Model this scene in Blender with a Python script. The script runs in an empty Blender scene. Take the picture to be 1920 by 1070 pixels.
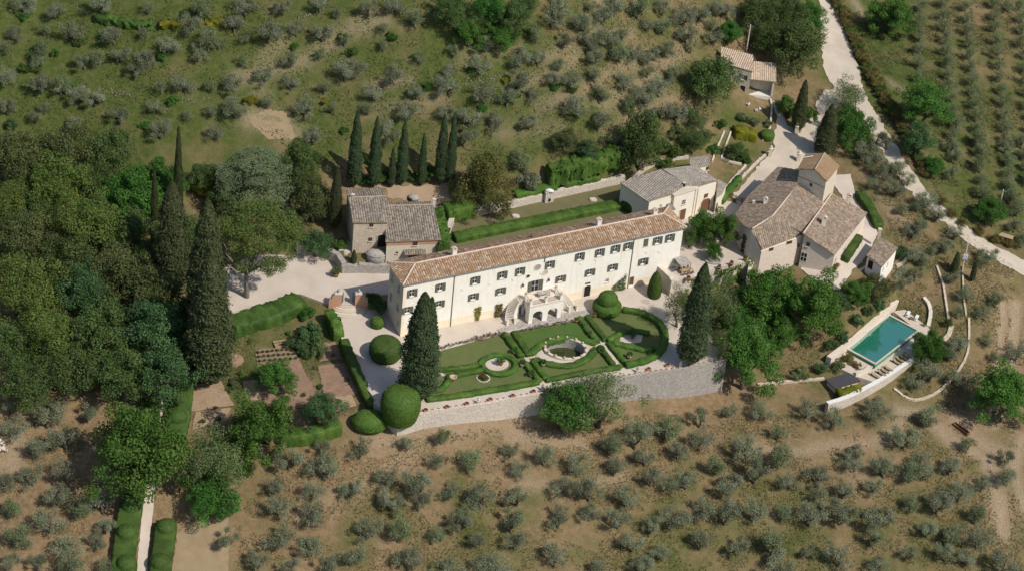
import bpy, bmesh, math, random
import numpy as np
from math import radians, sin, cos, pi, sqrt
from mathutils import Vector, Matrix
from mathutils.geometry import delaunay_2d_cdt

random.seed(7)
RNG = np.random.default_rng(11)
scene = bpy.context.scene
COL = scene.collection

# ------------------------------------------------------------------ camera
IW, IH = 1920.0, 1070.0
FPX, PITCH, ROLL, DIST = 4615.0, radians(36.3), radians(6.0), 475.0
FWD = np.array([0, cos(PITCH), -sin(PITCH)])
_r0 = np.array([1.0, 0, 0]); _u0 = np.array([0, sin(PITCH), cos(PITCH)])
CR = _r0 * cos(ROLL) + _u0 * sin(ROLL)
CU = _u0 * cos(ROLL) - _r0 * sin(ROLL)
CC = -FWD * DIST
cam_d = bpy.data.cameras.new('camera'); cam_o = bpy.data.objects.new('camera', cam_d); COL.objects.link(cam_o)
cam_d.sensor_fit = 'HORIZONTAL'; cam_d.sensor_width = 36.0; cam_d.lens = FPX * 36.0 / IW
cam_d.clip_start = 1.0; cam_d.clip_end = 12000.0
cam_o.matrix_world = Matrix(((CR[0], CU[0], -FWD[0], CC[0]), (CR[1], CU[1], -FWD[1], CC[1]), (CR[2], CU[2], -FWD[2], CC[2]), (0, 0, 0, 1)))
scene.camera = cam_o

# ------------------------------------------------------------------ sky, sun, exposure
SUN_EL = radians(49.0)
SUN_XY = np.array([0.83, -0.56]); SUN_XY = SUN_XY / np.linalg.norm(SUN_XY)
SUN = np.array([SUN_XY[0] * cos(SUN_EL), SUN_XY[1] * cos(SUN_EL), sin(SUN_EL)])
world = bpy.data.worlds.new('World'); scene.world = world; world.use_nodes = True
wn = world.node_tree.nodes; wl = world.node_tree.links
bg = wn['Background']; sky = wn.new('ShaderNodeTexSky'); sky.sky_type = 'NISHITA'; sky.sun_disc = False
sky.sun_elevation = SUN_EL; sky.sun_rotation = math.atan2(SUN_XY[0], SUN_XY[1])
wl.new(sky.outputs[0], bg.inputs[0]); bg.inputs[1].default_value = 0.115
sd = bpy.data.lights.new('sun', 'SUN'); sd.energy = 3.9; sd.angle = radians(0.5); sd.color = (1.0, 0.95, 0.87)
so = bpy.data.objects.new('sun', sd); COL.objects.link(so)
so.rotation_euler = Vector((-SUN[0], -SUN[1], -SUN[2])).to_track_quat('-Z', 'Y').to_euler(); so.location = (200, -150, 300)
scene.view_settings.view_transform = 'Standard'; scene.view_settings.look = 'None'
scene.view_settings.exposure = 0.0; scene.view_settings.gamma = 1.0
scene.render.engine = 'CYCLES'
scene.cycles.max_bounces = 5; scene.cycles.diffuse_bounces = 2; scene.cycles.transmission_bounces = 3; scene.cycles.glossy_bounces = 2

# ------------------------------------------------------------------ pixel <-> world
def ray(px, py):
    return FWD * FPX + CR * (px - IW / 2) - CU * (py - IH / 2)
def P(px, py, z):
    d = ray(px, py); return CC + d * ((z - CC[2]) / d[2])
def proj(X):
    v = np.asarray(X, float) - CC; k = v @ FWD
    return IW / 2 + FPX * (v @ CR) / k, IH / 2 - FPX * (v @ CU) / k

# ------------------------------------------------------------------ object helpers
def tag(o, label=None, cat=None, group=None, kind=None):
    if label: o['label'] = label
    if cat: o['category'] = cat
    if group: o['group'] = group
    if kind: o['kind'] = kind
    return o
def link(o, parent=None):
    COL.objects.link(o)
    if parent is not None:
        o.parent = parent
        if parent.get('_base') is not None:
            b = parent['_base']; o.matrix_parent_inverse = Matrix.Translation((-b[0], -b[1], -b[2]))
    return o
def empty(name, loc=(0, 0, 0), label=None, cat=None, group=None):
    """an Empty at a thing's base; children built in world coordinates keep their place"""
    o = bpy.data.objects.new(name, None); COL.objects.link(o); o.location = tuple(float(v) for v in loc)
    o.empty_display_size = 0.3; o['_base'] = [float(v) for v in loc]
    return tag(o, label, cat, group)
def mesh_np(name, verts, faces, mat=None, smooth=False):
    me = bpy.data.meshes.new(name)
    me.from_pydata([tuple(map(float, v)) for v in verts], [], [tuple(map(int, f)) for f in faces]); me.update()
    if mat: me.materials.append(mat)
    if smooth: me.polygons.foreach_set('use_smooth', [True] * len(me.polygons))
    return me
def quads_np(name, Q, mat=None, tint=None):
    """Q (n,4,3) -> mesh of loose quads, tint (n,) stored per vertex"""
    n = len(Q); me = bpy.data.meshes.new(name)
    me.vertices.add(n * 4); me.vertices.foreach_set('co', np.ascontiguousarray(Q, dtype=np.float32).ravel())
    me.loops.add(n * 4); me.loops.foreach_set('vertex_index', np.arange(n * 4, dtype=np.int32))
    me.polygons.add(n); me.polygons.foreach_set('loop_start', np.arange(0, n * 4, 4, dtype=np.int32))
    me.polygons.foreach_set('loop_total', np.full(n, 4, dtype=np.int32))
    me.update(calc_edges=True)
    if tint is not None:
        a = me.attributes.new('tint', 'FLOAT', 'POINT'); a.data.foreach_set('value', np.repeat(tint, 4).astype(np.float32))
    if mat: me.materials.append(mat)
    return me
def mobj(name, me, parent=None, **kw):
    return tag(link(bpy.data.objects.new(name, me), parent), **kw)

def ordinal(n):
    b = ['first', 'second', 'third', 'fourth', 'fifth', 'sixth', 'seventh', 'eighth', 'ninth', 'tenth', 'eleventh', 'twelfth', 'thirteenth', 'fourteenth', 'fifteenth', 'sixteenth', 'seventeenth', 'eighteenth', 'nineteenth', 'twentieth']
    return b[n - 1] if n <= 20 else ('twenty' if n < 30 else 'thirty' if n < 40 else 'forty' if n < 50 else 'fifty') + '-' + (b[n % 10 - 1] if n % 10 else 'tenth')

class MB:
    def __init__(s): s.v = []; s.f = []
    def add(s, vs, fs):
        o = len(s.v); s.v += [tuple(map(float, v)) for v in vs]; s.f += [tuple(i + o for i in f) for f in fs]; return s
    def box(s, c, ax, ay, az, hx, hy, hz):
        c = np.asarray(c, float); X = np.asarray(ax, float) * hx; Y = np.asarray(ay, float) * hy; Z = np.asarray(az, float) * hz
        vs = [c + a * X + b * Y + d * Z for d in (-1, 1) for a, b in ((-1, -1), (1, -1), (1, 1), (-1, 1))]
        return s.add(vs, [(0, 3, 2, 1), (4, 5, 6, 7), (0, 1, 5, 4), (1, 2, 6, 5), (2, 3, 7, 6), (3, 0, 4, 7)])
    def abox(s, x0, x1, y0, y1, z0, z1):
        return s.box(((x0 + x1) / 2, (y0 + y1) / 2, (z0 + z1) / 2), (1, 0, 0), (0, 1, 0), (0, 0, 1), (x1 - x0) / 2, (y1 - y0) / 2, (z1 - z0) / 2)
    def prism(s, bot, top):
        n = len(bot); s.add(list(bot) + list(top), [tuple(range(n))[::-1], tuple(range(n, 2 * n))] + [(i, (i + 1) % n, n + (i + 1) % n, n + i) for i in range(n)]); return s
    def tube(s, pts, rad, n=7, cap=True):
        pts = [np.asarray(p, float) for p in pts]; m = len(pts)
        if np.isscalar(rad): rad = [rad] * m
        vs = []
        for i, p in enumerate(pts):
            t = pts[min(i + 1, m - 1)] - pts[max(i - 1, 0)]; t = t / (np.linalg.norm(t) + 1e-9)
            a = np.cross(t, (0, 0, 1)) if abs(t[2]) < .9 else np.cross(t, (1, 0, 0)); a /= np.linalg.norm(a); b = np.cross(t, a)
            vs += [p + rad[i] * (cos(2 * pi * k / n) * a + sin(2 * pi * k / n) * b) for k in range(n)]
        fs = [(i * n + k, i * n + (k + 1) % n, (i + 1) * n + (k + 1) % n, (i + 1) * n + k) for i in range(m - 1) for k in range(n)]
        if cap: fs += [tuple(range(n))[::-1], tuple(range((m - 1) * n, m * n))]
        return s.add(vs, fs)
    def lathe(s, c, prof, n=14, sx=1.0, sy=1.0):
        """prof list of (r,z)"""
        vs = []; m = len(prof)
        for r, z in prof: vs += [(c[0] + r * sx * cos(2 * pi * k / n), c[1] + r * sy * sin(2 * pi * k / n), c[2] + z) for k in range(n)]
        fs = [(i * n + k, i * n + (k + 1) % n, (i + 1) * n + (k + 1) % n, (i + 1) * n + k) for i in range(m - 1) for k in range(n)]
        fs += [tuple(range(n))[::-1], tuple(range((m - 1) * n, m * n))]
        return s.add(vs, fs)
    def ball(s, c, r, n=10, m=6, sz=1.0):
        return s.lathe(c, [(max(1e-3, r * sin(pi * i / m)), -r * sz * cos(pi * i / m)) for i in range(m + 1)], n)
    def build(s, name, mat, parent=None, smooth=False, **kw):
        return mobj(name, mesh_np(name, s.v, s.f, mat, smooth), parent, **kw)

def inpoly(x, y, poly):
    """vectorised point in polygon"""
    x = np.asarray(x, float); y = np.asarray(y, float); r = np.zeros(x.shape, bool); n = len(poly); j = n - 1
    for i in range(n):
        xi, yi = poly[i][:2]; xj, yj = poly[j][:2]
        c = ((yi > y) != (yj > y)) & (x < (xj - xi) * (y - yi) / (yj - yi + 1e-12) + xi)
        r ^= c; j = i
    return r
def densify(pts, step, closed=False, rnd=0.0):
    pts = [np.asarray(p, float) for p in pts]; out = []; n = len(pts)
    for i in range(n if closed else n - 1):
        a, b = pts[i], pts[(i + 1) % n]; k = max(1, int(round(np.linalg.norm(b - a) / step)))
        out += [a + (b - a) * t / k for t in range(k)]
    if not closed: out.append(pts[-1])
    if rnd:
        out = [p + np.concatenate([RNG.normal(0, rnd, 2), np.zeros(len(p) - 2)]) for p in out]
    return out
def smooth_line(pts, it=2, closed=False):
    pts = [np.asarray(p, float) for p in pts]
    for _ in range(it):
        n = len(pts); out = [] if closed else [pts[0]]
        for i in range(n if closed else n - 1):
            a, b = pts[i], pts[(i + 1) % n]; out += [a * .75 + b * .25, a * .25 + b * .75]
        if not closed: out.append(pts[-1])
        pts = out
    return pts

# ------------------------------------------------------------------ materials
def new_mat(name):
    m = bpy.data.materials.new(name); m.use_nodes = True; nt = m.node_tree
    return m, nt, nt.nodes['Principled BSDF'], nt.nodes, nt.links
def node(nt, t, **kw):
    n = nt.nodes.new(t)
    for k, v in kw.items():
        if k.startswith('i_'): n.inputs[k[2:].replace('_', ' ')].default_value = v
        else: setattr(n, k, v)
    return n
def ramp(nt, fac, stops):
    r = nt.nodes.new('ShaderNodeValToRGB'); e = r.color_ramp.elements
    while len(e) < len(stops): e.new(0.5)
    for k, (p, c) in enumerate(stops): e[k].position = p; e[k].color = (*c, 1)
    nt.links.new(fac, r.inputs[0]); return r.outputs[0]
def mixc(nt, fac, a, b, mode='MIX'):
    m = nt.nodes.new('ShaderNodeMix'); m.data_type = 'RGBA'; m.blend_type = mode
    for s, v in ((m.inputs[0], fac), (m.inputs[6], a), (m.inputs[7], b)):
        if isinstance(v, (int, float)): s.default_value = v
        elif isinstance(v, tuple): s.default_value = (*v, 1)
        else: nt.links.new(v, s)
    return m.outputs[2]
def math_n(nt, op, a, b=None, clamp=False):
    m = nt.nodes.new('ShaderNodeMath'); m.operation = op; m.use_clamp = clamp
    for s, v in ((m.inputs[0], a), (m.inputs[1], b)):
        if v is None: continue
        if isinstance(v, (int, float)): s.default_value = v
        else: nt.links.new(v, s)
    return m.outputs[0]
def pos_noise(nt, scale, detail=4, rough=.6, coord='Position'):
    if coord == 'Position': g = nt.nodes.new('ShaderNodeNewGeometry').outputs['Position']
    else: g = nt.nodes.new('ShaderNodeTexCoord').outputs[coord]
    n = node(nt, 'ShaderNodeTexNoise', i_Scale=scale, i_Detail=detail, i_Roughness=rough)
    nt.links.new(g, n.inputs['Vector']); return n.outputs['Fac']
def bump(nt, bsdf, h, strength=.4, dist=.05):
    b = node(nt, 'ShaderNodeBump', i_Strength=strength, i_Distance=dist)
    nt.links.new(h, b.inputs['Height']); nt.links.new(b.outputs[0], bsdf.inputs['Normal'])
def plain(name, c1, c2=None, scale=1.5, rough=.85, bstr=.25, fine=9.0):
    """two tones mixed by a broad and a fine noise"""
    m, nt, b, N, L = new_mat(name); c2 = c2 or tuple(v * .72 for v in c1)
    f1 = pos_noise(nt, scale, 5); f2 = pos_noise(nt, fine, 3)
    c = ramp(nt, f1, [(.32, c2), (.68, c1)])
    c = mixc(nt, .35, c, ramp(nt, f2, [(.3, tuple(v * .75 for v in c2)), (.7, tuple(min(1, v * 1.12) for v in c1))]))
    L.new(c, b.inputs['Base Color']); b.inputs['Roughness'].default_value = rough; b.inputs['Specular IOR Level'].default_value = .25
    if bstr: bump(nt, b, f2, bstr, .04)
    return m
def stone(name, cols, joint, scale=3.0, bstr=.8, rough=.9, dist=.06, dirt=None):
    """rubble stone: cells of several tones, darker joints"""
    m, nt, b, N, L = new_mat(name)
    g = nt.nodes.new('ShaderNodeNewGeometry').outputs['Position']
    mp = node(nt, 'ShaderNodeMapping'); mp.inputs['Scale'].default_value = (1, 1, 1.7); L.new(g, mp.inputs['Vector'])
    v = node(nt, 'ShaderNodeTexVoronoi', i_Scale=scale); L.new(mp.outputs[0], v.inputs['Vector'])
    ve = node(nt, 'ShaderNodeTexVoronoi', feature='DISTANCE_TO_EDGE', i_Scale=scale); L.new(mp.outputs[0], ve.inputs['Vector'])
    sp = node(nt, 'ShaderNodeSeparateColor'); L.new(v.outputs['Color'], sp.inputs[0])
    c = ramp(nt, sp.outputs[0], [(i / max(1, len(cols) - 1), k) for i, k in enumerate(cols)])
    e = math_n(nt, 'MULTIPLY', ve.outputs['Distance'], 9.0, True)
    c = mixc(nt, e, joint, c)
    big = pos_noise(nt, .35, 5)
    c = mixc(nt, math_n(nt, 'MULTIPLY', big, .4), c, dirt or tuple(v_ * .72 for v_ in cols[0]))
    L.new(c, b.inputs['Base Color']); b.inputs['Roughness'].default_value = rough; b.inputs['Specular IOR Level'].default_value = .2
    bump(nt, b, e, bstr, dist); return m
def tiles(name, cols, lichen, lich_amt=.5):
    """barrel tiles: one tone per tile (UV cell), lichen by broad noise"""
    m, nt, b, N, L = new_mat(name)
    uv = nt.nodes.new('ShaderNodeUVMap').outputs[0]
    fl = node(nt, 'ShaderNodeVectorMath', operation='FLOOR'); L.new(uv, fl.inputs[0])
    w = node(nt, 'ShaderNodeTexWhiteNoise', noise_dimensions='2D'); L.new(fl.outputs[0], w.inputs['Vector'])
    sx = node(nt, 'ShaderNodeSeparateXYZ'); L.new(fl.outputs[0], sx.inputs[0]); w1 = node(nt, 'ShaderNodeTexWhiteNoise', noise_dimensions='1D'); L.new(sx.outputs[0], w1.inputs['W'])
    mixv = math_n(nt, 'ADD', math_n(nt, 'MULTIPLY', w.outputs['Value'], .42), math_n(nt, 'ADD', math_n(nt, 'MULTIPLY', w1.outputs['Value'], .26), math_n(nt, 'MULTIPLY', math_n(nt, 'SUBTRACT', pos_noise(nt, 2.2, 5, .75), .25), .64)))
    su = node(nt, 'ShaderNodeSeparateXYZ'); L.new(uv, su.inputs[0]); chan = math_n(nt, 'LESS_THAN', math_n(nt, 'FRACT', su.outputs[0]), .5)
    c = ramp(nt, mixv, [(i / max(1, len(cols) - 1), k) for i, k in enumerate(cols)])
    big = pos_noise(nt, .3, 6, .65); fine = pos_noise(nt, 3.5, 4)
    k = math_n(nt, 'MULTIPLY', math_n(nt, 'SUBTRACT', math_n(nt, 'ADD', big, math_n(nt, 'MULTIPLY', fine, .6)), .66, True), 3.5 * lich_amt, True)
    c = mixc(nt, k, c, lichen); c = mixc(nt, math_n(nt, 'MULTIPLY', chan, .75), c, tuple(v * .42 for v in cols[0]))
    md = pos_noise(nt, 1.3, 5, .7); c = mixc(nt, .55, c, mixc(nt, md, (.38, .36, .34), (1.65, 1.6, 1.55)), 'MULTIPLY')
    c = mixc(nt, math_n(nt, 'MULTIPLY', w.outputs['Value'], .15), c, (.55, .5, .42))
    L.new(c, b.inputs['Base Color']); b.inputs['Roughness'].default_value = .9; b.inputs['Specular IOR Level'].default_value = .2
    bump(nt, b, fine, .3, .04); return m
def leafmat(name, c1, c2, c3=None, trans=.25, var=.25):
    m, nt, b, N, L = new_mat(name); c3 = c3 or c2
    at = node(nt, 'ShaderNodeAttribute', attribute_name='tint')
    c = ramp(nt, at.outputs['Fac'], [(0.05, c2), (.5, c1), (.95, c3)])
    oi = nt.nodes.new('ShaderNodeObjectInfo')
    hs = nt.nodes.new('ShaderNodeHueSaturation'); L.new(c, hs.inputs['Color'])
    h = math_n(nt, 'ADD', 0.5 - .012 * var / .25, math_n(nt, 'MULTIPLY', oi.outputs['Random'], .024 * var / .25)); L.new(h, hs.inputs['Hue'])
    v = math_n(nt, 'ADD', 1 - var * .7, math_n(nt, 'MULTIPLY', oi.outputs['Random'], var * 1.4)); L.new(v, hs.inputs['Value'])
    L.new(hs.outputs[0], b.inputs['Base Color']); b.inputs['Roughness'].default_value = .65; b.inputs['Specular IOR Level'].default_value = .25
    tr = nt.nodes.new('ShaderNodeBsdfTranslucent'); L.new(hs.outputs[0], tr.inputs[0])
    mx = nt.nodes.new('ShaderNodeMixShader'); mx.inputs[0].default_value = trans
    L.new(b.outputs[0], mx.inputs[1]); L.new(tr.outputs[0], mx.inputs[2]); L.new(mx.outputs[0], nt.nodes['Material Output'].inputs[0])
    return m

M = {}
M['stucco'] = plain('cream_stucco', (.89, .85, .76), (.83, .77, .66), .5, .9, .1, 5)
def streaks(m, amt, col):
    nt = m.node_tree; b = nt.nodes['Principled BSDF']; src = b.inputs['Base Color'].links[0].from_socket
    g = nt.nodes.new('ShaderNodeNewGeometry').outputs['Position']; mp = node(nt, 'ShaderNodeMapping'); mp.inputs['Scale'].default_value = (1.6, 1.6, .16); nt.links.new(g, mp.inputs['Vector'])
    n = node(nt, 'ShaderNodeTexNoise', i_Scale=1.0, i_Detail=5, i_Roughness=.65); nt.links.new(mp.outputs[0], n.inputs['Vector'])
    f = math_n(nt, 'MULTIPLY', math_n(nt, 'SUBTRACT', n.outputs['Fac'], .5, True), amt * 4, True); nt.links.new(mixc(nt, f, src, col), b.inputs['Base Color'])
streaks(M['stucco'], .55, (.66, .56, .42))
M['ochre'] = plain('ochre_stucco', (.86, .75, .57), (.80, .66, .47), .7, .9, .1, 5)
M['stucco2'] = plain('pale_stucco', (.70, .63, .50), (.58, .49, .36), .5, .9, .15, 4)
M['church'] = plain('church_stucco', (.86, .80, .68), (.78, .69, .54), .4, .9, .1, 4)
M['pink'] = plain('pink_stucco', (.56, .32, .20), (.44, .24, .15), .7, .9, .2, 4)
M['stonewall'] = stone('rubble_stone', [(.66, .55, .42), (.74, .64, .50), (.55, .45, .34), (.70, .58, .44)], (.46, .37, .27), 2.6)
M['greystone'] = stone('grey_rubble', [(.46, .42, .37), (.56, .52, .47), (.36, .33, .29), (.51, .45, .39)], (.26, .23, .20), 2.8)
M['palestone'] = stone('pale_rubble', [(.70, .61, .51), (.78, .70, .60), (.60, .52, .43), (.73, .64, .53)], (.46, .38, .31), 2.4)
M['pinkstone'] = stone('pinkish_stone', [(.74, .63, .52), (.79, .69, .58), (.67, .56, .45), (.76, .66, .55)], (.66, .55, .45), 2.6, bstr=.35, dirt=(.60, .49, .39))
M['coping'] = plain('travertine', (.70, .63, .52), (.55, .48, .38), 1.2, .8, .2, 6)
M['gravel'] = plain('pale_gravel', (.62, .53, .44), (.49, .41, .33), .28, .95, .45, 10)
M['road'] = plain('white_gravel_road', (.58, .50, .40), (.44, .37, .28), .3, .95, .4, 7)
M['deck'] = plain('stone_deck', (.62, .53, .42), (.52, .43, .34), .8, .85, .15, 5)
M['straw'] = plain('straw_ground', (.33, .25, .145), (.25, .18, .10), .5, .95, .5, 7)
M['soil'] = plain('tilled_soil', (.32, .205, .14), (.22, .14, .095), .6, .95, .5, 6)
M['drysoil'] = plain('dry_soil', (.40, .29, .19), (.30, .21, .13), .5, .95, .5, 7)
M['parterre'] = plain('parterre_lawn', (.085, .13, .034), (.15, .145, .055), .45, .95, .5, 8)
M['lawn'] = plain('dry_lawn', (.125, .125, .05), (.18, .15, .08), .45, .95, .5, 8)
M['greenlawn'] = plain('green_lawn', (.055, .115, .022), (.085, .13, .032), .5, .95, .5, 9)
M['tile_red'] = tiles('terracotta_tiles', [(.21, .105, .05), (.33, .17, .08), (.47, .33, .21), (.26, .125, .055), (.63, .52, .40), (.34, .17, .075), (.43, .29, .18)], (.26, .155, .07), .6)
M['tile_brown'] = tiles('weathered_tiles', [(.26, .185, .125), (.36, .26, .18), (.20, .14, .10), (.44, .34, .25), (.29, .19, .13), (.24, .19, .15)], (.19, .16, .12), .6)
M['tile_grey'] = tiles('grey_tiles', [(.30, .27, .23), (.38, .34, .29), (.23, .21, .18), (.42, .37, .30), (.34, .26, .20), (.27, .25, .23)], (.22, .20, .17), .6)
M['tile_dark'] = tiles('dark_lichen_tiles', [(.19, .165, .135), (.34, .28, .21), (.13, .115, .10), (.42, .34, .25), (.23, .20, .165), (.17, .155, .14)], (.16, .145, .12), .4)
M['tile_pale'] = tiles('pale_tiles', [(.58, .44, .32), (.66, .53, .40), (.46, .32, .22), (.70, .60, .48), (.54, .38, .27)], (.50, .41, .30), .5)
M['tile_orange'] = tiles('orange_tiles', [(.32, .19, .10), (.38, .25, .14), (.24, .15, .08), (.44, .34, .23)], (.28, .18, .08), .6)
M['ridge'] = plain('mortar_ridge', (.66, .52, .42), (.52, .38, .28), 2, .9, .3, 6)
M['wood'] = plain('brown_timber', (.20, .10, .055), (.13, .07, .04), 3, .7, .2, 12)
M['palewood'] = plain('pale_timber', (.46, .34, .20), (.34, .24, .14), 3, .7, .2, 12)
M['shutter'] = plain('grey_green_shutter', (.135, .135, .10), (.10, .105, .08), 3, .7, .1, 10)
M['glass'] = plain('dark_pane', (.025, .028, .032), (.018, .02, .022), 2, .15, 0)
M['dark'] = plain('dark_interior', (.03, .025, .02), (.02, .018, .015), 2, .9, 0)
M['white'] = plain('white_paint', (.80, .78, .72), (.68, .65, .60), 2, .6, .05)
M['pipe'] = plain('zinc_pipe', (.20, .19, .18), (.14, .13, .13), 3, .5, 0)
M['iron'] = plain('wrought_iron', (.035, .035, .035), (.05, .04, .035), 4, .5, 0)
M['terracotta'] = plain('terracotta_pot', (.42, .19, .10), (.32, .14, .07), 4, .8, .15)
M['palepot'] = plain('pale_clay_pot', (.55, .42, .30), (.45, .32, .22), 4, .8, .15)
M['cloth'] = plain('lounger_canvas', (.34, .27, .16), (.27, .21, .12), 3, .85, .1)
M['tarp'] = plain('dark_roofing_felt', (.055, .052, .055), (.075, .07, .07), .8, .8, .15)
M['bark'] = plain('grey_bark', (.17, .14, .11), (.10, .08, .06), 4, .95, .5)
M['palebark'] = plain('pale_bark', (.30, .25, .20), (.18, .15, .12), 4, .95, .5)
M['metal'] = plain('bright_metal', (.55, .57, .60), (.40, .42, .45), 5, .35, 0)
M['plank'] = plain('painted_plank', (.45, .24, .09), (.36, .18, .07), 3, .6, .1)

L_ = leafmat
M['l_olive'] = L_('olive_leaf', (.24, .265, .155), (.17, .19, .107), (.345, .36, .24), .4, .24)
M['l_olive2'] = L_('olive_leaf_green', (.215, .255, .125), (.15, .182, .085), (.31, .345, .19), .38, .16)
M['l_oak'] = L_('holm_oak_leaf', (.082, .13, .033), (.057, .094, .025), (.122, .17, .048))
M['l_brown'] = L_('browning_oak_leaf', (.102, .125, .037), (.07, .09, .028), (.15, .15, .055))
M['l_pine'] = L_('pine_needle', (.115, .165, .032), (.085, .128, .026), (.155, .20, .045))
M['l_bright'] = L_('bright_leaf', (.068, .17, .026), (.047, .125, .02), (.11, .22, .042), .35)
M['l_walnut'] = L_('walnut_leaf', (.080, .175, .026), (.055, .128, .02), (.125, .225, .042), .35)
M['l_blue'] = L_('blue_green_leaf', (.070, .138, .044), (.05, .10, .034), (.105, .18, .066), .25)
M['l_feather'] = L_('feathery_leaf', (.135, .175, .06), (.095, .13, .042), (.20, .235, .095), .3)
M['l_cyp'] = L_('cypress_leaf', (.060, .074, .026), (.042, .054, .02), (.095, .105, .038), .12, .18)
M['l_cyp2'] = L_('green_cypress_leaf', (.056, .088, .034), (.040, .064, .026), (.09, .125, .05), .12, .18)
M['l_cedar'] = L_('cedar_needle', (.115, .155, .068), (.08, .112, .05), (.165, .205, .10), .15)
M['l_upine'] = L_('umbrella_pine_needle', (.115, .17, .036), (.082, .125, .028), (.16, .215, .05), .25, .1)
M['l_gold'] = L_('golden_conifer_leaf', (.115, .13, .028), (.075, .09, .022), (.20, .19, .05), .2)
M['l_hedge'] = L_('clipped_hedge_leaf', (.078, .135, .025), (.046, .086, .018), (.125, .185, .038), .25, .2)
M['l_hedge2'] = L_('bright_hedge_leaf', (.100, .19, .030), (.055, .118, .02), (.175, .25, .05), .25, .15)
M['l_yellow'] = L_('yellow_shrub_leaf', (.24, .24, .018), (.14, .16, .016), (.34, .32, .03), .3)
M['l_rust'] = L_('rusty_hedge_leaf', (.15, .13, .035), (.09, .09, .026), (.23, .165, .06), .2)
M['l_rose'] = L_('rose_bed_leaf', (.07, .095, .035), (.05, .07, .026), (.66, .55, .52), .2)
M['l_pink'] = L_('pink_rose_leaf', (.07, .095, .035), (.05, .07, .026), (.62, .22, .22), .2)
M['l_grass'] = L_('dry_grass_tuft', (.19, .165, .07), (.085, .125, .03), (.32, .255, .14), .45, .05)
M['l_red'] = L_('rusty_leaf', (.20, .10, .035), (.10, .08, .025), (.30, .14, .05), .3)

# ------------------------------------------------------------------ terrain heights (pixel x, pixel y, metres above the garden terrace)
HP = """-150,1120,-13 300,1070,-12 700,1070,-12.5 1100,1070,-14 1500,1070,-15.5 1950,1100,-17 0,900,-9 450,900,-8 800,900,-7.5 1200,900,-9.5 1600,900,-11.5 1950,900,-13
640,805,-3.2 720,803,-3.4 800,798,-3.5 900,784,-3.8 1010,778,-5 1100,770,-5.6 1200,757,-6.2 1350,738,-7.5 1500,750,-8.5 1600,770,-8.5 1560,765,-8.2 1750,775,-10 1900,780,-11.5
400,800,-4.5 520,770,-3 620,720,-1.8 450,680,-1.8 600,630,-.8 430,610,-.3 480,570,.3 300,740,-4.5 280,900,-8 0,760,-6 150,740,-5.5 0,500,-1 200,500,0 380,720,-3.3 350,560,0 0,300,5 200,320,5
520,520,.6 600,470,3 650,480,3.3 720,490,3 720,352,6 840,355,6.2 560,420,3.5 430,440,2 640,420,4
1180,330,5.6 1050,350,5.5 960,370,5.5 880,385,5.2 1300,430,2.4 1330,470,2.2 1400,520,-1.5 1420,640,-5 1500,580,-2.5 1480,690,-7 1560,520,1.4 1620,440,1.8 1600,380,2.2 1650,500,.2 1540,500,1.4
1580,610,-3.2 1640,600,-3.4 1690,562,-4.9 1712,572,-5.4 1730,585,-5.5 1665,565,-3.6 1760,590,-5.2 1780,660,-7 1700,720,-8.5 1640,762,-8.6 1560,700,-7 1620,700,-7
1700,480,0 1800,560,-3 1900,620,-6.5 1900,480,-2.5 1780,430,.8 1700,320,4 1620,200,6.5 1560,60,9.5 1545,0,11 1480,260,5 1440,310,4 1390,375,3 1410,190,7.5 1400,240,6.2 1350,300,5 1300,330,5
1800,0,9.5 1800,200,5.5 1900,350,.5 1950,100,6 1250,250,10.5 1240,295,7.2 1300,180,13 1300,50,18 1350,0,20 1100,250,13 1100,100,22 1100,0,28 900,250,13 900,100,23 900,0,30 600,250,11 600,100,21 600,0,28
300,150,16 300,0,25 0,150,13 0,0,22 500,330,6.5 330,400,3.5 0,-150,30 900,-150,40 1500,-150,17 1950,-150,13 -150,500,-1 -150,0,22 2050,500,-4 2050,1000,-17"""
_hp = np.array([[float(v) for v in t.split(',')] for t in HP.split()])
_hx = np.array([P(*r) for r in _hp])
def _tps(c, v, reg):
    n = len(c); d2 = ((c[:, None] - c[None]) ** 2).sum(-1)
    K = .5 * d2 * np.log(d2 + 1e-9) + np.eye(n) * reg; Pm = np.c_[np.ones(n), c]
    A = np.zeros((n + 3, n + 3)); A[:n, :n] = K; A[:n, n:] = Pm; A[n:, :n] = Pm.T
    return np.linalg.solve(A, np.r_[v, 0, 0, 0])
_tc = _hx[:, :2] / 100.0
_tw = _tps(_tc, _hx[:, 2], .0015)
def tps_eval(x, y):
    q = np.stack([np.ravel(x), np.ravel(y)], 1) / 100.0; n = len(_tc); out = np.empty(len(q))
    for i in range(0, len(q), 8000):
        d2 = ((q[i:i + 8000, None] - _tc[None]) ** 2).sum(-1)
        out[i:i + 8000] = (.5 * d2 * np.log(d2 + 1e-9)) @ _tw[:n] + _tw[n] + q[i:i + 8000] @ _tw[n + 1:]
    return out.reshape(np.shape(x))

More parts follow.
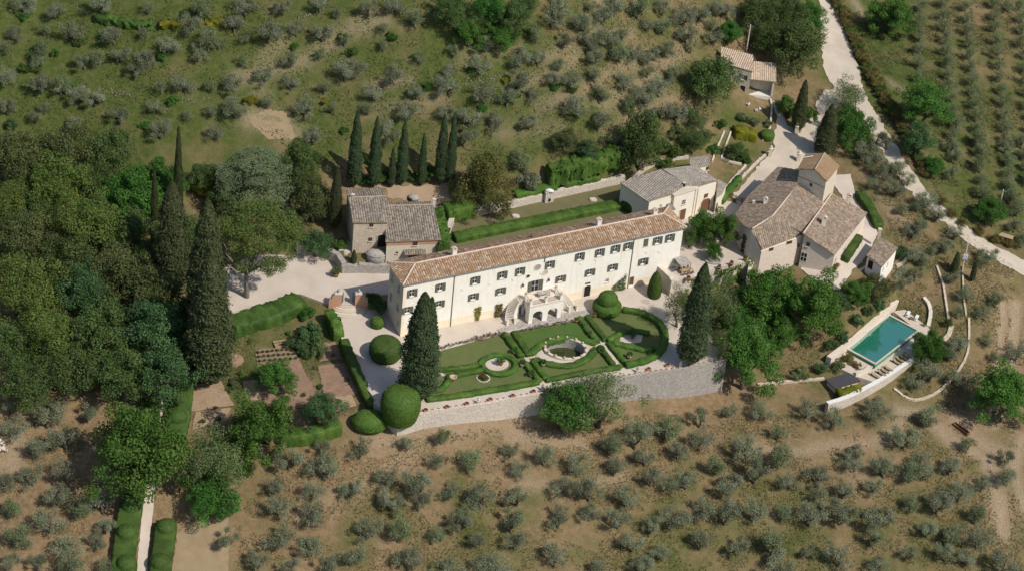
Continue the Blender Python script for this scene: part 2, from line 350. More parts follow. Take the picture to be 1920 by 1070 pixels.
def W3(pts, z): return [P(a, b, z) for a, b in pts]
def pxl(s): return [tuple(float(v) for v in t.split(',')) for t in s.split()]
GARDEN = pxl('790,771 800,769 900,754 1010,734 1100,716 1200,698 1270,689 1360,671 1345,640 1300,600 1262,560 1240,535 1258,480 1150,470 800,550 752,560 720,548 690,545 640,590 640,640 660,690 705,750 748,781')
COURT = pxl('425,590 470,574 560,550 618,571 690,571 700,555 752,548 752,512 672,511 641,512 630,494 600,481 570,478 480,478 420,500 400,560')
CHURCHCOURT = pxl('1240,505 1262,528 1300,519 1345,503 1412,486 1440,470 1400,390 1370,378 1350,375 1250,400 1225,420 1240,470')
LAWN = pxl('815,478 838,438 850,412 960,388 1085,360 1165,343 1190,370 1230,400 1240,440 1000,490 850,520')
PADS = [('garden', GARDEN, 0.0), ('court', COURT, 1.0), ('church', CHURCHCOURT, 2.8), ('lawn', LAWN, 4.0)]
PADW = [(n, W3(p, z), z) for n, p, z in PADS]
POOLDECK_PX = pxl('1679,570 1700,578 1745,618 1720,640 1716,668 1673,699 1641,718 1598,704 1582,668 1556,676 1552,668')
POOLW = W3(POOLDECK_PX, -5.5)

GX = np.arange(-150, 160.01, .8); GY = np.arange(-120, 190.01, .8)
gx, gy = np.meshgrid(GX, GY, indexing='ij')
gz = tps_eval(gx, gy)
def vnoise(x, y, s, seed):
    """smooth value noise"""
    r = np.random.default_rng(seed); T = r.random((64, 64)); x = x / s; y = y / s
    xi = np.floor(x).astype(int); yi = np.floor(y).astype(int); fx = x - xi; fy = y - yi; fx = fx * fx * (3 - 2 * fx); fy = fy * fy * (3 - 2 * fy)
    g = lambda a, b: T[a % 64, b % 64]
    return (g(xi, yi) * (1 - fx) + g(xi + 1, yi) * fx) * (1 - fy) + (g(xi, yi + 1) * (1 - fx) + g(xi + 1, yi + 1) * fx) * fy - .5
# hillside terraces: slight steps following the contour behind the house
_hill = np.clip((gz - 8) / 3, 0, 1) * np.clip((60 - gx) / 20, 0, 1)
_st = gz + 1.2 * vnoise(gx, gy, 25, 3); _ph = _st / 2.6
gz = gz + _hill * .55 * (np.clip((_ph % 1 - .5) * 4, -.5, .5) - (_ph % 1 - .5)) * 1.6
gz = gz + .5 * vnoise(gx, gy, 9, 1) + .16 * vnoise(gx, gy, 2.2, 2)
for n, w, z in PADW + [('pool', POOLW, -5.5)]:
    ins = inpoly(gx, gy, w); dl = ins.copy()
    for a_, b_ in ((1, 0), (-1, 0), (0, 1), (0, -1)): dl |= np.roll(ins, (a_, b_), (0, 1))
    ins = dl if n != 'pool' else ins
    gz = np.where(ins, np.minimum(gz, z - (1.5 if n == 'pool' else .45)), gz)
for _p in densify(W3(pxl('838,440 850,412 905,400 960,388 1085,360 1170,341'), 4.0), .5): gz = np.where((gx - _p[0]) ** 2 + (gy - _p[1]) ** 2 < .85, np.minimum(gz, 4.0), gz)
_bp = P(1060, 656, 0); gz = np.where((gx - _bp[0]) ** 2 + (gy - _bp[1]) ** 2 < 36, np.minimum(gz, -3.5), gz)
def hgt(x, y):
    i = np.clip((np.asarray(x) - GX[0]) / .8, 0, len(GX) - 1.001); j = np.clip((np.asarray(y) - GY[0]) / .8, 0, len(GY) - 1.001)
    a = np.asarray(i).astype(int); b = np.asarray(j).astype(int); u = i - a; v = j - b
    return (gz[a, b] * (1 - u) + gz[a + 1, b] * u) * (1 - v) + (gz[a, b + 1] * (1 - u) + gz[a + 1, b + 1] * u) * v
_padz = np.full(gx.shape, np.nan)
for n, w, z in PADW: _padz[inpoly(gx, gy, w)] = z
_isp = ~np.isnan(_padz)
def level(x, y):
    i = min(max((x - GX[0]) / .8, 0), len(GX) - 1.001); j = min(max((y - GY[0]) / .8, 0), len(GY) - 1.001); a = int(i); b = int(j); u = i - a; v = j - b
    if _isp[int(i + .5), int(j + .5)]: return float(_padz[int(i + .5), int(j + .5)])
    return float((gz[a, b] * (1 - u) + gz[a + 1, b] * u) * (1 - v) + (gz[a, b + 1] * (1 - u) + gz[a + 1, b + 1] * u) * v)
def G(px, py, up=0.0, z0=None):
    """the place on the ground whose point `up` metres above it shows at this pixel"""
    z = 0.0 if z0 is None else z0
    for k in range(40):
        p = P(px, py, z + up); z = z * .5 + .5 * level(p[0], p[1])
    p = P(px, py, z + up); return np.array([p[0], p[1], level(p[0], p[1])])
def T(px, py):
    """like G but on the bare terrain, pads ignored"""
    z = 0.0
    for k in range(30):
        p = P(px, py, z); z = z * .5 + .5 * float(hgt(p[0], p[1]))
    return P(px, py, z)

# ground cover: greenness and bareness per place
GP = """0,0,0.92 200,100,0.97 400,60,0.92 100,200,0.97 300,220,0.92 500,150,0.82 600,60,0.77 600,240,0.82 750,60,0.82 750,200,0.87 900,150,0.99 1000,60,0.69 1000,200,0.84 1100,100,0.64 1200,50,0.61 1250,150,0.61 1100,250,0.74 950,280,0.84 760,290,0.87
1650,100,0.88 1680,160,0.93 1750,250,0.78 1800,100,0.63 1880,50,0.43 1900,200,0.58 1850,330,0.78 1780,380,0.78 1700,400,0.35 1650,300,0.38 1600,240,0.48 1750,480,0.40 1850,560,0.30 1900,640,0.10 1850,680,0.05 1770,640,0.70 1700,740,0.60 1790,600,0.60 1640,620,0.50 1560,660,0.50 1450,720,0.30
1300,780,0.12 1100,800,0.05 900,800,0.08 700,830,0.05 600,860,0.18 500,950,0.35 700,950,0.45 900,1000,0.55 1100,900,0.35 1250,980,0.60 1400,900,0.50 1500,1000,0.55 1600,850,0.25 1700,950,0.50 1800,900,0.45 1850,800,0.10 1650,790,0.35 400,1000,0.10 350,950,0.10
50,850,0.02 150,950,0.02 200,800,0.02 100,1040,0.04 200,1050,0.06 0,780,0.02 100,600,0.20 300,600,0.20 200,400,0.30 450,650,0.75 600,650,0.70 550,750,0.60 420,780,0.50 500,330,0.60 330,330,0.60 700,360,0.08 800,360,0.08 1000,350,0.40 1350,260,0.45 1400,220,0.60 1320,330,0.45 1300,220,0.69 1450,180,0.20 1260,300,0.60"""
_gp = np.array([[float(v) for v in t.split(',')] for t in GP.split()])
_gxy = np.array([T(a, b)[:2] for a, b, _ in _gp])
_q = np.stack([gx.ravel(), gy.ravel()], 1); green = np.empty(len(_q))
for i in range(0, len(_q), 8000):
    d2 = ((_q[i:i + 8000, None] - _gxy[None]) ** 2).sum(-1); w = 1 / (d2 + 25) ** 1.6; green[i:i + 8000] = (w * _gp[:, 2]).sum(1) / w.sum(1)
green = green.reshape(gx.shape)
bare = np.zeros(gx.shape)
TRACKS = [('1905,570 1900,620 1893,700 1880,780', .9, 1.3), ('1880,570 1876,640 1866,720 1862,800', .9, 1.0), ('1920,820 1900,880 1925,960', .8, 1.5),
          ('1690,770 1730,775 1790,830 1850,860 1870,920 1880,1000', .8, 2.0), ('1400,835 1480,850 1560,835 1640,830 1690,790', .6, 1.6), ('560,960 700,900 800,830 960,800', .35, 1.6),
          ('700,830 850,805 1000,790', .5, 2.5), ('960,815 1080,830', .6, 2.5), ('980,905 1060,915 1160,895', .5, 1.8), ('1620,30 1600,0', .7, 1.2), ('1660,150 1740,200', .5, 1.2),
          ('30,820 20,880', .6, 2.5), ('470,220 520,225 545,250', .6, 2.5), ('690,165 770,150', .4, 1.2), ('440,150 560,120 650,60 720,40', .45, 1.8), ('500,210 480,130 530,80', .35, 2.0),
          ('960,170 1060,130 1110,60 1120,0', .4, 1.6), ('1020,110 1090,70 1180,60', .35, 1.6), ('1010,205 1090,175 1170,120 1260,110', .35, 1.6), ('1130,200 1220,150 1270,100 1310,40', .4, 1.8),
          ('1140,260 1190,220 1260,190', .35, 1.8), ('880,60 900,20', .6, 1.8), ('690,210 760,200 830,180', .25, 2), ('870,110 960,90', .25, 2), ('940,250 1000,240 1060,250', .25, 2), ('1800,790 1840,830 1880,850', .7, 2.5),
          ('1640,330 1660,380 1690,420', .4, 1.8), ('1560,960 1620,890', .3, 1.5), ('1380,620 1390,600', .2, 1)]
for s, amt, wd in TRACKS:
    ln = densify([T(a, b)[:2] for a, b in pxl(s)], 1.0)
    for p in smooth_line(ln, 1):
        d = (gx - p[0]) ** 2 + (gy - p[1]) ** 2; bare = np.maximum(bare, amt * np.exp(-d / (wd * wd)))

def build_terrain():
    nx, ny = len(GX), len(GY)
    V = np.stack([gx, gy, gz], -1).reshape(-1, 3)
    idx = np.arange(nx * ny).reshape(nx, ny)
    F = np.stack([idx[:-1, :-1], idx[1:, :-1], idx[1:, 1:], idx[:-1, 1:]], -1).reshape(-1, 4)
    # outer skirt reaching the horizon
    ring = [idx[i, 0] for i in range(nx)] + [idx[nx - 1, j] for j in range(1, ny)] + [idx[i, ny - 1] for i in range(nx - 2, -1, -1)] + [idx[0, j] for j in range(ny - 2, 0, -1)]
    cx, cy = 5.0, 35.0; ex = []; fx = []; prev = ring; base = len(V)
    for k, sc in enumerate((1.6, 3, 8, 40)):
        cur = []
        for r in ring:
            x, y, z = V[r]; X = cx + (x - cx) * sc; Y = cy + (y - cy) * sc
            zz = z + np.clip((Y - y) * .10, -60, 160) * (1 if sc < 10 else .4); ex.append((X, Y, zz)); cur.append(base + len(ex) - 1)
        n = len(ring); fx += [(prev[(i + 1) % n], prev[i], cur[i], cur[(i + 1) % n]) for i in range(n)]; prev = cur
    me = mesh_np('hillside_ground', np.r_[V, np.array(ex)], list(F) + fx, None, True)
    g = np.r_[green.ravel(), np.full(len(ex), .45)]; b = np.r_[bare.ravel(), np.zeros(len(ex))]
    for n, arr in (('green', g), ('bare', b)):
        a = me.attributes.new(n, 'FLOAT', 'POINT'); a.data.foreach_set('value', arr.astype(np.float32))
    m, nt, bs, N, L = new_mat('field_and_hillside')
    ag = node(nt, 'ShaderNodeAttribute', attribute_name='green').outputs['Fac']; ab = node(nt, 'ShaderNodeAttribute', attribute_name='bare').outputs['Fac']
    n1 = pos_noise(nt, .13, 6, .65); n2 = pos_noise(nt, .8, 5, .7); n3 = pos_noise(nt, 4.0, 4, .7)
    grass = ramp(nt, n2, [(.3, (.052, .078, .018)), (.5, (.085, .108, .027)), (.72, (.145, .14, .05))])
    dry = ramp(nt, n2, [(.28, (.172, .114, .056)), (.5, (.268, .184, .100)), (.74, (.355, .252, .15))])
    fg = math_n(nt, 'ADD', ag, math_n(nt, 'MULTIPLY', math_n(nt, 'SUBTRACT', math_n(nt, 'ADD', n1, math_n(nt, 'MULTIPLY', n2, .5)), .75), 1.7))
    fg = math_n(nt, 'MULTIPLY', math_n(nt, 'SUBTRACT', fg, .18), 1.55, True)
    c = mixc(nt, fg, dry, grass)
    bsoil = ramp(nt, n3, [(.3, (.30, .215, .13)), (.7, (.47, .36, .25))])
    fb = math_n(nt, 'MULTIPLY', math_n(nt, 'MULTIPLY', ab, math_n(nt, 'ADD', n3, .45)), 1.0, True)
    c = mixc(nt, fb, c, bsoil)
    n4 = pos_noise(nt, 9.0, 4, .8); c = mixc(nt, .5, c, mixc(nt, n3, (.35, .35, .35), (1.55, 1.55, 1.55)), 'MULTIPLY'); c = mixc(nt, .6, c, mixc(nt, n4, (.2, .2, .2), (1.8, 1.8, 1.8)), 'MULTIPLY')
    L.new(c, bs.inputs['Base Color']); bs.inputs['Roughness'].default_value = .95; bs.inputs['Specular IOR Level'].default_value = .1
    bump(nt, bs, math_n(nt, 'ADD', n3, n2), .9, .25)
    me.materials.append(m)
    return mobj('ground', me, None, label='sloping olive fields and grassy hillside around the villa', cat='ground', kind='structure')
build_terrain()

# ------------------------------------------------------------------ draped sheets and pads
BASIN = P(1060, 656, 0); BRX, BRY = 3.7, 2.9
BHOLE = [(BASIN[0] + BRX * cos(2 * pi * k / 36), BASIN[1] + BRY * sin(2 * pi * k / 36)) for k in range(36)]
def drape(name, pts_xy, mat, off=.06, step=1.2, edge=.18, label=None, cat=None, kind='structure', lev=None, parent=None, rnd=0.0, hole=None):
    ring = densify([np.asarray(p[:2], float) for p in pts_xy], step * .7, True, edge * .5 if edge else 0)
    poly = [(p[0], p[1]) for p in ring]; xs = [p[0] for p in poly]; ys = [p[1] for p in poly]
    X, Y = np.meshgrid(np.arange(min(xs), max(xs), step), np.arange(min(ys), max(ys), step)); X = X.ravel(); Y = Y.ravel()
    k = inpoly(X, Y, poly); inner = list(zip(X[k], Y[k])); n = len(ring)
    if hole: inner = [p for p in inner if not inpoly(np.array([p[0]]), np.array([p[1]]), hole)[0]]
    vs = [Vector((float(a), float(b))) for a, b in poly + (hole or []) + inner]; hn = len(hole) if hole else 0
    r = delaunay_2d_cdt(vs, [(n + k, n + (k + 1) % hn) for k in range(hn)], [list(range(n))], 1, 1e-4)
    pts = np.array([[v.x, v.y] for v in r[0]]); tri = [f for f in r[2] if not hole or not inpoly(pts[list(f), 0].mean(), pts[list(f), 1].mean(), [((p[0] - BASIN[0]) * .999 + BASIN[0], (p[1] - BASIN[1]) * .999 + BASIN[1]) for p in hole])]
    z = np.full(len(pts), lev) if lev is not None else hgt(pts[:, 0], pts[:, 1])
    if rnd: z = z + RNG.normal(0, rnd, len(z))
    return mobj(name, mesh_np(name, np.c_[pts, z + off], tri, mat, True), parent, label=label, cat=cat, kind=kind)
def strip_poly(center, width):
    """polyline -> closed outline; width scalar or per point"""
    c = [np.asarray(p[:2], float) for p in center]; n = len(c); Ls = []; Rs = []
    w = [width] * n if np.isscalar(width) else list(np.interp(np.linspace(0, 1, n), np.linspace(0, 1, len(width)), width))
    for i in range(n):
        t = c[min(i + 1, n - 1)] - c[max(i - 1, 0)]; t /= np.linalg.norm(t) + 1e-9; m = np.array([-t[1], t[0]])
        Ls.append(c[i] + m * w[i] / 2); Rs.append(c[i] - m * w[i] / 2)
    return Ls + Rs[::-1]
def drape_px(name, s, mat, **kw):
    return drape(name, [T(a, b) for a, b in pxl(s)], mat, **kw)
def pad(name, w, z, mat, depth, label, cat='ground', side=None):
    pts = [np.array([p[0], p[1], z]) for p in w]; mb = MB()
    mb.prism([p - np.array([0, 0, depth]) for p in pts], pts)
    me = mesh_np(name, mb.v, mb.f, mat); me.materials.append(side or M['stonewall'])
    for p in me.polygons:
        if abs(p.normal.z) < .5: p.material_index = 1
    # concave caps need triangulating
    bm = bmesh.new(); bm.from_mesh(me); bmesh.ops.triangulate(bm, faces=[f for f in bm.faces if len(f.verts) > 4]); bmesh.ops.recalc_face_normals(bm, faces=bm.faces); bm.to_mesh(me); bm.free()
    return mobj(name, me, None, label=label, cat=cat, kind='structure')
drape('garden_terrace', PADW[0][1], M['gravel'], off=0.0, lev=0.0, edge=0, step=4.0, label='pale gravel terrace carrying the villa and its formal garden', cat='terrace', hole=BHOLE)
_w0 = [np.array([p[0], p[1], 0.0]) for p in PADW[0][1]]; mb = MB()
for k in range(len(_w0)): a_, b_ = _w0[k], _w0[(k + 1) % len(_w0)]; mb.add([a_ - np.array([0, 0, 1.0]) * 9, b_ - np.array([0, 0, 1.0]) * 9, b_, a_], [(0, 1, 2, 3)])
mb.build('terrace_side', M['stonewall'], None, label='rubble sides of the garden terrace', cat='wall', kind='structure')
pad('gate_courtyard', PADW[1][1], 1.0, M['gravel'], 5, 'pale gravel courtyard under the umbrella pine', side=M['stonewall'])
pad('church_courtyard', PADW[2][1], 2.8, M['gravel'], 6, 'pale gravel courtyard between villa, chapel and farmhouse', side=M['stonewall'])
pad('lawn_terrace', PADW[3][1], 4.0, M['lawn'], 5, 'long dry lawn terrace behind the villa', cat='lawn', side=M['stonewall'])

# white gravel roads
_rd = smooth_line([T(a, b) for a, b in pxl('1548,-30 1556,25 1566,80 1578,130 1590,170 1625,215 1655,260 1690,320 1730,370 1775,410 1830,455 1880,482 1960,520')], 2)
drape('gravel_road', strip_poly(_rd, [3.2, 4.2, 6.8, 8.5, 5.8, 3.7, 3.7, 3.7, 3.7, 3.9, 4.4, 5.5]), M['road'], off=.10, edge=.4, label='white gravel road sweeping down along the olive grove', cat='road')
drape_px('gravel_drive', '1545,170 1590,165 1572,200 1552,220 1540,262 1530,290 1500,315 1475,330 1440,368 1408,405 1385,385 1372,372 1402,335 1432,300 1450,285 1452,250 1456,222 1448,190 1460,190 1476,235 1500,250 1515,225 1535,215 1528,195', M['road'], off=.14, edge=.3, label='pale gravel drive curving down past the gateposts to the farmhouse', cat='drive')
drape_px('farm_path', '1552,330 1595,328 1605,372 1625,385 1640,420 1645,440 1622,485 1600,505 1575,545 1545,540 1500,505 1512,490 1560,500 1590,450 1610,415 1600,395', M['gravel'], off=.16, edge=.15, label='pale gravel path round the farmhouse wing', cat='path')
drape_px('ramp_path', '640,508 660,470 695,480 722,500 735,490 728,478 680,465 650,452 636,470', M['gravel'], off=.12, edge=.15, label='pale ramp climbing from the gate to the stone house', cat='path')
_av = smooth_line([T(a, b) for a, b in pxl('302,690 297,760 288,850 280,930 272,1000 264,1090')], 1)
drape('avenue_path', strip_poly(_av, 1.75), M['gravel'], off=.12, edge=.1, label='straight pale path between the clipped hedges of the avenue', cat='path')
drape_px('bare_bank', '642,352 840,345 850,385 790,380 728,372 720,352', M['drysoil'], off=.06, edge=.4, label='bare brown earth bank at the foot of the cypress row', cat='ground')
drape_px('tan_patch', '465,222 505,205 540,208 552,258 500,262', M['straw'], off=.06, edge=.5, label='bare tan clearing above the cedar', cat='ground')
drape_px('mown_field', '330,1000 345,985 430,960 428,1080 322,1080', M['straw'], off=.06, edge=.4, label='strip of mown straw beside the avenue hedge', cat='ground')

# ------------------------------------------------------------------ building helpers
Z3 = np.array([0, 0, 1.0])
class Frame:
    """local s along a facade, d outwards, z up"""
    def __init__(f, o, ex, out=None):
        f.o = np.array([o[0], o[1], 0.0]); e = np.array([ex[0], ex[1], 0.0]); f.ex = e / np.linalg.norm(e)
        f.ey = np.array([f.ex[1], -f.ex[0], 0.0])
        if out is not None and f.ey @ np.array([out[0], out[1], 0]) < 0: f.ey = -f.ey
    def __call__(f, s, d, z): return f.o + f.ex * s + f.ey * d + Z3 * z
    def box(f, mb, s0, s1, d0, d1, z0, z1): return mb.box(f((s0 + s1) / 2, (d0 + d1) / 2, (z0 + z1) / 2), f.ex, f.ey, Z3, (s1 - s0) / 2, (d1 - d0) / 2, (z1 - z0) / 2)
    def loc(f, p): q = np.asarray(p) - f.o; return q @ f.ex, q @ f.ey, p[2]
    def hit(f, px, py, d=0.0):
        """pixel -> (s, z) on the facade plane at offset d"""
        r = ray(px, py); t = ((f.o + f.ey * d - CC) @ f.ey) / (r @ f.ey); p = CC + r * t; s, _, z = f.loc(p); return s, z
def roof_plane(name, pts, mat, parent, pitch=.46, course=.42, thick=.14, ribh=.085, jit=.02):
    """a tiled slope: corrugated rows running downhill, clipped to a convex outline, on a thin timber slab"""
    pts = [np.asarray(p, float) for p in pts]; c = sum(pts) / len(pts); n = np.zeros(3)
    for i in range(len(pts)): n += np.cross(pts[i] - c, pts[(i + 1) % len(pts)] - c)
    if n[2] < 0: n = -n; pts = pts[::-1]
    n /= np.linalg.norm(n); pts = [p - n * ((p - c) @ n) for p in pts]
    v = -(Z3 - n * n[2]); v = v / np.linalg.norm(v) if np.linalg.norm(v) > 1e-3 else np.array([0, -1.0, 0]); u = np.cross(v, n)
    U = [(p - c) @ u for p in pts]; V = [(p - c) @ v for p in pts]
    prof = [(0, 0), (.16, .78), (.33, 1), (.5, .78), (.66, 0)]
    us = []; hs = []
    k0 = int(math.floor(min(U) / pitch)) - 1; k1 = int(math.ceil(max(U) / pitch)) + 1
    for k in range(k0, k1):
        j = RNG.normal(0, jit)
        for a, h in prof: us.append((k + a) * pitch + j * .6); hs.append(h * ribh + j * .5 * (h > 0))
    vs = []; vh = []
    for k in range(int(math.floor(min(V) / course)) - 1, int(math.ceil(max(V) / course)) + 1):
        vs += [k * course, (k + .96) * course]; vh += [0.0, .022]
    us = np.array(us); hs = np.array(hs); vs = np.array(vs); vh = np.array(vh); nu, nv = len(us), len(vs)
    h = hs[:, None] + vh[None] + RNG.normal(0, jit * .35, (nu, nv))
    sag = .05 * vnoise(us[:, None] + np.zeros((1, nv)), vs[None] + np.zeros((nu, 1)), 3.0, abs(hash(name)) % 97)
    VV = c + us[:, None, None] * u + vs[None, :, None] * v + (h + sag)[..., None] * n
    bm = bmesh.new(); uvl = bm.loops.layers.uv.new('UVMap')
    bv = [bm.verts.new(p) for p in VV.reshape(-1, 3)]
    for i in range(nu - 1):
        for j in range(nv - 1):
            f = bm.faces.new((bv[i * nv + j], bv[i * nv + j + 1], bv[(i + 1) * nv + j + 1], bv[(i + 1) * nv + j]))
            cu = math.floor((us[i] + us[i + 1]) / 2 / pitch) + (.25 if i % 5 == 4 else .75); cv = math.floor((vs[j] + vs[j + 1]) / 2 / course) + .5
            for l in f.loops: l[uvl].uv = (cu, cv)
    m = len(pts)
    for i in range(m):
        e = pts[(i + 1) % m] - pts[i]; e[2] = 0; no = np.cross(e, Z3)
        if no @ (pts[i] - c) < 0: no = -no
        if np.linalg.norm(no) < 1e-6: continue
        bmesh.ops.bisect_plane(bm, geom=bm.verts[:] + bm.edges[:] + bm.faces[:], plane_co=Vector(pts[i]), plane_no=Vector(no).normalized(), clear_outer=True)
    me = bpy.data.meshes.new(name); bm.to_mesh(me); bm.free(); me.materials.append(mat)
    o = mobj(name, me, parent)
    mb = MB(); mb.prism([p - n * (thick + .02) for p in pts], [p - n * .02 for p in pts]); mb.build('roof_boards', M['palewood'], o)
    return o
def ridge_cap(parent, a, b, mat=None, r=.17):
    a = np.asarray(a, float); b = np.asarray(b, float); k = max(2, int(np.linalg.norm(b - a) / .5)); mb = MB()
    mb.tube([a + (b - a) * t / k + Z3 * (.05 + RNG.normal(0, .015)) for t in range(k + 1)], [r * (1 + .12 * (t % 2)) for t in range(k + 1)], 7)
    return mb.build('ridge_tiles', mat or M['ridge'], parent, True)
def wall_poly(name, foot, tops, z0, mat, parent, openings=()):
    """closed walls from a footprint (xy list) with one top height per corner"""
    n = len(foot); mb = MB(); tops = [tops] * n if np.isscalar(tops) else tops
    mb.prism([np.array([p[0], p[1], z0]) for p in foot], [np.array([p[0], p[1], t]) for p, t in zip(foot, tops)])
    return mb.build(name, mat, parent)
def wall_open(name, fr, s0, s1, z0, z1, ops, mat, parent, d=0.0, deep=.25, z1b=None):
    """a facade sheet with real recessed openings ops=[(s,z,w,h)]"""
    S = sorted({s0, s1, *[round(o[0] - o[2] / 2, 4) for o in ops], *[round(o[0] + o[2] / 2, 4) for o in ops]})
    Z = sorted({z0, z1, *[round(o[1] - o[3] / 2, 4) for o in ops], *[round(o[1] + o[3] / 2, 4) for o in ops]})
    mb = MB()
    for i in range(len(S) - 1):
        run = None
        for j in range(len(Z) - 1):
            cs = (S[i] + S[i + 1]) / 2; cz = (Z[j] + Z[j + 1]) / 2
            hole = any(abs(cs - o[0]) < o[2] / 2 and abs(cz - o[1]) < o[3] / 2 for o in ops)
            if not hole and run is None: run = Z[j]
            if (hole or j == len(Z) - 2) and run is not None:
                t = Z[j] if hole else Z[j + 1]
                mb.add([fr(S[i], d, run), fr(S[i + 1], d, run), fr(S[i + 1], d, t), fr(S[i], d, t)], [(0, 1, 2, 3)]); run = None
    for (s, z, w, h) in ops:
        a, b, lo, hi = s - w / 2, s + w / 2, z - h / 2, z + h / 2; i = d - deep
        mb.add([fr(a, d, lo), fr(b, d, lo), fr(b, i, lo), fr(a, i, lo), fr(a, d, hi), fr(b, d, hi), fr(b, i, hi), fr(a, i, hi)], [(0, 1, 2, 3), (4, 7, 6, 5), (0, 3, 7, 4), (1, 5, 6, 2)])
    return mb.build(name, mat, parent)
def window(fr, parent, s, z, w, h, d=0.0, deep=.25, shutters=True, sill=True, name='window', closed=False, pane=None):
    """pane with glazing bars set back in the wall, open shutters and a stone sill"""
    mb = MB(); fr.box(mb, s - w / 2, s + w / 2, d - deep - .02, d - deep + .015, z - h / 2, z + h / 2)
    o = mb.build(name, pane or M['glass'], parent)
    mb = MB()
    for x in (-w / 2 + .04, 0, w / 2 - .04): fr.box(mb, s + x - .035, s + x + .035, d - deep + .016, d - deep + .06, z - h / 2, z + h / 2)
    for y in (-h / 2 + .04, 0, h / 2 - .04): fr.box(mb, s - w / 2 + .08, s + w / 2 - .08, d - deep + .018, d - deep + .055, z + y - .03, z + y + .03)
    mb.build('frame', M['white'] if pane is None else M['wood'], o)
    if shutters:
        for sg in (-1, 1):
            mb = MB(); a = radians(12 if not closed else 0); sw = w / 2 + .02
            if closed:
                fr.box(mb, s + (0.005 if sg > 0 else -sw), s + (sw if sg > 0 else -.005), d + .01, d + .06, z - h / 2, z + h / 2)
            else:
                ax = fr.ex * sg * cos(a) + fr.ey * sin(a); c = fr(s + sg * w / 2, d + .05, z) + ax * (sw / 2 + .01)
                mb.box(c, ax, np.cross(Z3, ax), Z3, sw / 2, .025, h / 2 + .03)
            sh = mb.build('shutter', M['shutter'], o)
            ms = MB()
            for k in range(9):
                zz = z - h / 2 + (k + .5) * h / 9
                if closed: fr.box(ms, s + (.05 if sg > 0 else -sw + .04), s + (sw - .04 if sg > 0 else -.05), d + .06, d + .075, zz - .03, zz + .03)
                else: ms.box(fr(s + sg * w / 2, d + .05, zz) + ax * (sw / 2 + .01), ax, np.cross(Z3, ax), Z3, sw / 2 - .06, .037, .03)
            ms.build('louvres', M['shutter'], sh)
    if sill:
        mb = MB(); fr.box(mb, s - w / 2 - .12, s + w / 2 + .12, d - .05, d + .14, z - h / 2 - .12, z - h / 2 - .003); mb.build('sill', M['coping'], o)
    return o
def chimney(base, parent, w=.7, h=1.2, fr=None, mat=None, hood=True):
    ex, ey = (fr.ex, fr.ey) if fr else (np.array([1., 0, 0]), np.array([0, 1., 0])); b = np.asarray(base, float); mb = MB()
    mb.box(b + Z3 * (h / 2 - .4), ex, ey, Z3, w / 2, w * .4, h / 2 + .4); o = mb.build('chimney', mat or M['stucco2'], parent)
    mb = MB(); mb.box(b + Z3 * (h + .04), ex, ey, Z3, w / 2 + .08, w * .4 + .08, .05); mb.build('cap', M['coping'], o)
    if hood:
        mb = MB()
        for sx in (-1, 1): mb.box(b + ex * sx * w * .36 + Z3 * (h + .22), ex, ey, Z3, .07, w * .36, .13)
        mb.build('flue', mat or M['stucco2'], o)
        mb = MB(); r = b + Z3 * (h + .62)
        for sx in (-1, 1):
            q = [r + ey * w * .5, r - ey * w * .5, b - ey * w * .5 + ex * sx * w * .62 + Z3 * (h + .35), b + ey * w * .5 + ex * sx * w * .62 + Z3 * (h + .35)]
            mb.prism([p - Z3 * .05 for p in q], q)
        mb.build('hood', M['tile_red'] if mat is None else M['ridge'], o)
    return o
def extrude2d(outline, fr, d0, d1):
    """outline in (s,z), possibly concave -> solid between two depths"""
    n = len(outline); bm = bmesh.new()
    A = [bm.verts.new(fr(s, d0, z)) for s, z in outline]; B = [bm.verts.new(fr(s, d1, z)) for s, z in outline]
    fa = bm.faces.new(A); fb = bm.faces.new(B[::-1])
    for i in range(n): bm.faces.new((A[i], B[i], B[(i + 1) % n], A[(i + 1) % n]))
    bmesh.ops.triangulate(bm, faces=[fa, fb]); bmesh.ops.recalc_face_normals(bm, faces=bm.faces)
    me = bpy.data.meshes.new('solid'); bm.to_mesh(me); bm.free(); return me
def solid(name, outline, fr, d0, d1, mat, parent, **kw):
    me = extrude2d(outline, fr, d0, d1); me.name = name; me.materials.append(mat); return mobj(name, me, parent, **kw)
def arch_pts(c, w, hs, rise, n=8):
    return [(c - w / 2 * cos(pi * k / n), hs + rise * sin(pi * k / n)) for k in range(n + 1)]
def arch_door(fr, parent, s, z0, w, h, d, mat, trim, name='door', rise=.45):
    o = solid(name, [(s - w / 2, z0)] + arch_pts(s, w, z0 + h - rise, rise) + [(s + w / 2, z0)], fr, d + .004, d + .05, mat, parent)
    k = .16; inner = arch_pts(s, w, z0 + h - rise, rise); outer = arch_pts(s, w + 2 * k, z0 + h - rise, rise + k); mb = MB()
    for sg in (-1, 1): fr.box(mb, s + (sg * (w / 2 + k / 2)) - k / 2, s + (sg * (w / 2 + k / 2)) + k / 2, d + .003, d + .10, z0, z0 + h - rise)
    for n_ in range(len(inner) - 1):
        q = [inner[n_], inner[n_ + 1], outer[n_ + 1], outer[n_]]; mb.prism([fr(a, d + .003, b) for a, b in q], [fr(a, d + .10, b) for a, b in q])
    mb.build('surround', trim, o)
    return o

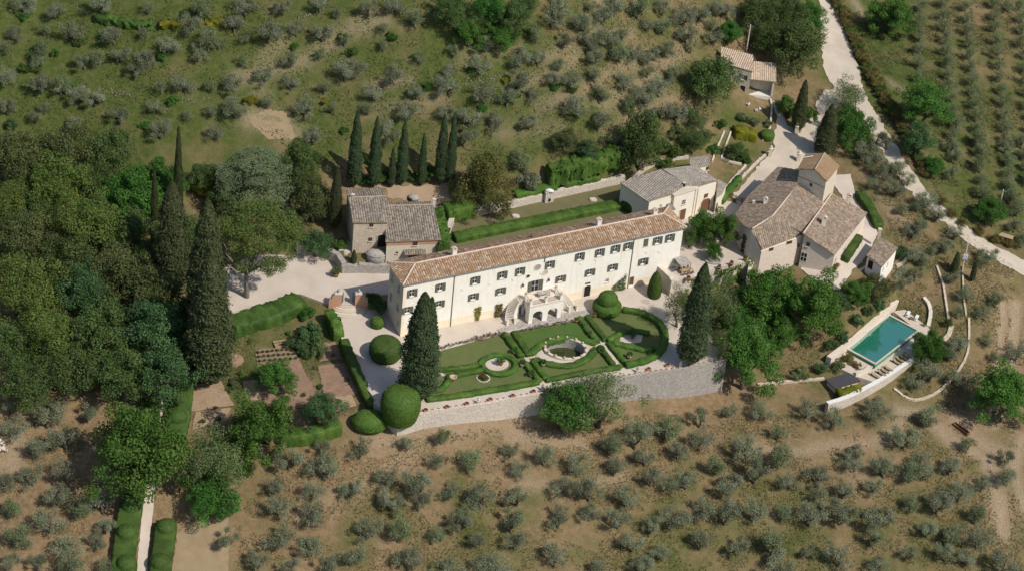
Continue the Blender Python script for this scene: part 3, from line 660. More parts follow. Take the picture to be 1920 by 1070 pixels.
# ------------------------------------------------------------------ the villa
VE = 12.2
_a, _b, _d = P(755, 535.5, VE), P(1288, 427, VE), P(726, 492, VE)
VF = Frame(_a, _b - _a, (0, -1)); VL = np.linalg.norm(_b - _a); VW = -((_d - _a) @ VF.ey); OV = .45
VF.o = VF.o - VF.ey * OV + VF.ex * OV; SL = VL - 2 * OV; DW = VW - 2 * OV     # wall frame: s 0..SL, d 0..-DW
villa = empty('villa', VF(SL / 2, -DW / 2, 0), 'long cream three-storey villa with hipped terracotta roof and grey-green shutters', 'villa')
VOP = []; VWIN = []
for px, py in pxl('772.9,548 825.7,537 891,524.5 941.8,514.5 975,507.5 1031,495 1087,480 1124.5,472.5 1154,465.5 1177.7,460.5 1233,450 1256,445'):
    s, z = VF.hit(px, py + 1); VWIN.append((s, min(z, VE - 1.45), .98, 1.72, False))
s, z = VF.hit(1211, 455); VWIN.append((s, min(z, VE - 1.5), .95, 1.75, True))
for px, py in pxl('764,581 823.4,569.5 887.6,556 938.5,545.3 1051,522.4 1106,510.3 1148.7,501 1206,490'):
    s, z = VF.hit(px, py); VWIN.append((s, z, 1.05, 1.5, False))
sfd, zfd = VF.hit(1003.4, 536); VOP = [w[:4] for w in VWIN] + [(sfd, zfd, 1.5, 2.7)]
ssq, zsq = VF.hit(1138, 526); VOP.append((ssq, zsq, .8, .85)); sdr, zdr = VF.hit(1184, 527); VOP.append((sdr, 1.5, 1.0, 2.1))
wall_open('front_wall', VF, 0, SL, -.6, VE - .05, VOP, M['stucco'], villa)
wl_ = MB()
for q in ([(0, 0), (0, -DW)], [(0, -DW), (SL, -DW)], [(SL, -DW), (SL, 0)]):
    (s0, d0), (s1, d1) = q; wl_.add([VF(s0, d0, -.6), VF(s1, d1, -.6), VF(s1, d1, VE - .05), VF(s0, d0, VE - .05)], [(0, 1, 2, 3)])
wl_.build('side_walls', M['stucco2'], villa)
# ochre plinth band and quoins, a few millimetres proud of the plaster, stopping at the doors
_gaps = sorted([(sdr - .62, sdr + .62), (ssq - .5, ssq + .5)]); mb = MB(); s0 = -.004
sad, _ = VF.hit(1100.6, 545)
for g0, g1 in sorted([(sad - .9, sad + .9), (sdr - .62, sdr + .62)]) + [(SL + .004, 0)]:
    VF.box(mb, s0, g0, .0, .012, -.55, 1.7); s0 = g1
mb.build('plinth', M['ochre'], villa)
mb = MB(); VF.box(mb, -.012, .55, .0, .010, 1.7, VE - .1); mb.build('corner_strip', M['ochre'], villa)
for (s, z, w, h, cl) in VWIN: window(VF, villa, s, z, w, h, closed=cl)
window(VF, villa, sfd, zfd, 1.5, 2.7, name='french_window', sill=False)
window(VF, villa, ssq, zsq, .8, .85, shutters=False); window(VF, villa, sdr, 1.5, 1.0, 2.1, shutters=False, sill=False, name='door', pane=M['wood'])
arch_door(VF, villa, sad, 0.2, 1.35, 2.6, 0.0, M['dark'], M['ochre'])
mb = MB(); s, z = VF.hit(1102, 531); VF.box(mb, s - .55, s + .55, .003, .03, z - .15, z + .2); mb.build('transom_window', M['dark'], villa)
# side windows (in the shaded end)
EF = Frame(VF(0, 0, 0), -VF.ey, -VF.ex)
for s, z, w, h in ((2.0, 9.6, .9, 1.6), (5.2, 9.8, .9, 1.6), (2.0, 5.4, .9, 1.5), (5.2, 5.6, .9, 1.5), (1.3, 2.2, .7, 1.0)):
    window(EF, villa, s, z, w, h, d=.06, deep=.03, shutters=False)
# round window, sundials, lanterns, brackets, pipes
def disc(px, py, r, mat, name, th=.05, ring=None):
    s, z = VF.hit(px, py); o = solid(name, [(s + r * cos(k * pi / 9), z + r * sin(k * pi / 9)) for k in range(18)], VF, .003, th, mat, villa)
    if ring:
        mb = MB()
        for k in range(18):
            q = [(rr * cos(t * pi / 9), rr * sin(t * pi / 9)) for t in (k, k + 1) for rr in (r - .08, r + .04)]
            for dd in (th + .05,): mb.add([VF(s + a, dd, z + b) for a, b in q], [(0, 1, 3, 2)])
            mb.add([VF(s + q[1][0], .002, z + q[1][1]), VF(s + q[3][0], .002, z + q[3][1]), VF(s + q[3][0], th + .05, z + q[3][1]), VF(s + q[1][0], th + .05, z + q[1][1])], [(0, 1, 2, 3)])
            mb.add([VF(s + q[0][0], .002, z + q[0][1]), VF(s + q[2][0], .002, z + q[2][1]), VF(s + q[2][0], th + .05, z + q[2][1]), VF(s + q[0][0], th + .05, z + q[0][1])], [(0, 1, 2, 3)])
        mb.build('rim', ring, o)
disc(990, 517.5, .42, M['dark'], 'round_window', .03, M['coping']); disc(1008, 500.6, .72, M['greystone'], 'sundial', .04, M['coping']); disc(1022.6, 510.4, .52, M['stonewall'], 'sundial', .04, M['coping'])
for px, py in ((979.5, 533), (1028, 523), (1211.5, 492)):
    s, z = VF.hit(px, py); mb = MB(); VF.box(mb, s - .03, s + .03, .002, .35, z + .3, z + .36); mb.lathe(VF(s, .32, z - .35), [(.05, 0), (.16, .08), (.19, .42), (.22, .48), (.05, .66)], 6); mb.build('wall_lantern', M['iron'], villa)
for px, py in pxl('866,543 917,532.6 961,524.5 1014,513.5 1088,495 1116,488 1211,474 1235,473'):
    s, z = VF.hit(px, py); mb = MB(); mb.tube([VF(s - .25, .03, z + .3), VF(s, .07, z), VF(s + .3, .03, z - .3)], .04, 5); mb.build('wall_tie', M['coping'], villa)
for (x0, y0, x1, y1) in ((852, 520, 844, 612), (1188.7, 452, 1176, 542)):
    s, _ = VF.hit(x1, y1); mb = MB(); mb.tube([VF(s, OV - .05, VE - .12), VF(s, .18, VE - .6), VF(s, .10, VE - .9), VF(s, .10, 0)], .075, 7); mb.build('drainpipe', M['pipe'], villa, True)
s, _ = VF.hit(1021, 490); mb = MB(); mb.tube([VF(s, OV - .05, VE - .12), VF(s, .12, VE - .7), VF(s, .1, VE - 1.6)], .075, 7); mb.build('drainpipe', M['pipe'], villa, True)
# roof
RH = 1.45; HL = 4.0
e = lambda s, d, z: VF(s - OV, d + OV, z)
FL, FR, BR, BL = e(0, 0, VE), e(VL, 0, VE), e(VL, -VW, VE), e(0, -VW, VE); RA, RB = e(HL, -VW / 2, VE + RH), e(VL - HL * .85, -VW / 2, VE + RH)
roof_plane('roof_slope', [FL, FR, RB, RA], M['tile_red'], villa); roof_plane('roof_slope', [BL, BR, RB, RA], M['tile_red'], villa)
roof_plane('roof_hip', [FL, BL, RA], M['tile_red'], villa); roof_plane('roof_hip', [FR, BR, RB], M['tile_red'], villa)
for p, q in ((RA, RB), (FL, RA), (BL, RA), (FR, RB), (BR, RB)): ridge_cap(villa, p + Z3 * .06, q + Z3 * .06)
mb = MB(); mb.tube([FL + Z3 * -.06 + VF.ey * .06, FR + Z3 * -.06 + VF.ey * .06], .085, 6); mb.build('gutter', M['pipe'], villa)
mb = MB(); VF.box(mb, -.02, SL + .02, .0, .20, VE - .32, VE - .13); mb.build('cornice', M['stucco2'], villa)
def on_roof(px, py, z): return P(px, py, z)
for px, py, hh in ((851, 479, 1.3), (1122, 424, 1.3), (1227, 405, 1.2)): chimney(P(px, py, VE + 1.2), villa, .85, hh, VF, M['white'])
mb = MB(); q = P(997, 446, VE + .8); mb.lathe(q - Z3 * .3, [(.2, 0), (.2, .9), (.3, .95), (.1, 1.2)], 8); mb.build('vent_pipe', M['wood'], villa)

# loggia terrace in front of the villa and its two curved stairs
LZ = 4.2; S0, S1, D1 = 24.95, 31.75, 3.75
S0, S1 = S0 - OV, S1 - OV; D1 += OV
log = empty('loggia_terrace', VF((S0 + S1) / 2, D1 / 2, 0), 'arched cream loggia carrying a tiled terrace in front of the villa', 'loggia')
mid = (S0 + S1) / 2; aw = 2.05
def arcade(name, fr, a0, a1, arches, hs, rise, top, d0, d1, mat, parent):
    """a wall on piers: solid piers, arched soffits built strip by strip"""
    mb = MB(); s0 = a0
    for c, w in arches:
        fr.box(mb, s0, c - w / 2, d0, d1, 0, top); ap = arch_pts(c, w, hs, rise, 10)
        for (sa, za), (sb, zb) in zip(ap[:-1], ap[1:]):
            b4 = [fr(sa, d0, za), fr(sb, d0, zb), fr(sb, d1, zb), fr(sa, d1, za)]; t4 = [fr(sa, d0, top), fr(sb, d0, top), fr(sb, d1, top), fr(sa, d1, top)]
            mb.add(b4 + t4, [(0, 1, 2, 3), (4, 5, 6, 7), (0, 1, 5, 4), (3, 2, 6, 7)])
        s0 = c + w / 2
    fr.box(mb, s0, a1, d0, d1, 0, top); return mb.build(name, mat, parent)
arcade('arcade_front', VF, S0, S1, [((S0 + mid) / 2 + .12, aw), ((S1 + mid) / 2 - .12, aw)], 1.75, .9, LZ - .2, D1 - .5, D1, M['stucco'], log)
for s_ in (S0, S1 - .5):
    f2 = Frame(VF(s_, 0, 0), VF.ey, VF.ex); f2.ey = VF.ex
    arcade('arcade_side', f2, .002, D1 - .5, [((D1 - .5) / 2, 1.7)], 1.75, .8, LZ - .2, .0, .5, M['church'], log)
mb = MB(); VF.box(mb, S0 - .12, S1 + .12, .0, D1 + .12, LZ - .2, LZ); mb.build('terrace_floor', M['pinkstone'], log)
posts = [(S0 + .25, D1 - .25), (mid, D1 - .25), (S1 - .25, D1 - .25), (S0 + .25, 1.75), (S1 - .25, 1.75)]
for s_, d_ in posts:
    mb = MB(); VF.box(mb, s_ - .24, s_ + .24, d_ - .24, d_ + .24, LZ, LZ + 1.05); po = mb.build('parapet_post', M['stucco'], log)
    mb = MB(); VF.box(mb, s_ - .3, s_ + .3, d_ - .3, d_ + .3, LZ + 1.05, LZ + 1.15); mb.build('cap', M['coping'], po)
for a, b in ((0, 1), (1, 2), (0, 3), (2, 4)):
    (sa, da), (sb, db) = posts[a], posts[b]; mb = MB(); A = VF(sa, da, 0); B = VF(sb, db, 0); t = (B - A) / np.linalg.norm(B - A); A = A + t * .25; B = B - t * .25
    for zz in (LZ + .1, LZ + .92): mb.tube([A + Z3 * zz, B + Z3 * zz], .03, 5)
    k = max(2, int(np.linalg.norm(B - A) / .16))
    for i in range(1, k): mb.tube([A + (B - A) * i / k + Z3 * (LZ + .1), A + (B - A) * i / k + Z3 * (LZ + .92)], .014, 4)
    mb.build('railing', M['iron'], log)
for s_, d_ in posts:
    mb = MB(); mb.lathe(VF(s_, d_, LZ + 1.15), [(.12, 0), (.2, .1), (.24, .3), (.28, .34), (.2, .36)], 8); o = mb.build('terracotta_urn', M['palepot'], log)
def curved_stair(sgn, label):
    c_s = S0 - 1.0 if sgn < 0 else S1 + 1.0
    st = empty('curved_stair', VF(c_s + sgn * 3, 2.8, 0), label, 'staircase', 'twin curved stairs of the loggia')
    cs, cd = c_s, 3.05; ri, ro = 1.35, 2.95; n = 17
    def pt(ang, r): return cs + sgn * r * cos(ang), cd - r * sin(ang)
    total = LZ
    for k in range(n):
        a0, a1 = radians(90) * k / n, radians(90) * (k + 1) / n; z1 = total * .86 * (k + 1) / n
        q = [VF(*pt(a0, ri), 0), VF(*pt(a0, ro), 0), VF(*pt(a1, ro), 0), VF(*pt(a1, ri), 0)]
        mb = MB(); mb.prism([p + Z3 * max(-.1, z1 - .9) for p in q], [p + Z3 * z1 for p in q]); o = mb.build('step', M['greystone'], st)
        mb = MB(); t0 = [VF(*pt(a0 - .02 * sgn * sgn, ri + .02), z1 + .004), VF(*pt(a0 - .02, ro - .02), z1 + .004), VF(*pt(a1 - .035, ro - .02), z1 + .004), VF(*pt(a1 - .035, ri + .02), z1 + .004)]
        mb.prism(t0, [p + Z3 * .05 for p in t0]); mb.build('tread', M['coping'], o)
    for k in range(3):
        sa = cs - sgn * 1.02 * k / 3; sb = cs - sgn * 1.02 * (k + 1) / 3; z1 = total * (.86 + .14 * (k + 1) / 3.2); mb = MB()
        VF.box(mb, min(sa, sb), max(sa, sb), cd - ro, cd - ri, z1 - 1.2, z1); mb.build('step', M['coping'], st)
    for r, nm in ((ri, 'inner_string'), (ro, 'outer_string')):
        mb = MB(); V_ = []
        for k in range(n + 1):
            a = radians(90) * k / n; z1 = total * .86 * k / n
            for rr in (r - .1, r + .1):
                for zz in (-.1, z1 + (.12 if r == ri else .1)): V_.append(VF(*pt(a, rr), zz))
        F_ = []
        for k in range(n):
            o = 4 * k; F_ += [(o, o + 4, o + 5, o + 1), (o + 2, o + 3, o + 7, o + 6), (o + 1, o + 5, o + 7, o + 3)]
        F_ += [(0, 1, 3, 2), (4 * n, 4 * n + 2, 4 * n + 3, 4 * n + 1)]
        mb.add(V_, F_); mb.build(nm, M['stucco'], st)
        s_, d_ = pt(0, r); mb = MB(); VF.box(mb, s_ - .22, s_ + .22, d_ - .05, d_ + .35, -.05, 1.15); np_ = mb.build('newel_post', M['ochre'], st)
        mb = MB(); VF.box(mb, s_ - .27, s_ + .27, d_ - .1, d_ + .4, 1.15, 1.23); mb.build('cap', M['coping'], np_)
    return st
curved_stair(-1, 'curved stone stair on the gate side of the loggia, rising clockwise'); curved_stair(1, 'curved stone stair on the chapel side of the loggia, lined with pots')
tb = empty('terrace_table', VF(28.3, 1.9, LZ), 'long grey table standing on the loggia terrace', 'table')
mb = MB(); VF.box(mb, 27.1, 29.6, 1.4, 2.4, LZ + .7, LZ + .76); mb.build('tabletop', M['greystone'], tb)
for a in (27.3, 29.4):
    for b in (1.55, 2.25): mb = MB(); VF.box(mb, a - .05, a + .05, b - .05, b + .05, LZ, LZ + .7); mb.build('leg', M['iron'], tb)

# ------------------------------------------------------------------ other buildings: corners by pixel and height
def Q(px, py, z): return P(px, py, z)
def shrink(poly, k):
    c = sum(poly) / len(poly); return [c + (p - c) * (1 - k / max(.1, np.linalg.norm((p - c)[:2]))) for p in poly]
def facade_between(a, b): return Frame(a, np.asarray(b) - np.asarray(a), (0, -1))
def small_window(fr, parent, px, py, w, h, d=.02, pane=None, **kw):
    s, z = fr.hit(px, py, d); return window(fr, parent, s, z, w, h, d=d + .05, deep=.045, shutters=False, pane=pane, **kw)

# stone house by the gate: tall block and lower block
sh = empty('stone_house', Q(690, 475, 3.4), 'old rubble-stone house of two blocks with grey tiled roofs near the gate', 'house')
a1, a2 = Q(661.5, 418, 10.6), Q(729, 417, 10.6); r1, r2 = Q(653, 371, 12.1), Q(723.5, 368, 12.1); k1, k2 = Q(648.5, 356, 11.3), Q(717, 353.5, 11.3)
roof_plane('roof_slope', [a1, a2, r2, r1], M['tile_dark'], sh); roof_plane('roof_slope', [k1, k2, r2, r1], M['tile_dark'], sh); ridge_cap(sh, r1, r2, M['tile_pale'], .13)
foot = shrink([a1, a2, k2, k1], .45); wall_poly('wall', foot, [10.35, 10.35, 11.0, 11.0], 1.5, M['stonewall'], sh)
mb = MB(); gl = [(foot[0] + foot[3]) / 2]
for pr in ((foot[0], foot[3]), (foot[1], foot[2])):
    f_, b_ = pr; m_ = f_ + (b_ - f_) * .72; mb.prism([np.array([*f_[:2], 10.3]), np.array([*b_[:2], 10.9]), np.array([*m_[:2], 11.85])], [np.array([*f_[:2], 10.3]) + (foot[1] - foot[0]) * .01, np.array([*b_[:2], 10.9]) + (foot[1] - foot[0]) * .01, np.array([*m_[:2], 11.85]) + (foot[1] - foot[0]) * .01])
mb.build('gable', M['stonewall'], sh)
f = facade_between(foot[0], foot[1]); small_window(f, sh, 696.5, 422.5, .75, .8, pane=M['dark']); small_window(f, sh, 694.5, 449, .75, .8, pane=M['dark'])
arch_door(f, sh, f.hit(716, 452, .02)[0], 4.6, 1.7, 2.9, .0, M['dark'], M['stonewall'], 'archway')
chimney((r1 + r2) / 2 * .25 + r1 * .75 - Z3 * .1, sh, .5, .8, None, M['stonewall'], False)
b1, b2 = Q(723, 454, 8.0), Q(828, 450, 8.0); q1, q2 = Q(724, 386, 9.9), Q(812, 384, 9.9); j1, j2 = Q(723, 380, 9.3), Q(806, 378, 9.3)
roof_plane('roof_slope', [b1, b2, q2, q1], M['tile_dark'], sh); roof_plane('roof_slope', [j1, j2, q2, q1], M['tile_dark'], sh); ridge_cap(sh, q1, q2, M['tile_pale'], .13)
foot2 = shrink([b1, b2, j2, j1], .4); wall_poly('wall', foot2, [7.75, 7.75, 8.9, 8.9], 1.5, M['stucco2'], sh)
f = facade_between(foot2[0], foot2[1]); mb = MB(); s_, z_ = f.hit(778, 457, .02); f.box(mb, .0, np.linalg.norm(foot2[1] - foot2[0]), .0, .03, 6.9, 7.6); mb.build('frieze', M['pink'], sh)
small_window(f, sh, 778.5, 457, .9, .85, d=.04, pane=M['dark']); small_window(f, sh, 744.5, 474, .5, .4, pane=M['dark'])
s_, z_ = f.hit(778, 480, .02); mb = MB(); f.box(mb, s_ - 1.3, s_ + 1.3, .003, .05, 3.0, z_ + .6); mb.build('garage_door', M['wood'], sh)
s_, z_ = f.hit(778, 472, .3); c0 = f(s_ - 2.0, .02, z_ + .25); roof_plane('door_canopy', [f(s_ - 2.1, .01, z_ + .35), f(s_ + 2.0, .01, z_ + .35), f(s_ + 2.0, 1.1, z_ - .15), f(s_ - 2.1, 1.1, z_ - .15)], M['tile_dark'], sh)
chimney(Q(814, 381, 9.4), sh, .5, .9, None, M['white'], False)
cis = empty('stone_cistern', Q(708, 488, 3.3), 'low grey domed stone cistern before the archway of the stone house', 'cistern')
_cc = Q(705, 484, 3.3); mb = MB(); mb.lathe(_cc - Z3 * 1.2, [(1.9, 0), (1.9, 2.4), (1.5, 2.75), (.8, 2.95), (.01, 3.0)], 14, 1.0, .7); mb.build('body', M['greystone'], cis, True)
mb = MB(); mb.lathe(_cc + Z3 * 1.05, [(1.9, 0), (2.0, .02), (2.0, .14), (1.85, .18)], 14, 1.0, .7); mb.build('rim', M['greystone'], cis)

# chapel
ch = empty('chapel', Q(1280, 400, 2.8), 'cream chapel with a broad grey hipped tile roof and arched brown doors', 'chapel')
CE = 9.6; cFL, cFR, cBR, cBL = Q(1216, 379, CE), Q(1347, 339, CE), Q(1296, 303, CE), Q(1162, 343, CE); cA, cB = Q(1234, 304, 11.3), Q(1284, 345, 11.0)
cBR = cFR + (cBL - cFL) * .80
cA = (cBL + cBR) / 2 + Z3 * 1.7 + (cB - (cBL + cBR) / 2) * .12; cA[2] = 11.3
for nm, pts in (('roof_slope', [cFL, cBL, cA, cB]), ('roof_slope', [cFR, cBR, cA, cB]), ('roof_hip', [cFL, cFR, cB]), ('roof_hip', [cBL, cBR, cA])): roof_plane(nm, pts, M['tile_grey'], ch)
ridge_cap(ch, cA, cB, M['tile_grey'], .12)
cf = shrink([cFL, cFR, cBR, cBL], .35); wall_poly('wall', cf, CE - .2, 1.5, M['church'], ch)
f = facade_between(cf[0], cf[1]); CLn = np.linalg.norm(cf[1] - cf[0])
sA, _ = f.hit(1262, 372, .3); sB, _ = f.hit(1306, 360, .3)
mb = MB(); f.box(mb, sA, sB, -.1, .45, 1.5, CE + .15); mb.build('portal_bay', M['church'], ch)
solid('pediment', [(sA - .25, CE + .15), (sB + .25, CE + .15), ((sA + sB) / 2, CE + .95)], f, -.4, .65, M['coping'], ch)
for sx in (sA + .25, sB - .25): mb = MB(); f.box(mb, sx - .22, sx + .22, .453, .60, 1.5, CE - .1); mb.build('pilaster', M['ochre'], ch)
mb = MB(); f.box(mb, sA - .1, sB + .1, .453, .72, CE - .1, CE + .14); mb.build('entablature', M['coping'], ch)
s_, _ = f.hit(1280, 397, .45); arch_door(f, ch, s_, 2.8, 1.35, 2.6, .45, M['wood'], M['coping'], rise=.08)
small_window(f, ch, 1282, 379, .95, 1.1, d=.46); 
s_, _ = f.hit(1321, 390, .0); arch_door(f, ch, s_, 2.8, 2.3, 3.2, .0, M['wood'], M['ochre'], rise=1.0)
small_window(f, ch, 1323.5, 367.5, .95, 1.05, d=.0, pane=M['wood']); small_window(f, ch, 1239, 386, .6, .7, d=.0)
mb = MB(); mb.tube([f(sB + .5, .12, CE - .1), f(sB + .5, .12, 2.8)], .06, 6); mb.build('drainpipe', M['pipe'], ch)
sidew = MB(); f.box(sidew, sA - 1.0, sA - .25, .3, 1.3, 2.8, 7.0); sidew.build('side_porch', M['ochre'], ch)
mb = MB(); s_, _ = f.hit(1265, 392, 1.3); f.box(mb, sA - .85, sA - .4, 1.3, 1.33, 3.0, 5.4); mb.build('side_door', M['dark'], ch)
roof_plane('porch_roof', [f(sA - 1.2, .0, 7.5), f(sA - .02, .0, 7.5), f(sA - .02, 1.6, 6.95), f(sA - 1.2, 1.6, 6.95)], M['tile_grey'], ch)
chimney(Q(1283, 347, 10.9), ch, .4, .5, None, M['dark'], False)
an = empty('chapel_annexe', Q(1312, 315, 5.5), 'small grey-roofed outbuilding behind the chapel', 'outbuilding')
p1, p2, p3, p4 = Q(1293, 297, 9.5), Q(1330, 291, 9.5), Q(1331, 310, 8.6), Q(1294, 318, 8.6)
roof_plane('roof', [p1, p2, p3, p4], M['tile_grey'], an); wf = shrink([p1, p2, p3, p4], .3); wall_poly('wall', wf, [9.3, 9.3, 8.4, 8.4], 3.5, M['church'], an)
f = facade_between(wf[3], wf[2]); small_window(f, an, 1326, 316, .6, .8, pane=M['dark'])
ls = empty('lean_to', Q(1352, 375, 2.8), 'little grey-roofed lean-to at the drive side of the chapel', 'outbuilding')
p1, p2, p3, p4 = Q(1346, 336, 7.0), Q(1363, 345, 6.4), Q(1354, 364, 6.2), Q(1343, 372, 6.6)
roof_plane('roof', [p1, p2, p3, p4], M['tile_grey'], ls); wf = shrink([p1, p2, p3, p4], .25); wall_poly('wall', wf, [6.8, 6.2, 6.0, 6.4], 1.5, M['church'], ls)
mb = MB(); f = facade_between(wf[3], wf[2]); f.box(mb, .4, 1.2, .004, .05, 2.8, 4.8); mb.build('door', M['wood'], ls)

# farmhouse: main block, wing and tower
fh = empty('farmhouse', Q(1500, 450, 1.5), 'rambling farmhouse with weathered brown tile roofs, sloping wing and square tower', 'farmhouse')
R1, R2, R3 = Q(1494, 349, 11.2), Q(1448, 406, 10.7), Q(1410, 429, 10.0); E1, E2, E3 = Q(1459, 315, 8.6), Q(1376, 402, 7.6), Q(1395, 427, 8.2)
TW = Q(1500, 317, 11.2); B3, V2, V1 = Q(1428, 469, 6.4), Q(1507, 440, 7.6), Q(1546, 377, 9.4)
roof_plane('roof_slope', [E1, TW, R1, R2, Q(1408, 361, 8.1)], M['tile_brown'], fh)
roof_plane('roof_slope', [Q(1408, 361, 8.1), R2, R3, E3, E2], M['tile_brown'], fh)
roof_plane('roof_slope', [R1, V1, V2, R2], M['tile_brown'], fh); roof_plane('roof_slope', [R2, V2, B3, R3], M['tile_brown'], fh)
for p, q in ((R1, R2), (R2, R3)): ridge_cap(fh, p, q, None, .14)
wall_poly('wall', [E1, Q(1408, 361, 8.1), E2, R3, B3, V2, V1, TW][::1], [8.2, 7.8, 7.3, 9.6, 6.05, 7.2, 9.0, 10.6], -3.0, M['pinkstone'], fh)
W1, W2, W3_, W4 = Q(1506, 438, 8.9), Q(1559.5, 363, 8.9), Q(1627, 399, 6.0), Q(1565, 479, 6.0)
roof_plane('wing_roof', [W1, W2, W3_, W4], M['tile_brown'], fh); ridge_cap(fh, W1, W2, None, .15)
wf = shrink([W1, W2, W3_, W4], .45); wall_poly('wing_wall', wf, [8.45, 8.45, 5.85, 5.85], -1.0, M['pinkstone'], fh)
T1, T2, T3 = Q(1495.5, 317, 14.4), Q(1528, 318, 15.9), Q(1551, 341, 14.4); T4, T5, T6 = Q(1511, 288.5, 14.4), Q(1546, 287, 15.9), Q(1575.5, 310.5, 14.4)
roof_plane('tower_roof', [T1, T2, T5, T4], M['tile_orange'], fh); roof_plane('tower_roof', [T3, T2, T5, T6], M['tile_orange'], fh); ridge_cap(fh, T2, T5, M['tile_pale'], .15)
tf = shrink([T1, T3, T6, T4], .45); wall_poly('tower_wall', tf, 14.1, 6.0, M['stucco2'], fh)
mb = MB()
for a_, b_, m_ in ((tf[0], tf[1], T2), (tf[3], tf[2], T5)):
    mm = (a_ + b_) / 2; q = [np.array([*a_[:2], 14.1]), np.array([*b_[:2], 14.1]), np.array([*mm[:2], 15.55])]; dv = (tf[3] - tf[0]) * .02; mb.prism(q, [p + dv for p in q])
mb.build('tower_gable', M['stucco2'], fh)
f = facade_between(tf[0], tf[1]); small_window(f, fh, 1520.5, 347, .6, .75, pane=M['wood'])
mb = MB(); f.box(mb, .0, np.linalg.norm(tf[1] - tf[0]), .002, .04, 12.6, 12.75); mb.build('string_course', M['pipe'], fh)
f = facade_between(B3, V2); small_window(f, fh, 1480, 454.5, 1.3, .7, pane=M['dark'], sill=False); small_window(f, fh, 1446, 467.5, 1.0, .7, pane=M['dark'], sill=False); small_window(f, fh, 1497, 460, .4, .8, pane=M['dark'], sill=False)
f = facade_between(wf[0], wf[3]); small_window(f, fh, 1515, 458.5, .7, 1.0, pane=M['wood']); s_, z_ = f.hit(1507, 482, .02); window(f, fh, s_, z_, 1.3, 2.1, d=.05, deep=.045, shutters=False, sill=False, name='french_window')
f = Frame(wf[3], wf[2] - wf[3], (1, -1)); 
for sx, zz in ((1.5, 3.6), (6.2, 3.4)): window(f, fh, sx, zz, .9, 1.2, d=.05, deep=.045, shutters=False)
for (px, py, z, w, h, m_) in ((1412, 384, 8.4, .35, .9, M['white']), (1434, 384, 9.2, .75, 1.2, M['white']), (1481, 365, 10.2, .35, .6, M['white']), (1544, 420, 8.2, .9, 1.3, M['stucco2']), (1591, 378, 7.5, .9, 1.3, M['stucco2'])): chimney(Q(px, py, z), fh, w, h, None, m_, w > .5)
mb = MB(); mb.tube([Q(1508, 297, 14.9) + Z3 * .2, Q(1524, 296.5, 14.9) + Z3 * .5], .08, 5); mb.build('roof_pole', M['white'], fh)

# bakehouse (small outbuilding by the path)
bk = empty('bakehouse', Q(1655, 510, .3), 'small white bakehouse with mossy tile roof and outside steps beside the gravel path', 'outbuilding')
p1, p2, p3, p4 = Q(1649, 444, 4.9), Q(1684, 465, 4.3), Q(1653.5, 501, 3.9), Q(1624.5, 479, 4.5)
roof_plane('roof', [p1, p2, p3, p4], M['tile_brown'], bk); wf = shrink([p1, p2, p3, p4], .35); wall_poly('wall', wf, [4.65, 4.05, 3.65, 4.25], -2.5, M['stucco'], bk)
f = facade_between(wf[3], wf[2]); s_, z_ = f.hit(1632, 496, .02); mb = MB(); f.box(mb, s_ - .55, s_ + .55, .003, .05, z_ - 1.0, z_ + .9); mb.build('door', M['dark'], bk)
f2 = Frame(wf[2], wf[1] - wf[2], (1, -1)); window(f2, bk, 1.2, 2.6, .5, .9, d=.05, deep=.045, shutters=False); window(f2, bk, 3.3, 2.6, .5, .9, d=.05, deep=.045, shutters=False)
chimney(Q(1648, 442, 4.4), bk, .6, 1.6, None, M['stonewall'], False)
for k, (px, py) in enumerate(pxl('1610,505 1622,510 1640,515 1650,520')):
    b_ = Q(px, py, -.6); mb = MB(); f.o = np.array([b_[0], b_[1], 0.0]); f.box(mb, -.25, .25, -.6, 2.0, -3, 1.2 - .3 * k); mb.build('buttress', M['palestone'], bk)
for k in range(6):
    b_ = Q(1631, 511, -.2); f.o = np.array([b_[0], b_[1], 0.0]); mb = MB(); f.box(mb, -.6, .6, .3 * k - .6, .3 * (k + 1) - .6, -2.5, 1.2 - .22 * k); mb.build('step', M['coping'], bk)

# upper house by the road
uh = empty('upper_house', Q(1410, 188, 7.5), 'two-storey pale house with light tile roofs and an open porch above the drive', 'house')
p1, p2, p3, p4 = Q(1352, 88, 15.6), Q(1412, 104, 15.6), Q(1412, 135, 14.0), Q(1352, 118, 14.0)
roof_plane('roof', [p1, p2, p3, p4], M['tile_pale'], uh); wf = shrink([p1, p2, p3, p4], .3); wall_poly('wall', wf, [15.3, 15.3, 13.7, 13.7], 6.0, M['stucco2'], uh)
f = facade_between(wf[3], wf[2]); s_, z_ = f.hit(1394, 145, .02); window(f, uh, s_, z_, .9, 1.2, d=.05, deep=.045); 
s_, z_ = f.hit(1392, 171, .02); mb = MB(); f.box(mb, s_ - .5, s_ + .5, .003, .05, 7.5, 9.9); mb.build('door', M['dark'], uh)
q1, q2, q3, q4 = Q(1411, 115, 13.2), Q(1455, 119, 13.2), Q(1455, 154, 12.0), Q(1406, 149, 12.0)
roof_plane('porch_roof', [q1, q2, q3, q4], M['tile_pale'], uh); wf = shrink([q1, q2, q3, q4], .35)
in3, in4 = wf[2] + (wf[1] - wf[2]) * .42, wf[3] + (wf[0] - wf[3]) * .42
wall_poly('porch_wall', [wf[0], wf[1], in3, in4], [12.9, 12.9, 12.1, 12.1], 6.0, M['stucco2'], uh)
mb = MB(); g = lambda p, z: np.array([p[0], p[1], z]); mb.prism([g(wf[2], 6), g(wf[3], 6), g(in4, 6), g(in3, 6)], [g(wf[2], 8.1), g(wf[3], 8.1), g(in4, 8.1), g(in3, 8.1)]); mb.build('porch_floor', M['white'], uh)
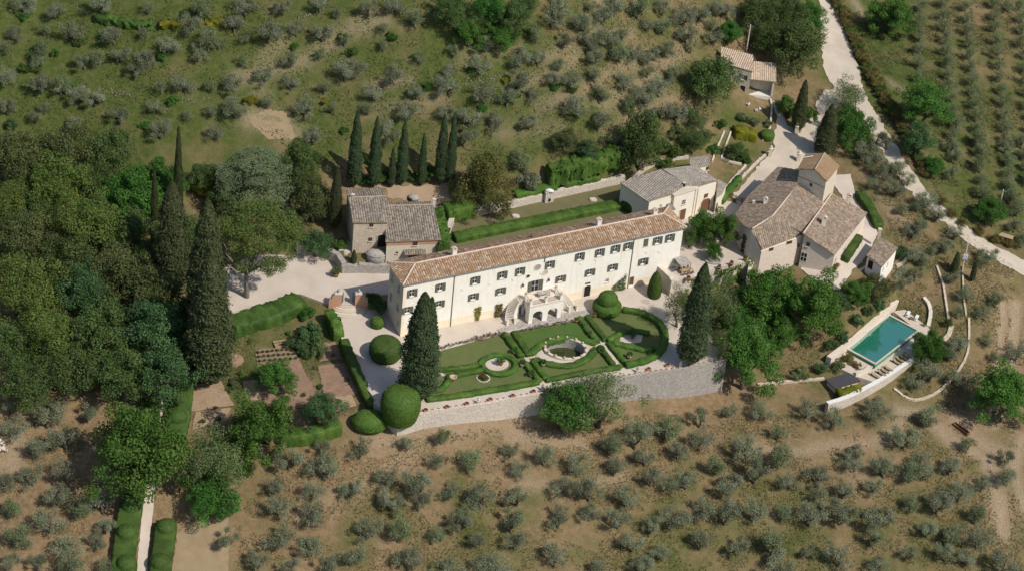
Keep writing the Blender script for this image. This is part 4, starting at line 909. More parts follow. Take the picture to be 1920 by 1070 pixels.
t_ = (wf[3] - wf[2]) / np.linalg.norm(wf[3] - wf[2]); mb = MB(); mb.prism([g(wf[2], 6), g(in3, 6), g(in3 + t_ * .35, 6), g(wf[2] + t_ * .35, 6)], [g(wf[2], 11.75), g(in3, 12.1), g(in3 + t_ * .35, 12.1), g(wf[2] + t_ * .35, 11.75)]); mb.build('porch_side_wall', M['stucco2'], uh)

# ------------------------------------------------------------------ foliage library
def unit(v): return v / (np.linalg.norm(v, axis=-1, keepdims=True) + 1e-9)
def leaves(C, Nn, size, rng, aspect=.6, wild=.7):
    """rhombic leaf faces at C facing roughly Nn"""
    n = len(C); nn = unit(unit(Nn) + wild * rng.normal(size=(n, 3))); t = unit(np.cross(nn, rng.normal(size=(n, 3)))); b = np.cross(nn, t)
    s = (size * rng.uniform(.65, 1.35, n))[:, None] if np.isscalar(size) else size[:, None]
    return np.stack([C - t * s, C - b * s * aspect, C + t * s, C + b * s * aspect], 1)
def sph(n, rng):
    return unit(rng.normal(size=(n, 3)))
def clumps_cloud(cl, n, size, rng, squash=.85, shell=.55, aspect=.6, wild=.7):
    """leaves round a list of clumps (x,y,z,r), more on their outer shells; one tint per clump plus leaf noise"""
    cl = np.asarray(cl, float); w = cl[:, 3] ** 2; k = rng.choice(len(cl), n, p=w / w.sum()); d = sph(n, rng); r = rng.uniform(shell, 1.0, n)
    off = d * (r * cl[k, 3])[:, None]; off[:, 2] *= squash; C = cl[k, :3] + off
    ct = rng.uniform(.15, .85, len(cl)); t = np.clip(ct[k] + rng.normal(0, .09, n), 0, 1)
    return leaves(C, d + np.array([0, 0, .35]), size, rng, aspect, wild), t
def crown_broad(rng, n=13000, nc=60, kz=.8, size=.027, low=.35, rag=.12, squash=.85, cr=(.15, .27)):
    """rounded ragged crown of unit radius made of many separate clumps"""
    d = sph(nc, rng); d[:, 2] = np.where(d[:, 2] < -low, -d[:, 2] * .6, d[:, 2]); r = rng.uniform(.60, .86, nc); r[: nc // 5] *= .55
    big = 1 + .22 * np.sin(3 * np.arctan2(d[:, 1], d[:, 0]) + rng.uniform(0, 6)) * rag / .12 * .6
    cr_ = rng.uniform(*cr, nc); cr_[: nc // 5] *= 1.5; c = d * (r * big)[:, None]; c[:, 2] *= kz; c[:, :2] *= (1 + rng.normal(0, rag, nc))[:, None]
    return clumps_cloud(np.c_[c, cr_], n, size, rng, squash)
def crown_olive(rng, n=None, dense=False):
    n = n or int(rng.integers(2300, 3900))
    nc = int(rng.integers(9, 19)); a = rng.uniform(0, 2 * pi, nc) + rng.uniform(0, 1.5) * np.sin(np.arange(nc)); r = rng.uniform(.2, .82, nc); z = rng.uniform(-.25, .45, nc) - .25 * (r - .5)
    if dense: nc = 22; a = rng.uniform(0, 2 * pi, nc); r = rng.uniform(.1, .66, nc); z = rng.uniform(-.3, .5, nc)
    cl = np.c_[r * np.cos(a), r * np.sin(a), z, rng.uniform(.24, .40, nc)]
    return clumps_cloud(cl, n, .042, rng, .95, .2, .45, 1.2) + (cl,)
def crown_cypress(rng, n=22000, double=False):
    """unit height spindle, unit radius; scaled per tree"""
    h = rng.uniform(0, 1, n) ** .9; a = rng.uniform(0, 2 * pi, n)
    prof = np.minimum(1, (h / .10) ** .6) * np.clip((1 - h) / .62, 0, 1) ** .58
    sd_ = int(rng.integers(0, 50)); wr = a / (2 * pi) * 64; lump = 1 + .42 * vnoise(wr / 6.4, h * 26, 1.0, sd_) + .26 * vnoise(wr / 2.0, h * 70, 1.0, sd_ + 1) + np.abs(rng.normal(0, .09, n))
    r = prof * lump * rng.uniform(.84, 1.0, n); C = np.c_[r * np.cos(a), r * np.sin(a), h]
    Nn = np.c_[np.cos(a), np.sin(a), np.full(n, .5)]
    tt = np.clip(.5 + .6 * vnoise(wr / 4, h * 30, 1.0, sd_ + 3) + rng.normal(0, .14, n), 0, 1)
    return C, Nn, tt
def crown_pine(rng, n=30000):
    """broad dome built of tight rounded needle tufts"""
    nc = 230; u = rng.uniform(0, 1, nc); a = rng.uniform(0, 2 * pi, nc); r = np.sqrt(u) * .9; z = .62 * np.sqrt(np.clip(1 - r * r, 0, 1)) + rng.normal(0, .05, nc) - .05
    m = nc // 2; z[:m] = rng.uniform(-.5, .2, m); r[:m] = rng.uniform(.35, .93, m) * np.sqrt(1 - np.clip(-z[:m], 0, 1) ** 2 * .9)
    cl = np.c_[r * np.cos(a), r * np.sin(a), z, rng.uniform(.10, .17, nc)]
    return clumps_cloud(cl, n, .02, rng, .85, .5, .5, .8)
def crown_cedar(rng, n=19000):
    """flat spreading plates one above another"""
    Cs = []; Ts = []
    for k, (z, R) in enumerate(((.62, .62), (.30, .95), (-.12, 1.08), (-.55, .95))):
        m = int(n * R / 4.0); nb = 7 + k
        for j in range(nb):
            a = 2 * pi * j / nb + rng.uniform(-.3, .3); ln = R * rng.uniform(.72, 1.08); t = np.sqrt(rng.uniform(0.02, 1, m // nb + 1)); w = rng.normal(0, .13, len(t)) * (.45 + t)
            x = t * ln * np.cos(a) - w * np.sin(a); y = t * ln * np.sin(a) + w * np.cos(a); zz = z - .16 * t * t + rng.normal(0, .012, len(t)) - .3 * np.abs(w)
            Cs.append(np.c_[x, y, zz]); Ts.append(np.clip(rng.uniform(.35, .85) + rng.normal(0, .15, len(t)), 0, 1))
    C = np.concatenate(Cs); Nn = np.tile([0, 0, 1.0], (len(C), 1)) + C * .2
    return leaves(C, Nn, .021, rng, .6, .3), np.concatenate(Ts)
def crown_droop(rng, n=22000):
    """golden conifer: shaggy sprays hanging from arching limbs"""
    cl = []
    for k in range(95):
        z = rng.uniform(-.6, .85); R = 1.0 * np.clip(1.05 - (z + .6) / 1.6, .12, 1) ** .7 * rng.uniform(.35, 1.0); a = rng.uniform(0, 2 * pi); cl.append((R * cos(a), R * sin(a), z, rng.uniform(.13, .24)))
    q, t = clumps_cloud(cl, n, .026, rng, 1.35, .4, .42, .6); return q, t
def limbs(rng, h0, h1, spread, r0, n=6, lean=.15, top=None):
    """tapered trunk forking into limbs"""
    mb = MB(); b = np.array([rng.normal(0, lean), rng.normal(0, lean), h0])
    mb.tube([(0, 0, -.12 * h1), (b[0] * .3, b[1] * .3, h0 * .45), b], [r0 * 1.25, r0, r0 * .8], 7)
    for k in range(n):
        a = 2 * pi * k / n + rng.uniform(-.4, .4); e_ = np.array([spread * cos(a) * rng.uniform(.6, 1), spread * sin(a) * rng.uniform(.6, 1), h1 * rng.uniform(.75, 1.05)]); m_ = (b + e_) / 2 + np.array([0, 0, -.06 * h1]) + rng.normal(0, .05 * spread, 3)
        mb.tube([b - np.array([0, 0, .1 * h0]), m_, e_], [r0 * .6, r0 * .36, r0 * .1], 5)
    return mb
TREES = {}
def variants(kind, k, fn):
    TREES[kind] = []
    for i in range(k):
        TREES[kind].append(fn(np.random.default_rng(abs(sum(map(ord, kind))) * 31 + i)))
def make_broad(mat, bark='bark', **kw):
    lift = kw.pop('lift', 1.15)
    def f(rng):
        q, t = crown_broad(rng, **kw); kz = kw.get('kz', .8); q = q + np.array([0, 0, lift])
        return quads_np('crown', q, M[mat], t), (lambda mb: mesh_np('trunk', mb.v, mb.f, M[bark], True))(limbs(rng, lift * .45, lift * 1.15, .5, .065, 6)), 1.0
    return f
def make_olive(mat, dense=False):
    def f(rng):
        q, t, cl = crown_olive(rng, dense=dense); q = q + np.array([0, 0, .82]); mb = MB(); b = np.array([rng.normal(0, .06), rng.normal(0, .06), .32])
        mb.tube([(0, 0, -.2), b * .5, b], [.11, .085, .075], 6)
        for c in cl[::2]:
            e_ = c[:3] + np.array([0, 0, .80]); mb.tube([b, (b + e_) / 2 + rng.normal(0, .06, 3), e_], [.055, .035, .012], 4)
        return quads_np('crown', q, M[mat], t), mesh_np('trunk', mb.v, mb.f, M['bark'], True), 1.0
    return f
def make_cypress(mat, double=False):
    def f(rng):
        C, Nn, t = crown_cypress(rng); C = C.copy(); C[:, 2] = .03 + C[:, 2] * .97
        if double:
            C2, N2, t2 = crown_cypress(rng, 12000); C2 = C2 * np.array([.55, .55, .93]) + np.array([-.42, .1, .02]); C = np.r_[C, C2]; Nn = np.r_[Nn, N2]; t = np.r_[t, t2]
        q = leaves(C * np.array([1, 1, 7.0]), Nn, .065, rng, .5, .6); q[..., 2] /= 7.0
        cores = [(1.0, 0, 0, 1.0)] + ([(.55, -.42, .1, .95)] if double else [])
        for (sc_, ox_, oy_, hz_) in cores:   # solid dark-tinted shell added inside the crown to block light
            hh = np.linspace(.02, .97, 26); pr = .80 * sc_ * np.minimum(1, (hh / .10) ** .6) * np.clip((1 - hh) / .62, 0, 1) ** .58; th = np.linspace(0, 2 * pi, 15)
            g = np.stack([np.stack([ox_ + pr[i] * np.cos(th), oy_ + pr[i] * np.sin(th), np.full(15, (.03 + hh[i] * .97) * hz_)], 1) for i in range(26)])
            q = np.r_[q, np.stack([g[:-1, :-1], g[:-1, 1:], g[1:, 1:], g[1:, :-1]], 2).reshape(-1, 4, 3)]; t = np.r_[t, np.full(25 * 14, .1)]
        mb = MB(); mb.tube([(0, 0, -.05), (0, 0, .3), (0, 0, .8)], [.16, .12, .03], 6)
        return quads_np('crown', q, M[mat], t), mesh_np('trunk', mb.v, mb.f, M['bark'], True), 1.0
    return f
variants('olive', 12, make_olive('l_olive')); variants('olive_g', 6, make_olive('l_olive2', True))
variants('oak', 3, make_broad('l_oak', n=14000, nc=75, kz=.9, low=.6, lift=.95)); variants('brown', 3, make_broad('l_brown', n=14000, nc=75, kz=.9, low=.6, lift=.95))
variants('bright', 3, make_broad('l_bright', n=19000, nc=66, kz=.9, low=.7, lift=.9)); variants('walnut', 3, make_broad('l_walnut', n=20000, nc=66, kz=.9, rag=.18, low=.7, lift=.9))
variants('blue', 3, make_broad('l_blue', n=14000, nc=62, kz=.95, low=.7, lift=.95)); variants('feather', 3, make_broad('l_feather', n=9000, nc=55, kz=.9, size=.022, rag=.2, low=.6, lift=.95, cr=(.16, .30)))
variants('pinelike', 3, make_broad('l_pine', n=16000, nc=80, kz=.95, size=.023, low=.6, lift=.95, cr=(.14, .24)))
variants('hedgetree', 2, make_broad('l_rust', n=4500, nc=30, kz=.8, size=.042, low=.6, lift=.7, cr=(.2, .36)))
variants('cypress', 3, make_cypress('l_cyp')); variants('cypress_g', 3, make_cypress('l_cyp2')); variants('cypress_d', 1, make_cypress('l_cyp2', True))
def _pine(rng):
    q, t = crown_pine(rng); mb = limbs(rng, .62, 1.12, .6, .055, 9, .03)
    return quads_np('crown', q + np.array([0, 0, 1.1]), M['l_upine'], t), mesh_np('trunk', mb.v, mb.f, M['palebark'], True), 1.0
variants('umbrella', 1, _pine)
def _cedar(rng):
    q, t = crown_cedar(rng); mb = MB(); mb.tube([(0, 0, -.1), (0, 0, .9), (0, 0, 1.75)], [.08, .06, .02], 7)
    return quads_np('crown', q + np.array([0, 0, 1.15]), M['l_cedar'], t), mesh_np('trunk', mb.v, mb.f, M['bark'], True), 1.0
variants('cedar', 1, _cedar)
def _gold(rng):
    q, t = crown_droop(rng); mb = MB(); mb.tube([(0, 0, -.1), (0, 0, .7), (0, 0, 1.5)], [.08, .06, .02], 7)
    return quads_np('crown', q + np.array([0, 0, .75]), M['l_gold'], t), mesh_np('trunk', mb.v, mb.f, M['bark'], True), 1.0
variants('gold', 1, _gold)
def make_bush(mat, **kw):
    def f(rng):
        q, t = crown_broad(rng, n=3200, nc=18, kz=.75, size=.055, low=.4, cr=(.2, .36), **kw); mb = limbs(rng, .15, .6, .4, .05, 5, .05)
        return quads_np('crown', q + np.array([0, 0, .55]), M[mat], t), mesh_np('stem', mb.v, mb.f, M['bark'], True), 1.0
    return f
for k_, m_ in (('bush', 'l_bright'), ('bush_h', 'l_hedge'), ('bush_y', 'l_yellow'), ('bush_r', 'l_red'), ('bush_b', 'l_blue'), ('bush_o', 'l_olive'), ('bush_f', 'l_feather'), ('bush_p', 'l_pink'), ('bush_w', 'l_rose'), ('bush_u', 'l_rust')): variants(k_, 2, make_bush(m_))

_count = {}
def plant(kind, name, loc, sx, sz, label, cat='tree', group=None, var=None, rot=None, stem=True):
    k = _count.get(kind, 0); _count[kind] = k + 1; V_ = TREES[kind]; crown, trunk, _ = V_[(k if var is None else var) % len(V_)]
    o = bpy.data.objects.new(name, None); COL.objects.link(o); o.location = tuple(float(v) for v in loc); o.empty_display_size = .3
    o.rotation_euler = ((random.gauss(0, .07), random.gauss(0, .07)) if 'olive' in kind else (0, 0)) + (random.uniform(0, 6.28) if rot is None else rot,); o.scale = (sx, sx * random.uniform(.94, 1.06), sz)
    tag(o, label, cat, group)
    c = bpy.data.objects.new('crown', crown); COL.objects.link(c); c.parent = o
    if stem: t = bpy.data.objects.new(trunk.name.split('.')[0], trunk); COL.objects.link(t); t.parent = o
    return o
def tree_at(kind, name, cx, cy, rpx, label, cat='tree', group=None, sq=1.0, zc=None, **kw):
    """crown centre pixel and crown radius in pixels -> a tree standing on the ground"""
    r = rpx * 1.13 / 9.75; cen = {'cypress': .5}.get(kind, zc if zc is not None else .95) * r * sq
    p = G(cx, cy, cen); return plant(kind, name, p, r, r * sq, label, cat, group, **kw)
def cypress_at(kind, tip, base, wpx, label, group=None, **kw):
    b = G(*base); s = 0.0
    lo, hi = 1.0, 45.0
    for _ in range(30):
        m_ = (lo + hi) / 2
        if proj(b + Z3 * m_)[1] > tip[1]: lo = m_
        else: hi = m_
    return plant(kind, 'cypress_tree', b, wpx / 9.75 / 2, lo, label, 'cypress', group, **kw)

# ------------------------------------------------------------------ clipped hedges
def hedge_mesh(path, width, height, mat, dens=55, leaf=.075, seed=0, wob=.10, z=None, round_=.25, core=True):
    """swept box with softened shoulders, roughened, and a coat of small leaves"""
    rng = np.random.default_rng(seed + 5); pts = densify([np.asarray(p, float) for p in path], .5); n = len(pts)
    hw = width / 2; prof = [(-hw, -.3), (-hw, height * .5), (-hw, height - round_ * .6), (-hw + round_, height), (0, height + .03), (hw - round_, height), (hw, height - round_ * .6), (hw, height * .5), (hw, -.3)]
    m = len(prof); V_ = np.zeros((n, m, 3)); ups = np.zeros((n, m, 3))
    for i in range(n):
        t = pts[min(i + 1, n - 1)] - pts[max(i - 1, 0)]; t[2] = 0; t = t / (np.linalg.norm(t) + 1e-9); s = np.array([t[1], -t[0], 0])
        for j, (a, h) in enumerate(prof):
            V_[i, j] = pts[i] + s * a + Z3 * h; ups[i, j] = s * (a / hw) + Z3 * (.9 if h >= height - .01 else .1)
    V_ += rng.normal(0, wob, V_.shape) * .5 + unit(ups) * (.5 * wob * rng.normal(size=(n, m, 1)))
    F_ = [(i * m + j, (i + 1) * m + j, (i + 1) * m + j + 1, i * m + j + 1) for i in range(n - 1) for j in range(m - 1)] + [tuple(range(m)), tuple(range((n - 1) * m, n * m))[::-1]]
    L_tot = sum(np.linalg.norm(pts[i + 1] - pts[i]) for i in range(n - 1)); per = 2 * height + width; cnt = int(max(60, min(16000, (L_tot + width) * per * dens)))
    i = rng.integers(0, max(1, n - 1), cnt); j = rng.integers(0, m - 1, cnt); wts = None
    # pick segment of the profile by its length
    pl = np.array([np.hypot(prof[k + 1][0] - prof[k][0], prof[k + 1][1] - prof[k][1]) for k in range(m - 1)]); j = rng.choice(m - 1, cnt, p=pl / pl.sum())
    u = rng.uniform(0, 1, cnt)[:, None]; v = rng.uniform(0, 1, cnt)[:, None]; i2 = np.minimum(i + 1, n - 1)
    C = (V_[i, j] * (1 - u) + V_[i2, j] * u) * (1 - v) + (V_[i, j + 1] * (1 - u) + V_[i2, j + 1] * u) * v; Nn = unit(ups[i, j] + ups[i, j + 1])
    # end caps
    for e_, sg in ((0, -1), (n - 1, 1)):
        k = int(width * height * dens); a = rng.uniform(-hw, hw, k); h = rng.uniform(0, height, k); t = pts[min(e_ + 1, n - 1)] - pts[max(e_ - 1, 0)]; t[2] = 0; t = t / (np.linalg.norm(t) + 1e-9); s = np.array([t[1], -t[0], 0])
        C = np.r_[C, pts[e_] + s * a[:, None] + Z3 * h[:, None] + t * sg * .02]; Nn = np.r_[Nn, np.tile(t * sg, (k, 1))]
    Q_ = leaves(C + Nn * .02, Nn, leaf, rng, .65, .55); nz = vnoise(C[:, 0], C[:, 1], 1.3, 9) * .9; tt = np.clip(.5 + nz + .5 * vnoise(C[:, 0], C[:, 1], .5, 12) + rng.normal(0, .22, len(C)), 0, 1)
    vs = np.r_[V_.reshape(-1, 3), Q_.reshape(-1, 3)]; base = n * m
    me = bpy.data.meshes.new('hedge'); me.from_pydata(vs.tolist(), [], F_ + [(base + 4 * k, base + 4 * k + 1, base + 4 * k + 2, base + 4 * k + 3) for k in range(len(Q_))]); me.update()
    me.polygons.foreach_set('use_smooth', [True] * len(me.polygons))
    a = me.attributes.new('tint', 'FLOAT', 'POINT'); a.data.foreach_set('value', np.r_[np.clip(.35 + vnoise(V_.reshape(-1, 3)[:, 0], V_.reshape(-1, 3)[:, 1], 1.1, 5) * .9, 0, 1), np.repeat(tt, 4)].astype(np.float32)); me.materials.append(M[mat])
    return me
_hs = [0]
def hedge(pts, width, height, mat, label, name='clipped_hedge', group=None, smooth=1, cat='hedge', ztop=True, z=None, **kw):
    """pts: pixels of the hedge's top centre line; z given -> stands on that level, else on the ground"""
    _hs[0] += 1
    if z is not None: w = [P(a, b, z + height) - Z3 * height for a, b in pts]
    else: w = [G(a, b, height) for a, b in pts]
    if smooth and len(w) > 2: w = smooth_line(w, smooth)
    return mobj(name, hedge_mesh(w, width, height, mat, seed=_hs[0], **kw), None, label=label, cat=cat, group=group)
def topiary(name, c, prof, mat, label, cat='topiary', group=None, n=900, leaf=.085, sx=1.0, sy=1.0, seed=1):
    n = int(n * 2.2)
    """clipped solid of revolution: prof (r,z)"""
    rng = np.random.default_rng(seed); nn = 24; prof = np.array(prof, float); m = len(prof); c = np.asarray(c, float)
    a = np.linspace(0, 2 * pi, nn, endpoint=False); V_ = np.stack([np.stack([c[0] + prof[i, 0] * sx * np.cos(a), c[1] + prof[i, 0] * sy * np.sin(a), np.full(nn, c[2] + prof[i, 1])], 1) for i in range(m)])
    V_ = V_ + rng.normal(0, .025, V_.shape); F_ = [(i * nn + k, i * nn + (k + 1) % nn, (i + 1) * nn + (k + 1) % nn, (i + 1) * nn + k) for i in range(m - 1) for k in range(nn)] + [tuple(range((m - 1) * nn, m * nn))]
    area = np.array([np.hypot(*(prof[i + 1] - prof[i])) * (prof[i, 0] + prof[i + 1, 0]) for i in range(m - 1)]); j = rng.choice(m - 1, n, p=area / area.sum()); u = rng.uniform(0, 1, n); th = rng.uniform(0, 2 * pi, n)
    r = prof[j, 0] * (1 - u) + prof[j + 1, 0] * u; z = prof[j, 1] * (1 - u) + prof[j + 1, 1] * u; dr = prof[j + 1, 0] - prof[j, 0]; dz = prof[j + 1, 1] - prof[j, 1]
    C = np.c_[c[0] + r * sx * np.cos(th), c[1] + r * sy * np.sin(th), c[2] + z]; Nn = unit(np.c_[dz * np.cos(th), dz * np.sin(th), -dr]); Q_ = leaves(C + Nn * .02, Nn, leaf, rng, .65, .5)
    tt = np.clip(.5 + rng.normal(0, .25, n), 0, 1); vs = np.r_[V_.reshape(-1, 3), Q_.reshape(-1, 3)]; b = nn * m
    me = bpy.data.meshes.new(name); me.from_pydata(vs.tolist(), [], F_ + [(b + 4 * k, b + 4 * k + 1, b + 4 * k + 2, b + 4 * k + 3) for k in range(n)]); me.update()
    me.polygons.foreach_set('use_smooth', [True] * len(me.polygons)); at = me.attributes.new('tint', 'FLOAT', 'POINT'); at.data.foreach_set('value', np.r_[np.full(b, .35), np.repeat(tt, 4)].astype(np.float32)); me.materials.append(M[mat])
    return mobj(name, me, None, label=label, cat=cat, group=group)

# ------------------------------------------------------------------ garden and retaining walls
def wall_line(name, pts, top, bot, thick, mat, label, coping=None, cat='wall', inward=0.0, rag=.05, step=.7, group=None):
    """masonry along world xy points; top and bot: number, list per point, or None for the terrain"""
    p = [np.asarray(q[:2], float) for q in pts]; d = densify(p, step); n = len(d)
    acc = np.r_[0, np.cumsum([np.linalg.norm(p[i + 1] - p[i]) for i in range(len(p) - 1)])]; acd = np.r_[0, np.cumsum([np.linalg.norm(d[i + 1] - d[i]) for i in range(n - 1)])]
    def val(v, off):
        if v is None: return np.array([float(hgt(np.array([q[0]]), np.array([q[1]]))[0]) for q in d]) + off
        return np.full(n, float(v)) if np.isscalar(v) else np.interp(acd, acc, v)
    zt = val(top, .42) + RNG.normal(0, rag, n); zb = val(bot, -.8); V_ = []
    for i in range(n):
        t = d[min(i + 1, n - 1)] - d[max(i - 1, 0)]; t /= np.linalg.norm(t) + 1e-9; s = np.array([t[1], -t[0]]); b_ = .03 * (zt[i] - zb[i])
        A = d[i] + s * (thick / 2 + b_ * .5); B = d[i] - s * (thick / 2); A2 = d[i] + s * thick / 2
        V_ += [(*A, zb[i]), (*A2, zt[i]), (*(d[i] - s * thick / 2), zt[i] + RNG.normal(0, rag * .5)), (*B, zb[i])]
    F_ = []
    for i in range(n - 1):
        o = 4 * i; F_ += [(o, o + 4, o + 5, o + 1), (o + 1, o + 5, o + 6, o + 2), (o + 2, o + 6, o + 7, o + 3)]
    F_ += [(0, 1, 2, 3), tuple(4 * (n - 1) + k for k in (3, 2, 1, 0))]
    ob = mobj(name, mesh_np(name, V_, F_, mat), None, label=label, cat=cat, group=group, kind='thing')
    if coping:
        V2 = []; F2 = []
        for i in range(n):
            t = d[min(i + 1, n - 1)] - d[max(i - 1, 0)]; t /= np.linalg.norm(t) + 1e-9; s = np.array([t[1], -t[0]]); h = thick / 2 + .06
            V2 += [(*(d[i] + s * h), zt[i] + .004), (*(d[i] + s * h), zt[i] + .10), (*(d[i] - s * h), zt[i] + .10), (*(d[i] - s * h), zt[i] + .004)]
        for i in range(n - 1):
            o = 4 * i; F2 += [(o, o + 4, o + 5, o + 1), (o + 1, o + 5, o + 6, o + 2), (o + 2, o + 6, o + 7, o + 3)]
        F2 += [(0, 1, 2, 3), tuple(4 * (n - 1) + k for k in (3, 2, 1, 0))]
        mobj('coping', mesh_np('coping', V2, F2, coping), ob)
    return ob
def wpx(s, z): return [P(a, b, z) for a, b in pxl(s)]
def off_line(pts, k):
    p = [np.asarray(q[:2], float) for q in pts]; out = []
    for i in range(len(p)):
        t = p[min(i + 1, len(p) - 1)] - p[max(i - 1, 0)]; t /= np.linalg.norm(t); out.append(p[i] + np.array([t[1], -t[0]]) * k)
    return out
_gw = wpx('705,750 748,781 790,771 800,769 900,754 1010,734 1100,716', 0.0); _gw2 = wpx('1100,716 1200,698 1270,689 1360,671', 0.0)
wall_line('garden_wall', off_line(_gw, .3), .06, -8, .6, M['palestone'], 'pale rubble retaining wall under the gate end of the formal garden', rag=.02)
wall_line('garden_wall', off_line(_gw2, .3), .06, -10, .6, M['greystone'], 'grey weathered retaining wall under the cypress end of the formal garden', rag=.02)
wall_line('garden_wall_end', off_line(wpx('1360,671 1345,640 1300,600 1262,560', 0.0), -.3)[::-1], .05, -9, .6, M['greystone'], 'short end of the grey garden wall turning back beside the walnut trees', rag=.02)
wall_line('courtyard_wall', off_line(wpx('556,478 570,478 600,481 630,494 641,512', 1.0), -.35), 3.3, .3, 1.0, M['greystone'], 'curved grey stone wall round the back of the gate courtyard', rag=.04)
wall_line('ramp_wall', off_line(wpx('641,512 672,511', 1.0), -.3), 2.7, .3, .9, M['greystone'], 'short grey wall facing the courtyard below the ramp', rag=.04)
wall_line('ramp_wall', off_line(wpx('672,511 700,512 735,512', 1.0), -.3), 2.9, .3, .9, M['greystone'], 'grey stone ramp wall running to the villa corner', rag=.04)
wall_line('lawn_wall', wpx('838,440 850,412 905,400 960,388 1085,360 1170,341', 4.0), 5.6, 3.0, .9, M['palestone'], 'long pale dry-stone wall backing the lawn terrace', rag=.10)
wall_line('court_wall', off_line(wpx('1236,508 1262,529 1300,520 1345,504 1412,487', 2.8), -.2), 3.15, -4, .7, M['palestone'], 'vine-hung stone wall under the chapel courtyard', rag=.06)
wall_line('court_buttress', wpx('1410,488 1404,520', 1.0), 2.9, -5, .9, M['stucco2'], 'pale buttress at the corner of the farmhouse terrace')
wall_line('stair_parapet', smooth_line(wpx('1230,500 1240,506 1255,520 1262,530', 3.2), 1), [4.0, 3.9, 3.6, 3.3][::1] if False else 3.7, -.5, .7, M['stucco2'], 'pale curved parapet of the steps up to the chapel courtyard', coping=M['coping'])
wall_line('drive_wall', [T(a, b) for a, b in pxl('1345,385 1375,352 1400,325 1425,300 1446,284')], None, None, .5, M['palestone'], 'low pale wall along the drive above the chapel', rag=.1)
wall_line('drive_wall', [T(a, b) for a, b in pxl('1362,352 1385,325 1398,312')], None, None, .4, M['palestone'], 'low pale wall round the small plot above the chapel lean-to', rag=.08)
wall_line('garden_edge_wall', [T(a, b) for a, b in pxl('1430,265 1444,240 1447,200 1444,188')], None, None, .4, M['palestone'], 'thin pale wall edging the upper house garden', rag=.08)
wall_line('plot_wall', [T(a, b) for a, b in pxl('1358,248 1340,290 1335,305')], None, None, .3, M['coping'], 'narrow pale wall on the hill side of the vegetable strip', rag=.05)
wall_line('plot_wall', [T(a, b) for a, b in pxl('1370,250 1352,298 1390,310')], None, None, .3, M['coping'], 'narrow pale wall on the drive side of the vegetable strip', rag=.05)
wall_line('hill_wall', [T(a, b) for a, b in pxl('1175,352 1200,325 1232,305 1262,300 1290,296')], None, None, .5, M['palestone'], 'broken pale wall running behind the chapel roof', rag=.12)
for k, (s, lab) in enumerate((('700,165 740,160 775,155', 'ruined dry-stone terrace wall above the cypress row'), ('1010,208 1045,195 1088,178', 'ruined dry-stone terrace wall under the brown olives'), ('335,188 365,188 395,186', 'short ruined terrace wall among the olives above the cedar'),
                          ('180,168 215,176 240,178', 'low overgrown terrace wall in the green olive slope'), ('555,36 590,28', 'scatter of terrace stones at the top of the green slope'), ('870,155 920,148 1000,135', 'long ruined terrace wall below the thicket'), ('1150,135 1200,118', 'pale terrace stones high on the brown slope'), ('145,12 168,26', 'crossed pale stones at the top of the green slope'))):
    d = densify([T(a, b) for a, b in pxl(s)], .45); rng = np.random.default_rng(k); mb = MB()
    for p in d:
        for _ in range(2):
            q = np.array([p[0] + rng.normal(0, .35), p[1] + rng.normal(0, .3), 0]); q[2] = float(hgt(q[:1], q[1:2])[0]) + .1; u_ = unit(rng.normal(size=3)); v_ = unit(np.cross(u_, rng.normal(size=3))); w_ = np.cross(u_, v_); mb.box(q, u_, v_, w_, rng.uniform(.06, .17), rng.uniform(.05, .13), rng.uniform(.05, .12))
    mb.build('terrace_rubble', M['palebark'], None, label=lab, cat='stone wall', kind='stuff')

# ------------------------------------------------------------------ formal garden
drape('parterre_lawn', W3(pxl('815,660 940,626 1085,599 1165,579 1215,588 1240,604 1248,640 1230,668 1165,690 1018,716 905,735 800,754 790,720'), 0), M['parterre'], off=.025, lev=0.0, edge=.02, hole=BHOLE, label='dry lawn filling the beds of the formal garden', cat='lawn')
drape('parterre_green', W3(pxl('958,628 1085,602 1118,640 1040,630 995,664'), 0), M['greenlawn'], off=.035, lev=0.0, edge=.02, label='green lawn between loggia and basin', cat='lawn')
def ell(px, py, rx, ry, n=28, a0=0, a1=2 * pi): return [(px + rx * cos(a0 + (a1 - a0) * k / n), py + ry * sin(a0 + (a1 - a0) * k / n)) for k in range(n)]
drape('garden_walk', W3(ell(1060, 656, 58, 25) , 0), M['gravel'], off=.05, lev=0.0, edge=0, hole=BHOLE, label='gravel walk round the oval basin', cat='path')
drape('garden_walk', W3(ell(932, 682, 22, 12.5), 0), M['gravel'], off=.05, lev=0.0, edge=0, label='round gravel patch inside the hedge ring', cat='path')
drape('garden_walk', W3(pxl('1162,642 1164,628 1176,621 1206,626 1202,641 1190,643'), 0), M['gravel'], off=.05, lev=0.0, edge=0, label='small gravel patch in the round bed near the cypress', cat='path')
for _gi, (s, lab) in enumerate((('955,622 986,670 1019,716', 'narrow gravel alley crossing the parterre nearer the gate'), ('1092,594 1130,642 1160,684', 'narrow gravel alley crossing the parterre nearer the cypress'), ('986,670 1008,668', 'short gravel link from the alley to the basin'), ('1112,652 1132,643', 'short gravel link from the basin to the far alley'), ('800,688 842,708', 'short pale gravel walk beside the twin cypress'))):
    drape('garden_walk', strip_poly(W3(pxl(s), 0), .7), M['gravel'], off=.054 + .004 * _gi, lev=0.0, edge=0, label=lab, cat='path')
drape('flagstones', W3(pxl('940,622 990,612 1060,598 1110,590 1106,580 1060,586 955,606 930,618'), 0), M['greystone'], off=.02, lev=0.0, edge=.03, label='grey flagstones paving the front of the loggia', cat='pavement')
HG = 'box hedges of the parterre'
